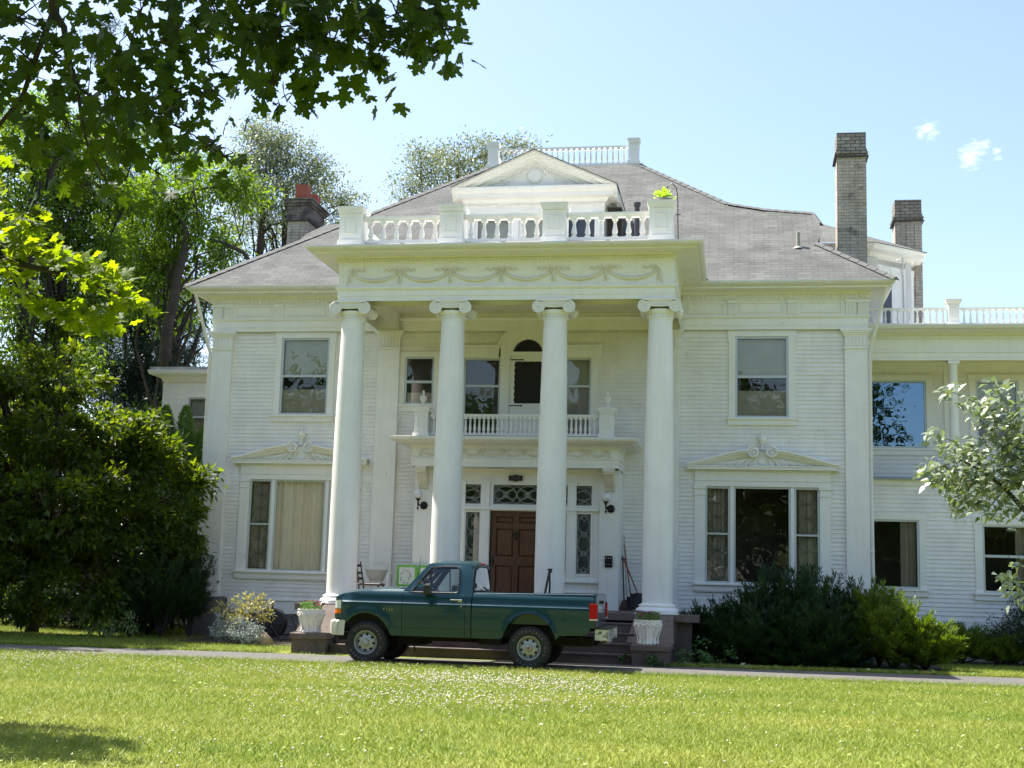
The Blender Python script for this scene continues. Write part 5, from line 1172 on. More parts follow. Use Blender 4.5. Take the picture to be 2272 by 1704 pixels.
planter(3.32, -1.90, .40, .54, .46, 'white urn planter with small purple pansies on the stone pier right of the steps', [('violet', (.06, .02, .14)), ('mauve', (.42, .12, .30)), ('pink2', (.5, .08, .2))], 'white urn planters on the stair piers', 4)
# globe wall lamps
def lamp(cx, lab):
    t = thing('wall_lamp', lab, 'lamp', (cx, 2.13, 3.2), 'globe lamps flanking the entrance'); sx = -1
    m = MB(); m.lathe([(.085, 0), (.088, -.015), (.07, -.03), (.05, -.045), (.03, -.05)], (cx+.05, 2.145, 3.20), 18, 'y'); 
    for k in range(8): m.ball((cx+.05+.088*math.cos(k*.785), 2.135, 3.2+.088*math.sin(k*.785)), .014, 6, 4)
    m.tube([(cx+.05, 2.12, 3.20), (cx+.03, 2.02, 3.19), (cx-.02, 1.96, 3.20), (cx-.045, 1.95, 3.26), (cx-.045, 1.95, 3.32)], .016, 8).lathe([(.001, -.16), (.012, -.13), (.03, -.10), (.012, -.08), (.016, -.02), (.02, .05), (.03, .08), (.05, .095), (.065, .10), (.065, .115), (.03, .12)], (cx-.045, 1.95, 3.23), 12)
    m.build('bracket', IRON, t, smooth=50); g = MB().ball((cx-.045, 1.95, 3.445), .105, 20, 14); g.build('globe', mat('milk_glass', (.70, .70, .68), .2, spec=.6), t, smooth=80)
lamp(-2.19, 'white globe lamp on a black iron bracket left of the front door'); lamp(2.14, 'white globe lamp on a black iron bracket right of the front door')
# house number plaque
t = thing('house_number_plaque', 'small dark plaque reading 2340 above the front door', 'sign', (-.02, YV-.03, 3.86))
pq = [(-.16, -.06), (-.07, -.06), (-.03, -.078), (.03, -.078), (.07, -.06), (.16, -.06), (.16, .06), (.07, .06), (.03, .078), (-.03, .078), (-.07, .06), (-.16, .06)]
MB().prism([(-.02+a, 3.87+b) for a, b in pq], YV-.062, YV-.031).build('plate', mat('plaque_brown', (.018, .014, .012), .5), t)
m = MB(); chars(m, '2340', -.02-.085, 3.87, YV-.064, .085, .057); m.build('numerals', mat('numeral_brass', (.14, .11, .08), .4, metal=.4), t)
# row of letter boxes / intercom panel
t = thing('mailbox_panel', 'black metal panel of small mailbox slots beside the right hand leaded light', 'mailbox', (2.16, 2.14, 1.9)); MB().cbox((2.16, 2.13, 2.02), (.17, .05, .26), .008).build('box', IRON, t); m = MB()
for i in range(3):
    m.cbox((2.11+.05*i, 2.10, 2.095), (.014, .012, .030), .002); m.cbox((2.11+.05*i, 2.10, 1.955), (.026, .012, .008), .002)
m.build('name_tags', mat('tag_silver', (.5, .5, .48), .4, metal=.5), t)
# porch chair
WD = mat('dark_chair_wood', (.055, .035, .028), .5, var=.2, vscale=9)
t = thing('ladder_back_chair', 'dark wooden ladder back chair beside the left portico column', 'chair', (-3.2, 1.2, ZP)); x0, yc = -3.36, 1.2
for s in (-1, 1): MB().tube([(x0+.10, yc+s*.19, ZP), (x0+.07, yc+s*.19, ZP+.42), (x0-.02, yc+s*.19, ZP+.93)], [.019, .02, .015], 8).build('back_post', WD, t)
for s in (-1, 1): MB().tube([(x0+.52, yc+s*.21, ZP), (x0+.52, yc+s*.21, ZP+.44)], [.016, .02], 8).build('leg', WD, t)
for z in (.55, .68, .84): MB().box(x0+.02-(z-.55)*.18, x0+.04-(z-.55)*.18, yc-.18, yc+.18, ZP+z-.03, ZP+z+.03).build('slat', WD, t)
MB().cbox((x0+.31, yc, ZP+.43), (.50, .46, .05), .012).build('seat', WD, t); MB().tube([(x0+.08, yc-.2, ZP+.22), (x0+.52, yc-.2, ZP+.22)], .011, 6).tube([(x0+.08, yc+.2, ZP+.22), (x0+.52, yc+.2, ZP+.22)], .011, 6).build('stretcher', WD, t)
# wicker basket stand
WK = mat('pale_wicker', (.55, .52, .45), .8, bump=.6, bscale=60)
t = thing('basket_stand', 'pale wicker basket on a wire stand behind the ladder back chair', 'basket', (-3.1, 2.2, ZP)); cx, cyb = -3.22, 2.2
m = MB(); m.lathe([(.14, .50), (.20, .58), (.25, .70), (.27, .75), (.275, .76), (.25, .76), (.22, .70)], (cx, cyb, ZP), 24, ell=.6); m.build('basket', WK, t, smooth=50)
m = MB()
for k in range(10):
    a = 2*math.pi*k/10; m.tube([(cx+.20*math.cos(a), cyb+.12*math.sin(a), ZP), (cx+.13*math.cos(a), cyb+.08*math.sin(a), ZP+.3), (cx+.17*math.cos(a), cyb+.10*math.sin(a), ZP+.55)], .006, 5)
m.tube([(cx+.25, cyb, ZP+.76), (cx+.27, cyb-.02, ZP+.9), (cx+.15, cyb-.02, ZP+.93), (cx-.1, cyb, ZP+.9)], .006, 5); m.build('stand', WK, t)
# green and white metal glider
GRN = mat('lime_enamel', (.17, .46, .07), .4); WHE = mat('white_enamel', (.72, .70, .66), .4, var=.05)
t = thing('metal_glider', 'vintage lime green and white metal glider bench left of the front door', 'bench', (-1.9, 1.8, ZP))
def rrect(x0, x1, z0, z1, r_, n=5):
    p = []
    for cx_, cz_, a0 in ((x1-r_, z0+r_, -90), (x1-r_, z1-r_, 0), (x0+r_, z1-r_, 90), (x0+r_, z0+r_, 180)):
        p += [(cx_+r_*math.cos(R(a0+90*i/n)), cz_+r_*math.sin(R(a0+90*i/n))) for i in range(n+1)]
    return p
for k in range(3):
    x = -2.68+.50*k; m = MB(); m.prism(rrect(x, x+.485, 1.33, 1.83, .06), 1.97, 1.99); bp2 = m.build('back_panel', GRN, t)
    m = MB(); m.prism(rrect(x+.06, x+.425, 1.385, 1.775, .02), 1.962, 1.97); m.build('inset', WHE, bp2)
    m = MB()
    for q in range(14):
        a = q*2.4; cx_, cz_ = x+.243+.155*math.cos(a)*(.45+.55*((q*7) % 5)/4), 1.58+.155*math.sin(a)*(.45+.55*((q*7) % 5)/4)
        m.tube([(cx_+.022*math.cos(b+a), 1.959, cz_+.022*math.sin(b+a)) for b in (0, .8, 1.6, 2.4)], .006, 4)
    m.build('cut_pattern', mat('pattern_slate', (.10, .13, .16), .8), bp2)  # dark blue grey pattern on the white insets
MB().box(-2.68, -1.20, 1.45, 1.95, 1.30, 1.33).build('seat', GRN, t)
for x in (-2.74, -1.14):
    m = MB(); m.tube([(x, 1.95, 1.15), (x, 1.98, 1.45), (x, 1.90, 1.60), (x, 1.62, 1.64), (x, 1.42, 1.60), (x, 1.38, 1.42), (x, 1.42, ZP+.0), (x, 1.9, ZP)], .022, 8); m.build('arm', WHE, t, smooth=60)
MB().tube([(-2.73, 1.42, ZP+.02), (-1.15, 1.42, ZP+.02)], .018, 8).tube([(-2.73, 1.9, ZP+.02), (-1.15, 1.9, ZP+.02)], .018, 8).build('base', WHE, t)
# shovels and brooms leaning in the corner right of the vestibule
RED = mat('red_handle', (.22, .025, .02), .5); ASH = mat('ash_handle', (.20, .14, .09), .7, var=.15); BLKM = mat('black_blade', (.012, .012, .014), .5)
def tool(name, lab, cat, top, bot, hm, kind, r_=.016):
    t = thing(name, lab, cat, (bot[0], bot[1], ZP), 'garden tools leaning in the porch corner'); m = MB().tube([top, bot], r_, 8)
    if kind == 'snow': m.tube([(top[0]-.06, top[1], top[2]), (top[0]+.06, top[1], top[2]+.01)], .018, 6)
    m.build('handle', hm, t)
    b = MB(); x, y, z = bot
    if kind == 'snow':
        k = 9
        for zz, dy_ in ((z+.08, .0), (ZP+.02, .05)):
            for i in range(k): u = -1+2*i/(k-1); b.v.append((x+.20*u*(1 if zz > ZP+.1 else 1.1), y-dy_-.09*(1-u*u), zz))
        b.f = [(i, i+1, k+i+1, k+i) for i in range(k-1)]; b.ball((x, y-.06, z), .05, 8, 6); b.prism([(x-.21, ZP+.03), (x+.21, ZP+.03), (x+.22, z+.02), (x+.1, z+.10), (x-.1, z+.10), (x-.2, z+.02)], y-.03, y-.015)
    elif kind == 'spade': b.prism([(x-.09, z), (x+.09, z), (x+.10, z-.18), (x, ZP+.01), (x-.10, z-.18)], y-.012, y+.004); b.tube([(x, y, z+.08), (x, y-.01, z-.1)], .02, 6)
    else: b.frustum([(x-.11, y-.03), (x+.11, y-.03), (x+.11, y+.03), (x-.11, y+.03)], ZP+.005, [(x-.05, y-.02), (x+.05, y-.02), (x+.05, y+.02), (x-.05, y+.02)], z+.06)
    b.build('blade' if kind != 'broom' else 'bristles', BLKM if kind != 'broom' else mat('broom_straw', (.10, .07, .045), .9), t)
tool('snow_shovel', 'black bladed snow shovel with a red handle leaning beside the portico column', 'shovel', (2.43, 2.95, 2.10), (2.83, 2.55, 1.24), RED, 'snow')
tool('garden_spade', 'plain wooden handled spade standing behind the red snow shovel', 'spade', (2.42, 3.10, 2.45), (2.62, 2.80, 1.25), ASH, 'spade')
tool('push_broom', 'dark handled broom standing against the vestibule wall', 'broom', (2.41, 2.9, 2.18), (2.47, 2.75, 1.10), BLKM, 'broom')
tool('rake', 'tall pale handled rake standing in the corner behind the brooms', 'rake', (2.41, 3.16, 2.67), (2.52, 3.0, 1.12), mat('pale_handle', (.42, .36, .28), .7), 'broom', .011)
# wrought iron handrails on the steps
HRG = 'iron handrails on the front steps'
for x, lab in ((1.22, 'black iron stair handrail with scrolled top just right of the front door'), (-1.25, 'black iron stair handrail with scrolled top seen through the cab window')):
    t = thing('stair_handrail', lab, 'handrail', (x, -1.2, 0), HRG)
    MB().tube([(x, -2.0, .75), (x, -.72, 1.72), (x, -.62, 1.78), (x, -.52, 1.78), (x, -.48, 1.73)], [.024]*5, 8).tube([(x-.05, -.62, 1.78), (x+.05, -.62, 1.785)], .02, 6).build('rail', IRON, t)
    for y, z0, z1 in ((-1.95, 0.1, .80), (-.62, ZP, 1.76)): MB().tube([(x, y, z0), (x, y, z1)], .016, 8).build('post', IRON, t)
    MB().tube([(x, -.60+.07*math.sin(a), 1.50+.12*math.cos(a)-.03*a) for a in np.linspace(0, 5, 16)], .011, 6).build('scroll', IRON, t)
# fern pot and hook on the balustrade corner
t = thing('balustrade_plant', 'lime green leafy plant potted on the right corner post of the portico balustrade', 'plant', (3.42, -.27, 9.585))
MB().lathe([(.16, 0), (.20, .05), (.21, .08), (.17, .08)], (3.42, -.27, 9.588), 16).build('pot', mat('dull_pot', (.25, .24, .22), .8), t)
g = np.random.default_rng(9); V, F = [], []
for i in range(70):
    a, e = g.uniform(0, 6.28), g.uniform(.1, 1.2); d = np.array([math.cos(a)*math.cos(e), math.sin(a)*math.cos(e), math.sin(e)]); p = np.array([3.42, -.27, 9.65])+d*g.uniform(.06, .20); q = np.cross(d, [0, 0, 1.]); q /= np.linalg.norm(q)+1e-6; k = len(V); L = .12
    V += [p, p+d*L*.5+q*.045, p+d*L, p+d*L*.5-q*.045]; F.append((k, k+1, k+2, k+3))
npmesh('foliage', V, F, leafmat('lime_leaf', (.28, .42, .04), (.40, .50, .10)), t)
t = thing('shepherd_hook', 'thin black shepherd hook standing behind the balustrade corner post', 'hook', (3.72, .05, 8.75))
MB().tube([(3.74, .05, 8.72), (3.72, .05, 9.85), (3.69, .05, 10.02), (3.60, .05, 10.13), (3.50, .05, 10.06), (3.46, .05, 9.88)], .011, 6).tube([(3.68, .05, 9.42), (3.79, .05, 9.43)], .011, 5).build('hook_rod', IRON, t)
# covered barrel-shaped cart behind the left shrub
t = thing('hose_reel_cart', 'dark round hose reel cart against the foundation behind the pale shrub', 'hose reel', (-5.55, 1.9, 0))
m = MB(); m.lathe([(.30, -.13), (.345, -.12), (.35, 0), (.345, .12), (.30, .13)], (-5.58, 1.9, .42), 28, 'y'); m.build('reel', mat('reel_black', (.012, .012, .016), .5), t, smooth=40)
m = MB().lathe([(.22, -.14), (.26, -.135)], (-5.58, 1.9, .42), 24, 'y'); [m.tube([(-5.58+math.cos(a)*.05, 1.75, .42+math.sin(a)*.05), (-5.58+math.cos(a)*.27, 1.75, .42+math.sin(a)*.27)], .014, 5) for a in np.linspace(0, 6.28, 7)]; m.build('spokes', BLK, t)
m = MB().cbox((-5.57, 1.86, .83), (.045, .03, .14), .004).tube([(-5.9, 1.7, 0.02), (-5.58, 1.76, .42), (-5.26, 1.7, .02)], .018, 6); m.build('frame', BLK, t)
m = MB().tube([(-5.35, 1.8, .66), (-5.1, 1.85, .60), (-4.98, 2.0, .2), (-5.05, 2.0, .02)], .012, 6); m.build('hose', BLK, t)
t = thing('field_stone', 'tan boulder at the edge of the bed below the silver plants', 'rock', (-5.12, .2, 0))
g = np.random.default_rng(2); m = MB().ball((-5.12, .15, .1), .2, 12, 8); m.v = [(x+.04*math.sin(9*y+5*z), y+.03*math.sin(13*x), z+.05*math.sin(11*x+3)) for x, y, z in m.v]; m.build('boulder', mat('tan_stone', (.38, .28, .18), .9, var=.2, bump=.6), t, smooth=30)
# ================================================================== GROUND
def at(px, py, depth):
    """world point seen in direction (px,py) at the given distance"""
    v = pxdir(px, py); return np.array(CAMP)+np.array(v)*depth
LAWN = bpy.data.materials.new('lawn_soil_and_thatch'); LAWN.use_nodes = True
_t = LAWN.node_tree; _p = _t.nodes['Principled BSDF']; _p.inputs['Roughness'].default_value = .95; _p.inputs['Specular IOR Level'].default_value = .1
_c = _t.nodes.new('ShaderNodeTexCoord'); _n = _t.nodes.new('ShaderNodeTexNoise'); _n.inputs['Scale'].default_value = .55; _n.inputs['Detail'].default_value = 10; _t.links.new(_c.outputs['Object'], _n.inputs[0])
_r = _t.nodes.new('ShaderNodeValToRGB'); _e = _r.color_ramp.elements; _e[0].position = .35; _e[0].color = (.12, .15, .022, 1); _e[1].position = .68; _e[1].color = (.21, .22, .045, 1); _t.links.new(_n.outputs['Fac'], _r.inputs[0]); _t.links.new(_r.outputs[0], _p.inputs['Base Color'])
g0 = MB(); xs = [-700, -60, 60, 700]; ys = [-700, -45, 60, 900]
for y in ys:
    for x in xs: g0.v.append((x, y, -.004))
g0.f = [(j*4+i, j*4+i+1, (j+1)*4+i+1, (j+1)*4+i) for j in range(3) for i in range(3)]
g0.build('lawn', LAWN, kind='structure')
ASPH = mat('old_asphalt_drive', (.105, .098, .090), .95, var=.14, vscale=2.5, bump=.4, bscale=70, dirt=((.055, .055, .04), 3.2, .56, .7))
def dline(x): return -3.56+.083*x
def near(x): return dline(x)-1.36+.05*np.clip(-x, 0, 11)
dr_ = MB(); g = np.random.default_rng(5); xs = np.arange(-60, 45, .35); nr, fr_ = [], []
for x in xs:
    h = .05*math.sin(x*1.3)+.05*math.sin(x*.37+1); nr.append((x, near(x)+h+g.normal()*.02, .002)); fr_.append((x, dline(x)+1.36+.06*math.sin(x*.9)+g.normal()*.02, .002))
k = len(xs); dr_.add(nr+fr_, [(i, i+1, k+i+1, k+i) for i in range(k-1)]); dr_.build('driveway', ASPH, kind='structure')
SOIL = mat('bed_soil', (.045, .032, .022), .95, var=.3, vscale=5, bump=.8, bscale=30)
MB().add([(3.9, -1.0, .004), (8.9, -.6, .004), (9.4, 2.7, .004), (16, 3.0, .004), (16, 4.3, .004), (3.9, 4.3, .004)], [(0, 1, 2, 3, 4, 5)]).build('shrub_bed', SOIL, kind='structure')
MB().add([(-7.2, .5, .004), (-4.2, .2, .004), (-3.9, 3.3, .004), (-8.4, 3.3, .004), (-8.6, 1.2, .004)], [(0, 1, 2, 3, 4)]).build('flower_bed', SOIL, kind='structure')
MB().add([(-60, 13, .003), (-13, 13, .003), (-13, 20, .003), (-60, 20, .003)], [(0, 1, 2, 3)]).build('far_driveway', ASPH, kind='structure')
# ------------------------------------------------------------------ leaf helpers
def unit(a): return a/(np.linalg.norm(a, axis=-1, keepdims=True)+1e-9)
def quads(P, D, Nn, L, W):
    """diamond leaves: base P, direction D, across = D x N"""
    D = unit(D); S = unit(np.cross(D, Nn)); Nn = np.cross(S, D); n = len(P); L = np.broadcast_to(L, (n,))[:, None]; W = np.broadcast_to(W, (n,))[:, None]
    V = np.empty((n, 4, 3)); V[:, 0] = P; V[:, 1] = P+D*L*.45+S*W*.5+Nn*W*.12; V[:, 2] = P+D*L; V[:, 3] = P+D*L*.45-S*W*.5+Nn*W*.12
    return V.reshape(-1, 3), np.arange(4*n).reshape(n, 4)
def ellip(g, c, r, n, shell=.55):
    d = unit(g.normal(size=(n, 3))); t = (shell**3+(1-shell**3)*g.uniform(size=n))**(1/3); return np.array(c)+d*t[:, None]*np.array(r), d
def clumps(g, ells, cov, nleaf, spread, shell, area):
    """sub-clusters inside each ellipsoid; cov = leaf layers over its outline; returns leaf points and outward directions"""
    P, D = [], []
    for e in ells:
        c, r = e[0], e[1]; tot = cov*math.pi*r[0]*r[2]/(.55*area); m = max(4, int(tot/nleaf)); q, d = ellip(g, c, r, m, shell); q = np.array(c)+(q-np.array(c))*g.uniform(.70, 1.26, size=(m, 1))
        s = spread*g.uniform(.5, 1.5, size=(m, 1, 1))
        off = g.normal(size=(m, nleaf, 3))*s*np.array([1, 1, .6]); P.append((q[:, None]+off).reshape(-1, 3)); D.append((np.repeat(d[:, None], nleaf, 1)+.6*unit(off+1e-6)).reshape(-1, 3))
    return np.concatenate(P), np.concatenate(D)
def limbs(mb, g, root, ells, r0, mid=.5, wob=.25, sub=0, rend=.25):
    root = np.array(root, float)
    for e in ells:
        c = np.array(e[0], float); m = root+(c-root)*mid+np.array([0, 0, -.12*np.linalg.norm(c-root)*0.3]); L = np.linalg.norm(c-root)
        pts = [root, root+(m-root)*.5+g.normal(size=3)*wob*.3, m+g.normal(size=3)*wob*.6, m+(c-m)*.5+g.normal(size=3)*wob, c]
        mb.tube(pts, [r0, r0*.8, r0*.6, r0*.42, r0*rend*.8], 7)
        for k in range(sub):
            t = g.uniform(.3, 1); p = np.array(pts[2])*(1-t)+np.array(pts[4])*t; q = c+unit(g.normal(size=3))*np.array(e[1])*.85
            mb.tube([p, (p+q)/2+g.normal(size=3)*wob*.6, q], [r0*.28, r0*.18, r0*.06], 5)
BARK = mat('dark_bark', (.040, .032, .027), .95, var=.3, vscale=4, bump=1.0, bscale=18)
BARK2 = mat('grey_bark', (.075, .063, .053), .95, var=.3, vscale=4, bump=1.0, bscale=18)
def plant(name, lab, cat, base, trunk_mb, V, F, lm, bark=BARK, group=None, crown='crown', stem='trunk'):
    t = thing(name, lab, cat, base, group)
    if trunk_mb and trunk_mb.v: trunk_mb.build(stem, bark, t, smooth=50)
    npmesh(crown, V, F, lm, t); return t
def leafy(g, P, D, L, W, up=.6, droop=.0, jit=.5):
    n = len(P); d = unit(D)*.7+g.normal(size=(n, 3))*jit+np.array([0, 0, -droop]); nn = g.normal(size=(n, 3))*.5+np.array([0, 0, up]); return quads(P, d, nn, L*g.uniform(.7, 1.25, size=n), W*g.uniform(.7, 1.2, size=n))
# ------------------------------------------------------------------ foreground maple
ML = [(0, 0), (.15, .03), (.27, -.02), (.42, .00), (.36, .12), (.31, .17), (.33, .27), (.47, .31), (.62, .40), (.53, .49), (.60, .66), (.44, .60), (.38, .70), (.27, .62), (.17, .58), (.19, .70), (.27, .80), (.16, .83), (.11, .93), (0, 1.06)]
ML = ML+[(-x, y) for x, y in ML[-2:0:-1]]
def maple(g, P, D, Nn, size):
    n = len(P); D = unit(D); S = unit(np.cross(D, Nn)); Nn = np.cross(S, D); m = len(ML); A = np.array(ML+[(0, .38)]); V = np.empty((n, m+1, 3)); s = np.broadcast_to(size, (n,))[:, None]
    curl = g.uniform(.02, .35, size=(n, 1)); skew = g.uniform(.8, 1.1, size=(n, 1))
    for i, (x, y) in enumerate(A):
        z = -curl*(abs(x)**1.5+.5*max(0, y-.5)**2)+.03*math.sin(9*x+7*y); V[:, i] = P+S*x*s*skew+D*y*s+Nn*z*s
    f = np.array([(i, (i+1) % m, m) for i in range(m)]); F = (np.arange(n)[:, None, None]*(m+1)+f[None]).reshape(-1, 3); return V.reshape(-1, 3), F
g = np.random.default_rng(21)
CL = []   # (px, py, radius px, depth, leaves)
for row in [(40, 40, 70, 8.8, 34), (120, 120, 75, 8.8, 30), (50, 160, 70, 9, 42), (60, 250, 75, 9.2, 52), (150, 270, 70, 9.2, 40), (130, 350, 60, 9.4, 30), (210, 330, 60, 9.2, 26), (200, 410, 42, 9.3, 12),
            (300, 60, 70, 8.2, 34), (290, 150, 60, 8.4, 34), (260, 220, 60, 8.6, 34), (340, 250, 70, 8.5, 46), (290, 310, 60, 8.8, 30), (390, 200, 70, 8.3, 48), (420, 290, 60, 8.4, 26), (380, 330, 45, 8.6, 12),
            (400, 60, 75, 8.0, 46), (480, 30, 70, 8.0, 40), (460, 130, 50, 8.2, 26), (470, 200, 36, 8.2, 10), (500, 345, 34, 8.4, 8), (470, 320, 30, 8.4, 4), (345, 380, 30, 8.8, 4),
            (560, 40, 60, 7.8, 44), (620, 60, 55, 7.7, 34), (590, 120, 42, 7.7, 22), (640, 140, 34, 7.7, 10), (600, 185, 20, 7.7, 7), (612, 232, 16, 7.7, 4), (700, 40, 60, 7.7, 44), (740, 90, 45, 7.7, 20), (730, 130, 18, 7.7, 5), (790, 40, 60, 7.6, 42), (820, 85, 34, 7.6, 14),
            (880, 30, 50, 7.6, 32), (860, 80, 24, 7.6, 6), (950, 30, 45, 7.5, 24), (940, 75, 30, 7.5, 9), (1000, 60, 20, 7.5, 5), (995, 95, 10, 7.5, 2),
            (560, -60, 140, 7.9, 60), (800, -60, 150, 7.7, 60), (300, -70, 150, 8.3, 50), (60, -70, 120, 8.9, 40), (980, -60, 70, 7.5, 26)]: CL.append(row)
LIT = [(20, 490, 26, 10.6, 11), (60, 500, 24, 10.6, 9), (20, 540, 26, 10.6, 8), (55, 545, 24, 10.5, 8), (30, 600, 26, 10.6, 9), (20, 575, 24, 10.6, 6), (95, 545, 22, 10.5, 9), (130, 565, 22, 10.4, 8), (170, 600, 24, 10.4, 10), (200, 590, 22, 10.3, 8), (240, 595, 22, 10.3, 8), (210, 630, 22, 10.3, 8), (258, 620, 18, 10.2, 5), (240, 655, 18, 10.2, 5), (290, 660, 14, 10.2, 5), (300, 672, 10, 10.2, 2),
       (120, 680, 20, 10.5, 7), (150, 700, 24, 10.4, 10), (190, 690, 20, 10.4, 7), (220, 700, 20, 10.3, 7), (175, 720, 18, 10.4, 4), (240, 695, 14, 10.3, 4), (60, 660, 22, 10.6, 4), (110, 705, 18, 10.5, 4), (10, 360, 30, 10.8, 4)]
V, F, o = [], [], 0; tips = []
def addleaves(P, up, sz, hang=.8):
    global o
    n = len(P); D = np.stack([g.normal(size=n)*.55, g.normal(size=n)*.45, -hang+g.normal(size=n)*.45], 1); Nn = np.stack([g.normal(size=n)*.6, -.7+g.normal(size=n)*.6, up+g.normal(size=n)*.4], 1)
    a, b = maple(g, P, D, Nn, sz*g.uniform(.72, 1.18, size=n)); V.append(a); F.append(b+o); o += len(a)
for (px, py, r_, dep, n) in CL:
    c = at(px, py, dep); s = r_/FPX*dep*.62; P = c+g.normal(size=(int(n*(.85 if px < 560 else 1.1)), 3))*np.array([s, .35, s]); addleaves(P, .6, .104); tips.append((c, s))
split_ = len(V); o = 0
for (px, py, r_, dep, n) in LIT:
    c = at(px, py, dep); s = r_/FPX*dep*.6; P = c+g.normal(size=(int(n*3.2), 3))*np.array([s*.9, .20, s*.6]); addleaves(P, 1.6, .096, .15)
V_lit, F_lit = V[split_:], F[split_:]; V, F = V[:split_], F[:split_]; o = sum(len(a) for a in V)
# rest of the crown, above and left of frame; unseen masses added to block skylight
for c, r_, n in (((.2, -19.9, 7.4), (1.9, 1.0, .6), 620), ((2.2, -19.9, 7.2), (1.5, .9, .5), 430), ((-1.6, -20.6, 8.2), (1.8, 1.2, .9), 420), ((-4.6, -15.3, 6.1), (1.2, .5, .4), 70), ((-3.9, -15.8, 5.6), (.9, .4, .4), 45), ((-4.3, -16.5, 5.3), (1.8, .35, .25), 75), ((-4.4, -14.7, 4.9), (1.0, .22, .2), 32), ((-2.7, -17.4, 6.0), (.9, .12, .15), 16), ((-5.8, -15.0, 6.3), (1.0, .8, .6), 110), ((-3.0, -16.9, 8.4), (1.1, .35, .3), 60), ((-5.5, -22, 7.5), (2.0, 2.0, 1.5), 300), ((1.0, -20.2, 8.8), (2.2, 1.1, .7), 300), ((.8, -23.8, 8.6), (5, 2.6, 1.0), 700), ((3.2, -20.6, 8.2), (2.6, 1.0, .8), 300)):
    P, _ = ellip(g, c, r_, int(n*4.2), .3); addleaves(P, .9, .20)
mb = MB(); tb = (-3.6, -21.6, -.1)
mb.tube([tb, (-3.6, -21.6, .5), (-3.5, -21.5, 2.6), (-3.2, -21.2, 4.6), (-3.0, -21, 6.8), (-3.1, -20.8, 9.0)], [.34, .25, .21, .18, .13, .06], 12)
A = at(90, -110, 8.9); B_ = at(125, 40, 8.8)
def br(pts, r0, r1, n=6): mb.tube(pts, list(np.linspace(r0, r1, len(pts))), n)
br([(-3.2, -21.2, 4.6), (-1.4, -21, 5.6), tuple(A), tuple(at(118, -20, 8.8)), tuple(at(122, 30, 8.8))], .085, .028, 8)
br([at(122, 30, 8.8), at(142, 60, 8.8), at(148, 110, 8.8), at(158, 150, 8.8), at(172, 195, 8.7), at(182, 270, 8.7), at(196, 330, 8.8), at(235, 402, 8.9)], .022, .006)
br([at(120, 25, 8.8), at(95, 85, 8.8), at(75, 140, 8.9), at(50, 215, 9), at(0, 275, 9.1), at(-50, 320, 9.2)], .022, .012)
br([at(172, 195, 8.7), at(205, 215, 8.7), at(240, 190, 8.6), at(290, 230, 8.6), at(350, 260, 8.5), at(430, 300, 8.4), at(500, 350, 8.4)], .012, .003)
br([at(182, 270, 8.7), at(230, 310, 8.8), at(260, 330, 8.8)], .008, .003); br([at(75, 140, 8.9), at(40, 110, 8.9), at(0, 80, 9)], .008, .004)
br([(-1.4, -21, 5.6), tuple(at(250, -130, 8.4)), tuple(at(385, -40, 8.2)), tuple(at(385, 90, 8.2)), tuple(at(380, 170, 8.3)), tuple(at(378, 260, 8.4))], .05, .004)
br([at(250, -130, 8.4), at(500, -90, 8), at(700, -60, 7.7), at(850, -30, 7.6), at(970, 40, 7.5), at(1000, 95, 7.5)], .035, .003); br([at(500, -90, 8), at(560, 20, 7.8), at(600, 120, 7.7), at(612, 220, 7.7)], .014, .002); br([at(700, -60, 7.7), at(730, 50, 7.7), at(735, 120, 7.7)], .01, .002)
br([(-3.2, -21.2, 4.6), (-1.9, -19.9, 4.6), tuple(at(-60, 430, 10.6)), tuple(at(0, 570, 10.6)), tuple(at(60, 590, 10.5)), tuple(at(130, 605, 10.4)), tuple(at(200, 630, 10.3)), tuple(at(285, 660, 10.2))], .05, .003)
br([at(-60, 430, 10.6), at(30, 500, 10.6), at(130, 560, 10.4), at(240, 600, 10.3)], .012, .003); br([at(0, 570, 10.6), at(40, 640, 10.5), at(100, 690, 10.5), at(230, 700, 10.3)], .010, .002)
for c, s in tips[:44]:
    j = int(g.integers(0, len(tips))); a = np.array(c); 
    for k in range(6): q = a+np.clip(g.normal(size=3), -1.3, 1.3)*s*.8; m = (a+q)/2+g.normal(size=3)*s*.3; mb.tube([a, m, q], [.006, .004, .0015], 4)
br([(-3.0, -21, 6.8), (-1.5, -20.6, 7.4), (.4, -20, 7.5), (2.2, -19.9, 7.3)], .07, .01); br([(-3.1, -21, 6.0), (-4, -18.5, 6.2), (-4.6, -15.4, 6.1)], .06, .01); br([(-3.4, -21.4, 3.6), (-4.8, -21.8, 5.8), (-5.5, -22, 7.5)], .08, .02)
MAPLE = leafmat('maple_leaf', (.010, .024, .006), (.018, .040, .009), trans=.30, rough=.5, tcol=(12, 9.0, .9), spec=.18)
plant('maple_tree', 'dark leaved maple whose branches hang into the top left, one lower spray glowing yellow green', 'tree', tb, mb, np.concatenate(V), np.concatenate(F), MAPLE)
npmesh('crown', np.concatenate(V_lit), np.concatenate(F_lit), leafmat('sunlit_maple_leaf', (.045, .085, .008), (.085, .13, .012), trans=.6, rough=.5, tcol=(4.6, 3.8, .5), spec=.2), sc.objects['maple_tree'], label='maple leaves on the lowest spray, sun glow painted in yellow green')  # lighter copy of the maple leaf, sun glow put into its colour
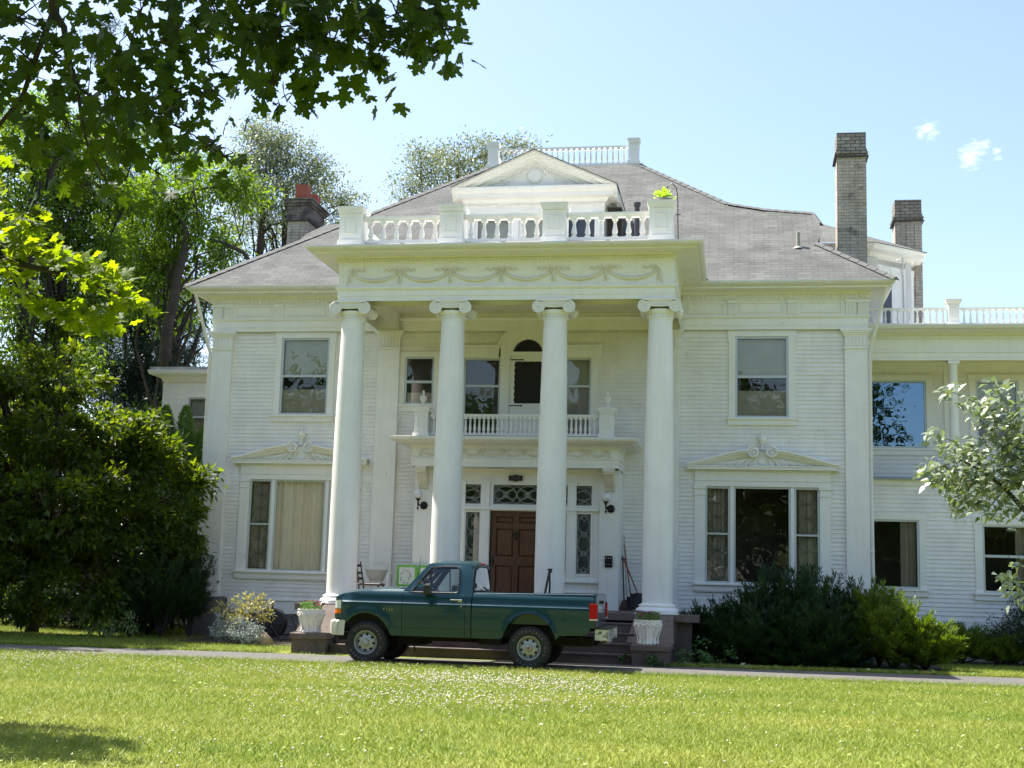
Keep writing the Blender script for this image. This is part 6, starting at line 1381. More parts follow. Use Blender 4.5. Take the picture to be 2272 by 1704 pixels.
# ------------------------------------------------------------------ broad leaved tree left of the house
g = np.random.default_rng(31)
E_ = [((-12.6, 1.2, 5.2), (1.7, 1.4, 1.5)), ((-10.7, 1.0, 4.8), (1.5, 1.3, 1.2)), ((-9.3, .9, 4.1), (1.25, 1.1, 1.0)), ((-8.75, 1.9, 4.0), (.85, .8, .75)), ((-12.4, .4, 3.0), (1.8, 1.2, 1.2)), ((-10.3, .3, 2.9), (1.6, 1.1, 1.0)), ((-9.48, 1.5, 2.75), (1.2, .9, .95)), ((-8.29, 1.9, 3.17), (.7, .7, .7)), ((-8.39, 2.0, 1.92), (.65, .6, .75)), ((-14.5, 1.2, 4.2), (1.6, 1.3, 2.2)), ((-11.2, 1.8, 6.0), (1.0, .9, .8)), ((-7.97, 1.95, 2.39), (.45, .5, .5)), ((-13.0, .9, 1.2), (1.8, 1.0, .95)), ((-9.6, .9, 1.3), (1.2, .8, .85)), ((-11.3, .7, 1.2), (1.2, .9, .9)), ((-9.4, 1.6, .9), (.7, .6, .6)), ((-15.8, 1.5, 2.0), (1.6, 1.0, 1.8)), ((-9.9, 1.0, 4.9), (.6, .5, .5)), ((-11.6, .6, 5.9), (.7, .6, .5)), ((-13.4, .6, 6.3), (1.0, .7, .6)), ((-9.17, 1.6, 4.63), (.45, .4, .35)), ((-7.71, 2.0, 3.69), (.35, .35, .3)), ((-15.2, -.9, 5.0), (2.2, 1.2, 1.6)), ((-17.2, -.4, 7.2), (2.4, 1.6, 1.8)), ((-14.2, -1.5, 3.2), (1.5, .8, 1.0)), ((-18.5, -1.6, 8.5), (2.2, 1.0, 1.2)), ((-13.7, -.6, 8.4), (1.5, 1.3, 1.3)), ((-15.2, -.2, 10.2), (1.9, 1.4, 1.3)), ((-14.6, -1.4, 6.6), (1.6, 1.0, 1.2)), ((-13.3, -2.4, 8.0), (1.8, 1.0, 1.1)), ((-12.6, -2.9, 6.4), (1.3, .6, .8)), ((-15.5, -3, 9.5), (2.0, 1.1, 1.1)), ((-13.2, -.2, 9.8), (1.6, 1.3, 1.0)), ((-14.5, 1.0, 11.5), (2.0, 1.2, 1.0))]  # later ellipsoids are out of view, added to shade the left lawn and drive
P, D = clumps(g, E_, 4.4, 110, .15, .72, .16*.07); V, F = leafy(g, P, D, .19, .080, .7, .2, .38)
mb = MB(); mb.tube([(-11.6, 2.0, -.1), (-11.5, 2.0, 1.2), (-11.2, 1.8, 2.0)], [.17, .13, .11], 10); limbs(mb, g, (-11.2, 1.8, 1.9), E_, .07, sub=4)
plant('broadleaf_tree', 'dense dark green broad leaved tree spreading over the left corner of the house', 'tree', (-11.6, 2.0, 0), mb, V, F, leafmat('glossy_broad_leaf', (.018, .042, .009), (.085, .125, .018), .45, .5, (3.8, 3.3, .5), .32))
# ------------------------------------------------------------------ plume shrubs (yews and junipers)
def plumes(g, c, r, n, k, L, W, base=None, up=.12, flat=.5, lo=-.5):
    c, r = np.array(c, float), np.array(r, float); d = unit(g.normal(size=(n*2, 3))); d = d[d[:, 2] > lo][:n]; n = len(d)
    tip = c+d*r*g.uniform(.60, 1.22, size=(n, 1)); root = (np.array(base) if base is not None else c-np.array([0, 0, r[2]*.8]))+g.normal(size=(n, 3))*r*.10
    t = g.uniform(.35, 1, size=(n, k)); bow = np.array([0, 0, up])*r[2]
    X = root[:, None]*(1-t[..., None])+tip[:, None]*t[..., None]+bow*(4*t*(1-t))[..., None]*.6
    ax = unit(tip-root); lat = unit(np.cross(ax, [0, 0, 1.])+1e-6); wd = (1.12-t)[..., None]*.13*r.mean()
    side = g.uniform(-1, 1, size=(n, k, 1)); X = X+lat[:, None]*side*wd+g.normal(size=(n, k, 3))*.018
    D = ax[:, None]*.8+lat[:, None]*side*.8+np.array([0, 0, .18])+g.normal(size=(n, k, 3))*.28
    Nn = np.cross(lat[:, None]*np.ones_like(X), ax[:, None]*np.ones_like(X))+g.normal(size=(n, k, 3))*.4
    return quads(X.reshape(-1, 3), D.reshape(-1, 3), Nn.reshape(-1, 3), L*g.uniform(.6, 1.3, size=n*k), W)
def merge_np(parts):
    V, F, o = [], [], 0
    for a, b in parts: V.append(a); F.append(b+o); o += len(a)
    return np.concatenate(V), np.concatenate(F)
YEW = leafmat('yew_needle', (.010, .028, .008), (.028, .065, .014), .22, .5, (2.2, 2.6, .5)); YEWL = leafmat('lit_yew_and_juniper_needle', (.050, .095, .012), (.17, .22, .025), .25, .5, (2.0, 2.2, .5))  # YEWL lightens YEW: sun on the right-hand yew put into its colour
g = np.random.default_rng(41)
def yew(lab, parts, lm, base, grp=None, name='yew_shrub', n=150, k=70, L=.10, W=.020):
    m = MB(); q = []
    for c, r in parts:
        q.append(plumes(g, c, r, int(n*r[0]), k, L, W))
        for _ in range(8): e = np.array(c)+unit(g.normal(size=3)*np.array([1, 1, .6])+np.array([0, 0, .4]))*np.array(r)*.7; m.tube([(c[0], c[1], 0), (np.array([c[0], c[1], 0])+e)/2+g.normal(size=3)*.05, e], [.03, .02, .006], 5)
    a, b = merge_np(q); return plant(name, lab, 'shrub', base, m, a, b, lm, group=grp, crown='foliage', stem='stems')
yew('big spreading dark yew in shade under the right hand picture window', [((4.7, .8, .45), (.95, 1.0, .72)), ((5.6, 1.0, .75), (1.0, 1.0, 1.08)), ((6.5, 1.2, .8), (.9, 1.0, 1.12)), ((5.3, .1, .40), (1.2, .8, .72)), ((6.6, .2, .5), (1.0, .8, .88)), ((7.4, 1.4, .75), (.75, .8, .88)), ((6.4, -.2, .32), (1.2, .6, .58))], YEW, (6, .8, 0), n=170, k=120, L=.13, W=.026)
yew('sunlit bright green yew at the right end of the dark yew', [((8.1, .3, .65), (.85, .8, .78)), ((8.7, .2, .45), (.7, .7, .58)), ((7.9, 1.0, 1.0), (.6, .7, .65))], YEWL, (8.2, .3, 0), n=190, k=130, L=.12, W=.026)
yew('low mid green juniper between the sunlit yew and the dark corner shrub', [((9.9, 3.3, .40), (.9, .6, .45)), ((10.7, 3.2, .3), (.7, .5, .36)), ((9.2, 3.0, .35), (.5, .5, .4))], YEWL, (9.9, 3.3, 0), n=220, k=70, name='low_juniper')
P, D = clumps(g, [((11.5, 3.4, .8), (.9, .6, .75)), ((12.4, 3.3, .8), (.9, .6, .85)), ((11.0, 3.4, .45), (.5, .5, .45))], 3.5, 30, .08, .4, .0018); V, F = leafy(g, P, D, .06, .03, .5)
m = MB(); limbs(m, g, (11.7, 3.4, 0), [((11.5, 3.4, .9), (.8, .6, .7)), ((12.4, 3.3, .9), (.8, .6, .7)), ((11.1, 3.4, .8), (.5, .5, .6))], .02, sub=5)
plant('dark_shrub', 'dark small leaved shrub below the right hand wing window at the picture edge', 'shrub', (11.7, 3.4, 0), m, V, F, leafmat('dark_small_leaf', (.015, .035, .018), (.035, .070, .030), .2), crown='foliage', stem='stems')
yew('tall dark yew beside the left corner pier of the house', [((-8.3, 1.9, 1.3), (.85, .8, 1.35)), ((-8.9, 1.6, .9), (.6, .6, .95)), ((-7.75, 2.3, 1.2), (.5, .6, 1.2))], YEW, (-8.3, 1.9, 0), n=300, k=80)
# ivy and low green around the right pier
P, D = clumps(g, [((3.0, -2.0, .12), (.25, .15, .12)), ((3.6, -2.15, .10), (.4, .15, .14)), ((4.15, -1.5, .15), (.45, .3, .22)), ((4.5, -.9, .2), (.5, .3, .25))], 1.6, 20, .05, .2, .003); V, F = leafy(g, P, D, .06, .05, .8)
npmesh('ground_ivy', V, F, leafmat('ivy_leaf', (.03, .08, .02), (.06, .13, .03), .25), None, origin=(3.6, -2, 0), label='ivy and low weeds round the foot of the right stair pier', category='ground cover', kind='stuff')
# ------------------------------------------------------------------ shrubs left of the steps
def bush(name, lab, ells, dens, nl, spread, L, W, lm, base, grp=None, up=.7, droop=0, shell=.45):
    P, D = clumps(g, ells, dens, nl, spread, shell, L*W); V, F = leafy(g, P, D, L, W, up, droop); m = MB(); limbs(m, g, base, ells, .015, sub=3, wob=.05); return plant(name, lab, 'shrub', base, m, V, F, lm, group=grp, crown='foliage', stem='stems')
bush('pale_shrub', 'pale yellow green broad leaved shrub by the left foundation', [((-6.0, .4, .80), (.30, .28, .16)), ((-5.45, .4, .95), (.34, .28, .17)), ((-5.55, .35, .68), (.34, .3, .18)), ((-5.85, .3, .55), (.26, .25, .15)), ((-5.25, .45, .62), (.16, .2, .12))], 2.6, 14, .05, .095, .034, leafmat('pale_rhododendron_leaf', (.26, .27, .10), (.46, .40, .20), .3, .45, (1.3, 1.3, .6)), (-5.75, .4, 0))
bush('silver_plant', 'silvery grey leaved plant in front of the pale shrub', [((-5.6, .05, .32), (.45, .25, .24)), ((-6.15, .1, .35), (.14, .14, .30)), ((-5.3, .0, .22), (.30, .2, .15))], 3.0, 20, .045, .05, .020, leafmat('silver_leaf', (.26, .31, .30), (.46, .50, .46), .15, .5, (1, 1, 1)), (-5.7, .05, 0))
bush('variegated_plant', 'bright cream and green plant on the lawn edge under the broad leaved tree', [((-9.6, 1.0, .30), (.32, .3, .22)), ((-9.1, .8, .25), (.26, .25, .2)), ((-8.6, .9, .35), (.22, .2, .24)), ((-9.9, 1.4, .45), (.18, .2, .2))], 2.4, 16, .05, .10, .036, leafmat('variegated_leaf', (.10, .19, .05), (.38, .42, .22), .3), (-9.3, 1, 0))
for k, (pp, lab) in enumerate((([((-13.2, 9.5, .9), (1.3, .8, 1.1)), ((-12.0, 9.2, .7), (1.0, .8, .9))], 'dark shrub between the big trunk and the retaining wall'), ([((-10.7, 7.2, 1.1), (1.0, .8, 1.2)), ((-9.6, 6.4, 1.0), (.9, .8, 1.1))], 'dark shrub filling the gap behind the variegated plant'), ([((-12.3, 4.5, .9), (1.4, .8, 1.15)), ((-11.0, 4.2, 1.0), (1.1, .8, 1.2)), ((-9.8, 3.6, 1.0), (.9, .7, 1.1)), ((-13.9, 5.2, .8), (1.1, .7, .9)), ((-9.0, 2.9, .8), (.6, .6, .9))], 'low dark shrubbery directly behind the broad leaved tree'), ([((-17.0, 12.6, 1.6), (1.6, .8, 1.4)), ((-19.5, 12.8, 1.5), (1.4, .8, 1.4))], 'dark shrub rising behind the retaining wall'))):
    bush('shade_shrub', lab, pp, 4.5, 40, .14, .13, .06, leafmat('shade_shrub_leaf_%d' % k, (.012, .030, .010), (.030, .058, .016), .25), (pp[0][0][0], pp[0][0][1], 0), grp='dark shrubs low on the left')
# arborvitae
ARB = leafmat('arborvitae_leaf', (.045, .11, .02), (.10, .19, .035), .3, .5, (2, 2.1, .5))
for k, (x, y, z, h, r_, lab) in enumerate([(-9.92, 5.0, 5.85, 3.4, .42, 'left hand pointed arborvitae in front of the rear wing'), (-9.36, 5.0, 5.85, 3.9, .42, 'tallest pointed arborvitae in front of the shuttered rear window'), (-8.78, 4.8, 5.25, 3.0, .34, 'smallest arborvitae tucked beside the corner pilaster')]):
    n = 16000; zz = g.uniform(0, 1, size=n)**.8; a = g.uniform(0, 6.28, size=n); rad = r_*1.45*(zz**.55)*g.uniform(.55, 1.05, size=n)*(1+.18*np.sin(a*5+zz*17)); P = np.stack([x+rad*np.cos(a), y+rad*np.sin(a), z-zz*h*1.0], 1)
    D = np.stack([np.cos(a)*.5, np.sin(a)*.5, np.ones(n)*.9], 1)+g.normal(size=(n, 3))*.25; V, F = quads(P, D, np.stack([np.cos(a), np.sin(a), a*0], 1)+g.normal(size=(n, 3))*.7, .085*g.uniform(.5, 1.3, size=n), .022)
    plant('arborvitae', lab, 'shrub', (x, y, 0), MB().tube([(x, y, -.05), (x, y, z-.3)], [.05, .01], 6), V, F, ARB, group='arborvitae behind the left corner')
# ------------------------------------------------------------------ trees behind, left
g = np.random.default_rng(51)
def ell_px(rows, dep, dd=1.5):
    out = []
    for (px, py, rp, *k) in rows:
        d = dep+g.uniform(-dd, dd)+(k[0] if k else 0); s = rp/FPX*d*1.2; out.append((tuple(at(px, py, d)), (s, s*.9, s*.75)))
    return out
def tree_px(name, lab, rows, dep, base_px, dens, nl, spread, L, W, lm, bark, r0, paths=(), grp=None, shell=.35, fork=.35, up=.6, droop=.1, sub=4, jit=.55):
    ells = ell_px(rows, dep); b = at(base_px[0], base_px[1], dep); b = b+0; 
    gx = CAMP.x+(b[0]-CAMP.x); base = np.array([b[0], b[1], -.1]); m = MB()
    cz = np.mean([e[0] for e in ells], 0); ft = base+(cz-base)*fork; ft[2] = cz[2]*fork+.5
    m.tube([base, base+[0, 0, .4], (base+ft)/2+g.normal(size=3)*.15, ft], [r0*1.35, r0*1.05, r0*.9, r0*.7], 12); 
    top = np.array(max(ells, key=lambda e: e[0][2])[0]); m.tube([ft, (ft+cz)/2+g.normal(size=3)*.2, cz, (cz+top)/2, top], [r0*.7, r0*.5, r0*.34, r0*.2, r0*.05], 8)
    for i, e in enumerate(ells):
        t = g.uniform(.0, .9); rt_ = ft+(cz-ft)*t; limbs(m, g, rt_, [e], r0*.22, sub=sub, wob=.5)
    for pp in paths:
        P_ = [at(a, c, dep-1) for a, c in pp[0]]; m.tube(P_, list(np.linspace(pp[1], pp[2], len(P_))), 8)
    P, D = clumps(g, ells, dens, nl, spread, shell, L*W); V, F = leafy(g, P, D, L, W, up, droop, jit)
    return plant(name, lab, 'tree', tuple(base), m, V, F, lm, bark, grp)
LOC = leafmat('locust_leaflet', (.045, .10, .012), (.15, .23, .03), .45, .5, (2.4, 2.3, .45))
tree_px('locust_tree', 'feathery light green locust tree with crooked dark limbs left of the chimney', [(430, 380, 48), (500, 400, 55), (545, 435, 35), (370, 430, 55), (330, 500, 60), (410, 480, 55), (455, 520, 45), (310, 580, 60), (370, 590, 50), (300, 660, 45), (380, 690, 45), (470, 610, 48), (540, 620, 36), (440, 660, 50), (250, 520, 50), (260, 620, 45), (505, 560, 26), (310, 420, 45), (390, 350, 30)], 43, (372, 1330), 5.0, 60, .22, .17, .065, LOC, BARK2, .26,
        paths=[(((365, 800), (372, 720), (388, 660), (392, 620), (408, 560), (414, 520), (398, 480), (385, 440)), .20, .08), (((388, 660), (430, 600), (470, 580)), .07, .02), (((392, 440), (440, 420), (500, 412), (540, 430)), .06, .015), (((560, 590), (540, 560), (500, 540), (465, 530)), .09, .03)], droop=.35)
tree_px('locust_tree', 'taller locust tree with thick trunk at the far left behind the maple leaves', [(40, 420, 70), (130, 400, 60), (200, 450, 60), (110, 500, 60), (30, 560, 60), (190, 540, 50), (90, 640, 60), (160, 620, 45), (230, 350, 50), (150, 300, 50), (60, 330, 50), (10, 700, 60), (110, 740, 55), (200, 700, 45), (300, 330, 40), (20, 250, 50), (80, 240, 40), (150, 390, 60), (60, 480, 60), (150, 560, 60), (230, 560, 50), (20, 640, 60), (260, 300, 40), (240, 650, 50), (280, 450, 45), (40, 790, 60), (160, 800, 60)], 40, (88, 1375), 5.0, 60, .24, .17, .065, LOC, BARK, .36,
        paths=[(((55, 760), (60, 680), (66, 600), (70, 520)), .26, .16), (((110, 420), (112, 380), (135, 330), (150, 300)), .12, .05), (((112, 380), (100, 350), (92, 320)), .09, .03), (((60, 620), (70, 560), (60, 500), (75, 440), (90, 400)), .16, .10)], grp=None, droop=.35)
PINE = leafmat('pine_needle', (.012, .032, .016), (.032, .062, .026), .15, .5, (1.6, 1.8, .6))
tree_px('pine_tree', 'dark blue green pine behind the locusts with sky showing through its boughs', [(300, 700, 45), (370, 640, 40), (400, 760, 45), (330, 790, 60), (270, 760, 50), (390, 850, 50), (320, 880, 60), (430, 700, 30), (450, 650, 25), (360, 560, 40), (250, 860, 60), (260, 420, 50), (220, 260, 34), (235, 120, 22), (245, 60, 18), (205, 90, 16), (420, 800, 26), (280, 500, 50), (440, 740, 18), (180, 820, 70), (100, 860, 80), (340, 640, 50), (300, 600, 50), (230, 700, 60), (350, 720, 40), (280, 840, 70), (370, 900, 50)], 50, (330, 1330), 3.6, 70, .22, .20, .028, PINE, BARK, .32,
        paths=[(((340, 1000), (352, 900), (375, 800), (385, 720), (380, 600), (330, 420), (250, 200), (235, 60)), .34, .05), (((375, 705), (410, 702), (445, 690)), .10, .03), (((400, 830), (425, 790), (440, 740), (455, 715)), .12, .05), (((425, 790), (450, 770)), .06, .03), (((360, 840), (390, 850), (430, 870)), .10, .04)], up=.2, jit=.9, sub=5)
SIL = leafmat('silver_tree_leaf', (.11, .14, .08), (.34, .37, .28), .35, .4, (1.2, 1.25, .8))
tree_px('silver_tree', 'airy silvery leaved tree rising behind the red chimney pots', [(560, 330, 40), (600, 310, 42), (640, 330, 42), (590, 380, 50), (650, 390, 50), (700, 380, 42), (560, 440, 48), (620, 450, 50), (690, 440, 40), (740, 430, 32), (780, 450, 26), (530, 500, 40), (600, 520, 40), (680, 500, 34), (745, 485, 26), (560, 290, 24), (545, 380, 24), (500, 560, 30), (780, 500, 18)], 62, (575, 1300), 3.4, 60, .36, .17, .075, SIL, BARK, .30,
        paths=[(((570, 620), (578, 540), (582, 480), (585, 420), (592, 360)), .22, .05), (((582, 520), (600, 500), (640, 490)), .09, .03), (((580, 470), (560, 440), (545, 420)), .08, .03)], grp='silver leaved trees behind the roof', shell=.3, jit=.8)
tree_px('silver_tree', 'silvery leaved tree top showing between the portico balustrade and the roof top rail', [(960, 340, 30), (930, 370, 32), (990, 370, 36), (1030, 350, 32), (1060, 370, 30), (900, 400, 22), (960, 400, 30), (1080, 330, 24), (1110, 330, 26), (1150, 330, 24), (1170, 320, 12), (885, 440, 18), (930, 430, 26), (1105, 360, 30), (930, 330, 12), (1050, 320, 12)], 64, (990, 1290), 3.0, 50, .34, .17, .075, SIL, BARK, .28, grp='silver leaved trees behind the roof', shell=.3, jit=.8)
tree_px('background_tree', 'dark dense tree filling the gap low on the left behind the big trunk', [(40, 1000, 90), (150, 1040, 90), (260, 1020, 90), (350, 1060, 70), (420, 1020, 50), (60, 1150, 90), (180, 1180, 80), (300, 1180, 80), (400, 1180, 60), (20, 900, 80), (250, 1260, 60), (350, 1290, 50), (440, 1220, 30), (200, 1320, 50), (280, 1340, 40), (350, 1350, 36), (410, 1320, 30), (150, 1260, 70), (20, 1240, 70), (100, 960, 80), (320, 960, 60), (470, 960, 40)], 46, (240, 1330), 7, 70, .3, .19, .09, leafmat('shade_tree_leaf', (.012, .030, .008), (.035, .065, .014), .3), BARK, .22, shell=.2)
t = thing('laurel_hedge', 'tall dark hedge closing the view behind the left tree trunks', 'hedge', (-24, 24, 0)); hp = [((x, 24+g.normal()*.8, g.uniform(.5, 3.4)), (1.5, .8, 1.3)) for x in np.arange(-44, -9, .8)]
P, D = clumps(g, hp, 3.2, 50, .4, .2, .30*.16); V, F = leafy(g, P, D, .30, .16, .6); npmesh('foliage', V, F, MATS['shade_tree_leaf'], t)
# low retaining wall behind the left lawn
t = thing('retaining_wall', 'low pale block garden wall with a sloping end behind the left tree trunks', 'wall', (-17, 10.5, 0)); m = MB()
poly = [(-22, 0), (-13.6, 0), (-13.6, .55), (-14.3, .62), (-17.6, .95), (-18.6, .92), (-20.2, .45), (-22, .45)]
m.prism([(a, b-.05) for a, b in poly], 10.41, 10.7); m.uv = [[(0, 0)]*len(f) for f in m.f]; uvquad(m, [(a, 10.4, b-.05) for a, b in poly], (1, 0, 0), (0, 0, 1)); m.build('blocks', brick('pale_block', (.20, .19, .17), (.15, .14, .13), (.06, .055, .05), .9, .15, .012), t)
# far belt of trees round the grounds
g = np.random.default_rng(61); P = []
for k in range(420):
    a = g.uniform(-math.pi, math.pi); back = abs(a) > 1.2; d = g.uniform(48, 64) if back else g.uniform(95, 125); xr = CAMP.x+math.sin(a)*d; c = (xr, CAMP.y+math.cos(a)*d, (g.uniform(1, 18) if xr < 13 else g.uniform(0, 7)) if back else g.uniform(1, 4.5)); p, _ = ellip(g, c, (6, 6, 4.0) if back else (5, 4, 3.0), 330 if back else 260, .4); P.append(p)
P = np.concatenate(P); V, F = leafy(g, P, g.normal(size=P.shape), 1.0, .6, .6); npmesh('far_woods', V, F, leafmat('far_leaf', (.03, .065, .02), (.06, .11, .03), .25), None, label='far belt of dark trees beyond the grounds', category='woods', kind='stuff')
# trees across the lawn behind the viewer (they show only as reflections in the panes)
for k, (x, y, h, r_, lab) in enumerate([(-8, -60, 15, 6, 'tall garden tree reflected in the left picture window'), (6, -64, 17, 7, 'broad garden tree reflected in the middle panes'), (21, -58, 9, 6.0, 'broad garden tree reflected in the right picture window'), (36, -52, 9, 5, 'lower garden tree reflected in the wing window'), (-22, -50, 14, 6, 'garden tree reflected in the far left leaded light'), (14.2, -57, 18, 3.6, 'tall narrow garden tree reflected in the wing upper window')]):
    ells = [((x+g.normal()*r_*.4, y+g.normal()*2, h*.6+g.normal()*h*.17), (r_*.55, r_*.5, h*.22)) for _ in range(9)]+[((x, y, h*.35), (r_*.8, r_*.6, h*.25))]
    P, D = clumps(g, ells, 2.2, 40, .6, .4, .42*.22); V, F = leafy(g, P, D, .42, .22, .6); m = MB().tube([(x, y, -.1), (x, y, h*.6)], [.4, .15], 8); limbs(m, g, (x, y, h*.3), ells, .12, wob=.6)
    plant('garden_tree', lab, 'tree', (x, y, 0), m, V, F, MATS['shade_tree_leaf'], group='garden trees across the lawn')
# ------------------------------------------------------------------ cherry branch at the right edge
g = np.random.default_rng(71); DEP = 11.2; mb = MB(); base = at(2520, 1500, DEP); base[2] = -.1
def brn(pts, r0, r1): mb.tube([at(a, c, DEP+d) for a, c, d in pts], list(np.linspace(r0, r1, len(pts))), 6)
mb.tube([base, base+np.array([0, 0, .8]), at(2440, 1230, DEP)], [.10, .075, .055], 10)
brn([(2440, 1230, 0), (2340, 1170, 0), (2272, 1130, 0), (2230, 1085, 0), (2190, 1050, -.1), (2130, 1020, -.2), (2068, 1042, -.2)], .035, .003)
brn([(2340, 1170, 0), (2290, 1060, .2), (2250, 980, .2), (2210, 920, .2), (2180, 900, .1), (2110, 868, 0)], .02, .002); brn([(2250, 980, .2), (2230, 900, .2), (2215, 860, .2)], .008, .002); brn([(2230, 1085, 0), (2200, 1120, 0), (2140, 1130, 0)], .008, .002)
brn([(2440, 1230, 0), (2330, 1260, .2), (2270, 1300, .2), (2240, 1290, .2), (2235, 1270, .2)], .012, .002); brn([(2190, 1050, -.1), (2120, 980, 0), (2070, 965, 0)], .007, .0015)
rows = [(2110, 868, 16, 14), (2140, 890, 14, 9), (2070, 966, 12, 8), (2105, 990, 16, 14), (2130, 1010, 22, 18), (2160, 1000, 20, 12), (2060, 1045, 20, 16), (2090, 1055, 22, 24), (2120, 1060, 26, 34), (2150, 1080, 28, 34), (2180, 1050, 28, 36), (2180, 1000, 26, 26), (2200, 960, 24, 24), (2180, 920, 22, 20), (2200, 890, 20, 14), (2225, 870, 20, 14), (2215, 910, 20, 14), (2230, 940, 22, 20), (2250, 980, 26, 30), (2235, 1030, 28, 38), (2220, 1080, 28, 36), (2180, 1110, 24, 24), (2130, 1110, 18, 14), (2135, 1140, 10, 5), (2200, 1140, 18, 12), (2240, 1130, 20, 14), (2268, 1060, 26, 28), (2268, 1010, 24, 24), (2265, 960, 20, 16), (2262, 915, 18, 12), (2200, 850, 8, 4), (2240, 1290, 14, 12), (2230, 1275, 8, 5), (2265, 1310, 16, 12), (2262, 1250, 10, 6), (2300, 1100, 60, 60), (2310, 1000, 60, 60), (2380, 1050, 60, 60), (2360, 950, 60, 60), (2440, 1000, 70, 70), (2500, 1080, 70, 70), (2430, 900, 60, 60), (2560, 980, 70, 60), (2520, 900, 60, 50), (2420, 1150, 50, 40)]
V, F, o = [], [], 0; sh2 = [(0, 0), (.16, .18), (.24, .42), (.17, .72), (0, 1.05), (-.17, .72), (-.24, .42), (-.16, .18)]
for (px, py, rp, n) in rows:
    n = int(n*2.5); c = at(px, py, DEP); s = rp/FPX*DEP*.62; P = c+g.normal(size=(n, 3))*np.array([s, .12, s]); D = unit(np.stack([-.35+g.normal(size=n)*.7, g.normal(size=n)*.5, -.25+g.normal(size=n)*.45], 1)); Nn = np.stack([g.normal(size=n)*.5, -.35+g.normal(size=n)*.5, .9+g.normal(size=n)*.3], 1)
    S = unit(np.cross(D, Nn)); Nn = np.cross(S, D); L = .078*g.uniform(.6, 1.2, size=(n, 1)); A_ = np.empty((n, 8, 3))
    for i, (x, y) in enumerate(sh2): A_[:, i] = P+S*x*L+D*y*L+Nn*(abs(x)*.35-.25*(y-.3)**2)*L
    V.append(A_.reshape(-1, 3)); F.append(np.arange(8*n).reshape(n, 8)+o); o += 8*n
plant('cherry_tree', 'young cherry tree reaching glossy sprays, sun glint painted pale green, in from the right edge', 'tree', tuple(base), mb, np.concatenate(V), np.concatenate(F), leafmat('glinting_cherry_leaf', (.16, .20, .12), (.33, .37, .26), .25, .26, (1.2, 1.4, .6), .9), BARK2)  # sun glint on the leaves is put into their pale colour
# ------------------------------------------------------------------ grass and clover
g = np.random.default_rng(81)
def inview(x, y, z=0, mx=.32):
    d = np.stack([x-CAMP.x, y-CAMP.y, np.full_like(x, z)-CAMP.z], 1); zz = d@np.array(fw); u = d@np.array(rt2)/zz*FPX+1136; v = 852-d@np.array(up2)/zz*FPX; return (zz > 1) & (u > -2272*mx) & (u < 2272*(1+mx)) & (v < 1704*(1+mx))
def scatter(n, x0, x1, y0, y1):
    x = g.uniform(x0, x1, n); y = y0+(y1-y0)*g.uniform(0, 1, n); k = inview(x, y); return x[k], y[k]
def blades(x, y, h, w_):
    n = len(x); a = g.uniform(0, 6.28, n); lean = g.normal(size=(n, 2))*.95; V = np.empty((n, 3, 3)); hh = h*g.uniform(.5, 1.3, n); V[:, 0] = np.stack([x-np.cos(a)*w_/2, y-np.sin(a)*w_/2, np.zeros(n)-.004], 1); V[:, 1] = np.stack([x+np.cos(a)*w_/2, y+np.sin(a)*w_/2, np.zeros(n)-.004], 1); V[:, 2] = np.stack([x+lean[:, 0]*hh, y+lean[:, 1]*hh, hh], 1); return V.reshape(-1, 3), np.arange(3*n).reshape(n, 3)
GRASS = bpy.data.materials.new('grass_blade'); GRASS.use_nodes = True; _t = GRASS.node_tree; _p = _t.nodes['Principled BSDF']; _p.inputs['Roughness'].default_value = .55; _p.inputs['Specular IOR Level'].default_value = .3
_g = _t.nodes.new('ShaderNodeNewGeometry'); _c = _t.nodes.new('ShaderNodeTexCoord'); _n = _t.nodes.new('ShaderNodeTexNoise'); _n.inputs['Scale'].default_value = 1; _n.inputs['Detail'].default_value = 8; _n.inputs['Roughness'].default_value = .55; _mq = _t.nodes.new('ShaderNodeMapping'); _mq.inputs['Scale'].default_value = (.28, .75, 1); _t.links.new(_c.outputs['Object'], _mq.inputs[0]); _t.links.new(_mq.outputs[0], _n.inputs[0])
_a = _t.nodes.new('ShaderNodeMath'); _a.operation = 'MULTIPLY_ADD'; _a.inputs[1].default_value = .22; _t.links.new(_g.outputs['Random Per Island'], _a.inputs[0]); _t.links.new(_n.outputs['Fac'], _a.inputs[2])
_r = _t.nodes.new('ShaderNodeValToRGB'); _e = _r.color_ramp.elements; _e[0].position = .36; _e[0].color = (.15, .235, .028, 1); _e[1].position = .90; _e[1].color = (.37, .365, .085, 1); _m = _e.new(.60); _m.color = (.235, .30, .042, 1); _t.links.new(_a.outputs[0], _r.inputs[0]); _t.links.new(_r.outputs[0], _p.inputs['Base Color'])
_tl = _t.nodes.new('ShaderNodeBsdfTranslucent'); _t.links.new(_r.outputs[0], _tl.inputs[0]); _mx = _t.nodes.new('ShaderNodeMixShader'); _mx.inputs[0].default_value = .3; _t.links.new(_p.outputs[0], _mx.inputs[1]); _t.links.new(_tl.outputs[0], _mx.inputs[2]); _t.links.new(_mx.outputs[0], _t.nodes['Material Output'].inputs[0])
Q = []
x, y = scatter(900000, -20, 22, -20.5, -2.5); k = y < near(x)+.05+.05*np.sin(x*1.3)+.05*np.sin(x*.37+1)+g.normal(size=len(x))*.04; x, y = x[k], y[k]; Q.append(blades(x, y, .045, .011))
x, y = scatter(210000, -24, 22, -5.5, 4.5); k = (y > dline(x)+1.38+g.normal(size=len(x))*.04) & ~((x > -4.0) & (x < 3.85) & (y > -2.25)) & ~((x > 3.85) & (x < 9.1) & (y > -1.05+.1*(x-3.85))) & ~((x >= 9.1) & (y > 2.75)) & ~((x > -7.3) & (x < -3.9) & (y > .35)); x, y = x[k], y[k]; Q.append(blades(x, y, .05, .013))
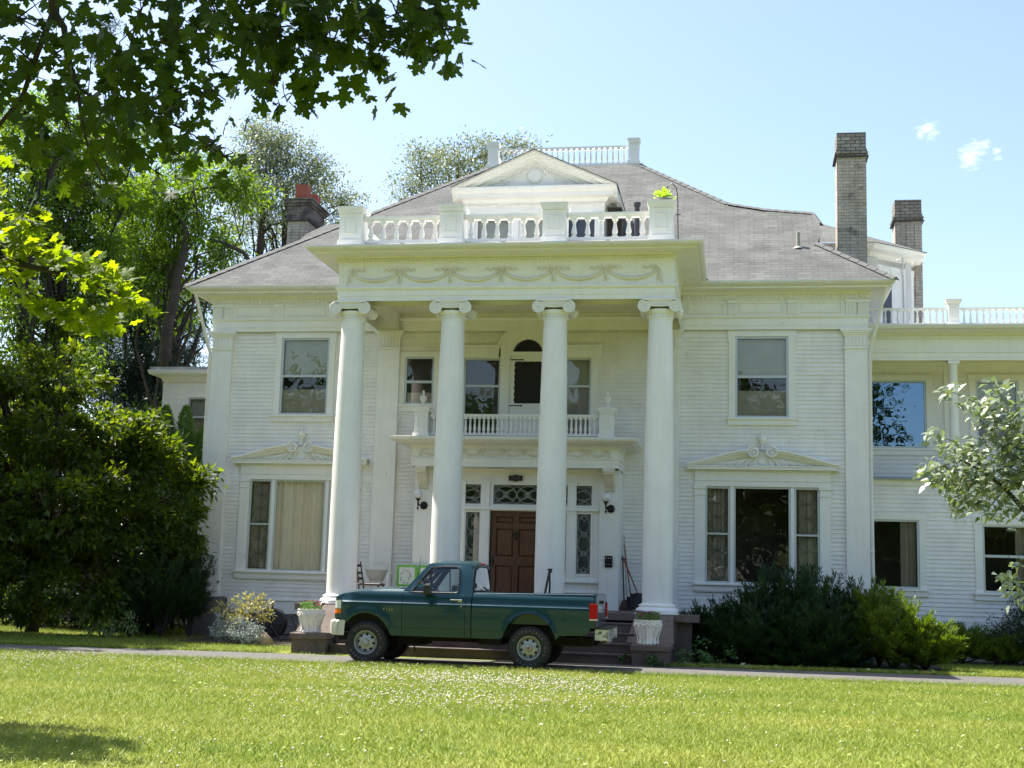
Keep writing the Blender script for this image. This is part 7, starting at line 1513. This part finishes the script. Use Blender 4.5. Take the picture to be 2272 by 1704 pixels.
x, y = scatter(40000, -20, -8, 3, 9); Q.append(blades(x, y, .06, .018))
# longer tufts along the drive edges and round the piers
xx = g.uniform(-14, 14, 26000); e = g.integers(0, 2, len(xx)); yy = np.where(e == 0, near(xx)+.04-np.abs(g.normal(size=len(xx)))*.10, dline(xx)+1.42+np.abs(g.normal(size=len(xx)))*.1); k = inview(xx, yy) & ~((e == 1) & (xx > -4.0) & (xx < 3.3)); Q.append(blades(xx[k], yy[k], .075, .013))
V, F = merge_np(Q); npmesh('lawn_grass', V, F, GRASS, None, label='short sunlit lawn grass running from the drive to the foot of the picture', category='grass', kind='stuff')
# flattened broad weed leaves in the lawn
x, y = scatter(9000, -14, 16, -19, -4); n_ = np.sin(x*1.7+2)*np.sin(y*1.3)+g.normal(size=len(x))*.5; k = (n_ > .7) & (y < near(x)-.08); x, y = x[k], y[k]; n = len(x); P = np.stack([x, y, np.full(n, .028)], 1); D = np.stack([g.normal(size=n), g.normal(size=n), np.full(n, .15)], 1); V, F = quads(P, D, np.tile([0, 0, 1.], (n, 1))+g.normal(size=(n, 3))*.2, .05, .03); npmesh('lawn_weeds', V, F, leafmat('pale_weed_leaf', (.26, .34, .05), (.38, .42, .10), .2), None, label='patches of pale yellow green weeds flattened in the lawn', category='weeds', kind='stuff')
# white clover heads
cx_, cy_ = [], []
for (a, b, n) in ((700, 1495, 150), (800, 1500, 260), (900, 1510, 330), (980, 1515, 380), (1080, 1510, 420), (1150, 1520, 420), (1230, 1520, 380), (1300, 1535, 300), (1370, 1545, 160), (1420, 1548, 60), (860, 1545, 160), (960, 1555, 180), (1050, 1560, 200), (1130, 1560, 240), (700, 1555, 90), (780, 1570, 120), (620, 1545, 70), (560, 1490, 90), (450, 1500, 60), (100, 1462, 260), (30, 1465, 200), (200, 1458, 160), (300, 1470, 60), (200, 1480, 60), (60, 1490, 60), (900, 1480, 120), (1480, 1470, 20), (1300, 1570, 80), (600, 1680, 30)):
    d_ = pxdir(a, b); t_ = -CAMP.z/d_.z; c = CAMP+d_*t_; n = int(n*.55); cx_.append(c.x+g.normal(size=n)*.75); cy_.append(c.y+g.normal(size=n)*.75)
x, y = np.concatenate(cx_), np.concatenate(cy_); x2, y2 = scatter(450, -14, 14, -18, -5); x, y = np.concatenate([x, x2]), np.concatenate([y, y2]); k = y < near(x)-.08; x, y = x[k], y[k]; n = len(x); z = g.uniform(.045, .085, n); r_ = .0115*g.uniform(.7, 1.3, n)
oct_ = np.array([(1, 0, 0), (0, 1, 0), (-1, 0, 0), (0, -1, 0), (0, 0, 1), (0, 0, -1)]); V = (np.stack([x, y, z], 1)[:, None]+oct_[None]*r_[:, None, None]).reshape(-1, 3); f = np.array([(0, 1, 4), (1, 2, 4), (2, 3, 4), (3, 0, 4), (1, 0, 5), (2, 1, 5), (3, 2, 5), (0, 3, 5)]); F = (np.arange(n)[:, None, None]*6+f[None]).reshape(-1, 3)
npmesh('clover_flowers', V, F, mat('clover_white', (.55, .50, .40), .8), None, label='drifts of small white clover heads across the lawn in front of the truck', category='clover', kind='stuff')
# small leaves littering the far edge of the drive
x = g.uniform(4.2, 9.5, 60); y = dline(x)+1.5+np.abs(g.normal(size=60))*.12; P = np.stack([x, y, np.full(60, .03)], 1); V, F = quads(P, g.normal(size=(60, 3))*np.array([1, 1, .2]), np.tile([0, 0, 1.], (60, 1))+g.normal(size=(60, 3))*.4, .14, .09); npmesh('fallen_leaves', V, F, MATS['variegated_leaf'], None, label='scattered broad plantain leaves on the grass verge right of the steps', category='leaves', kind='stuff')
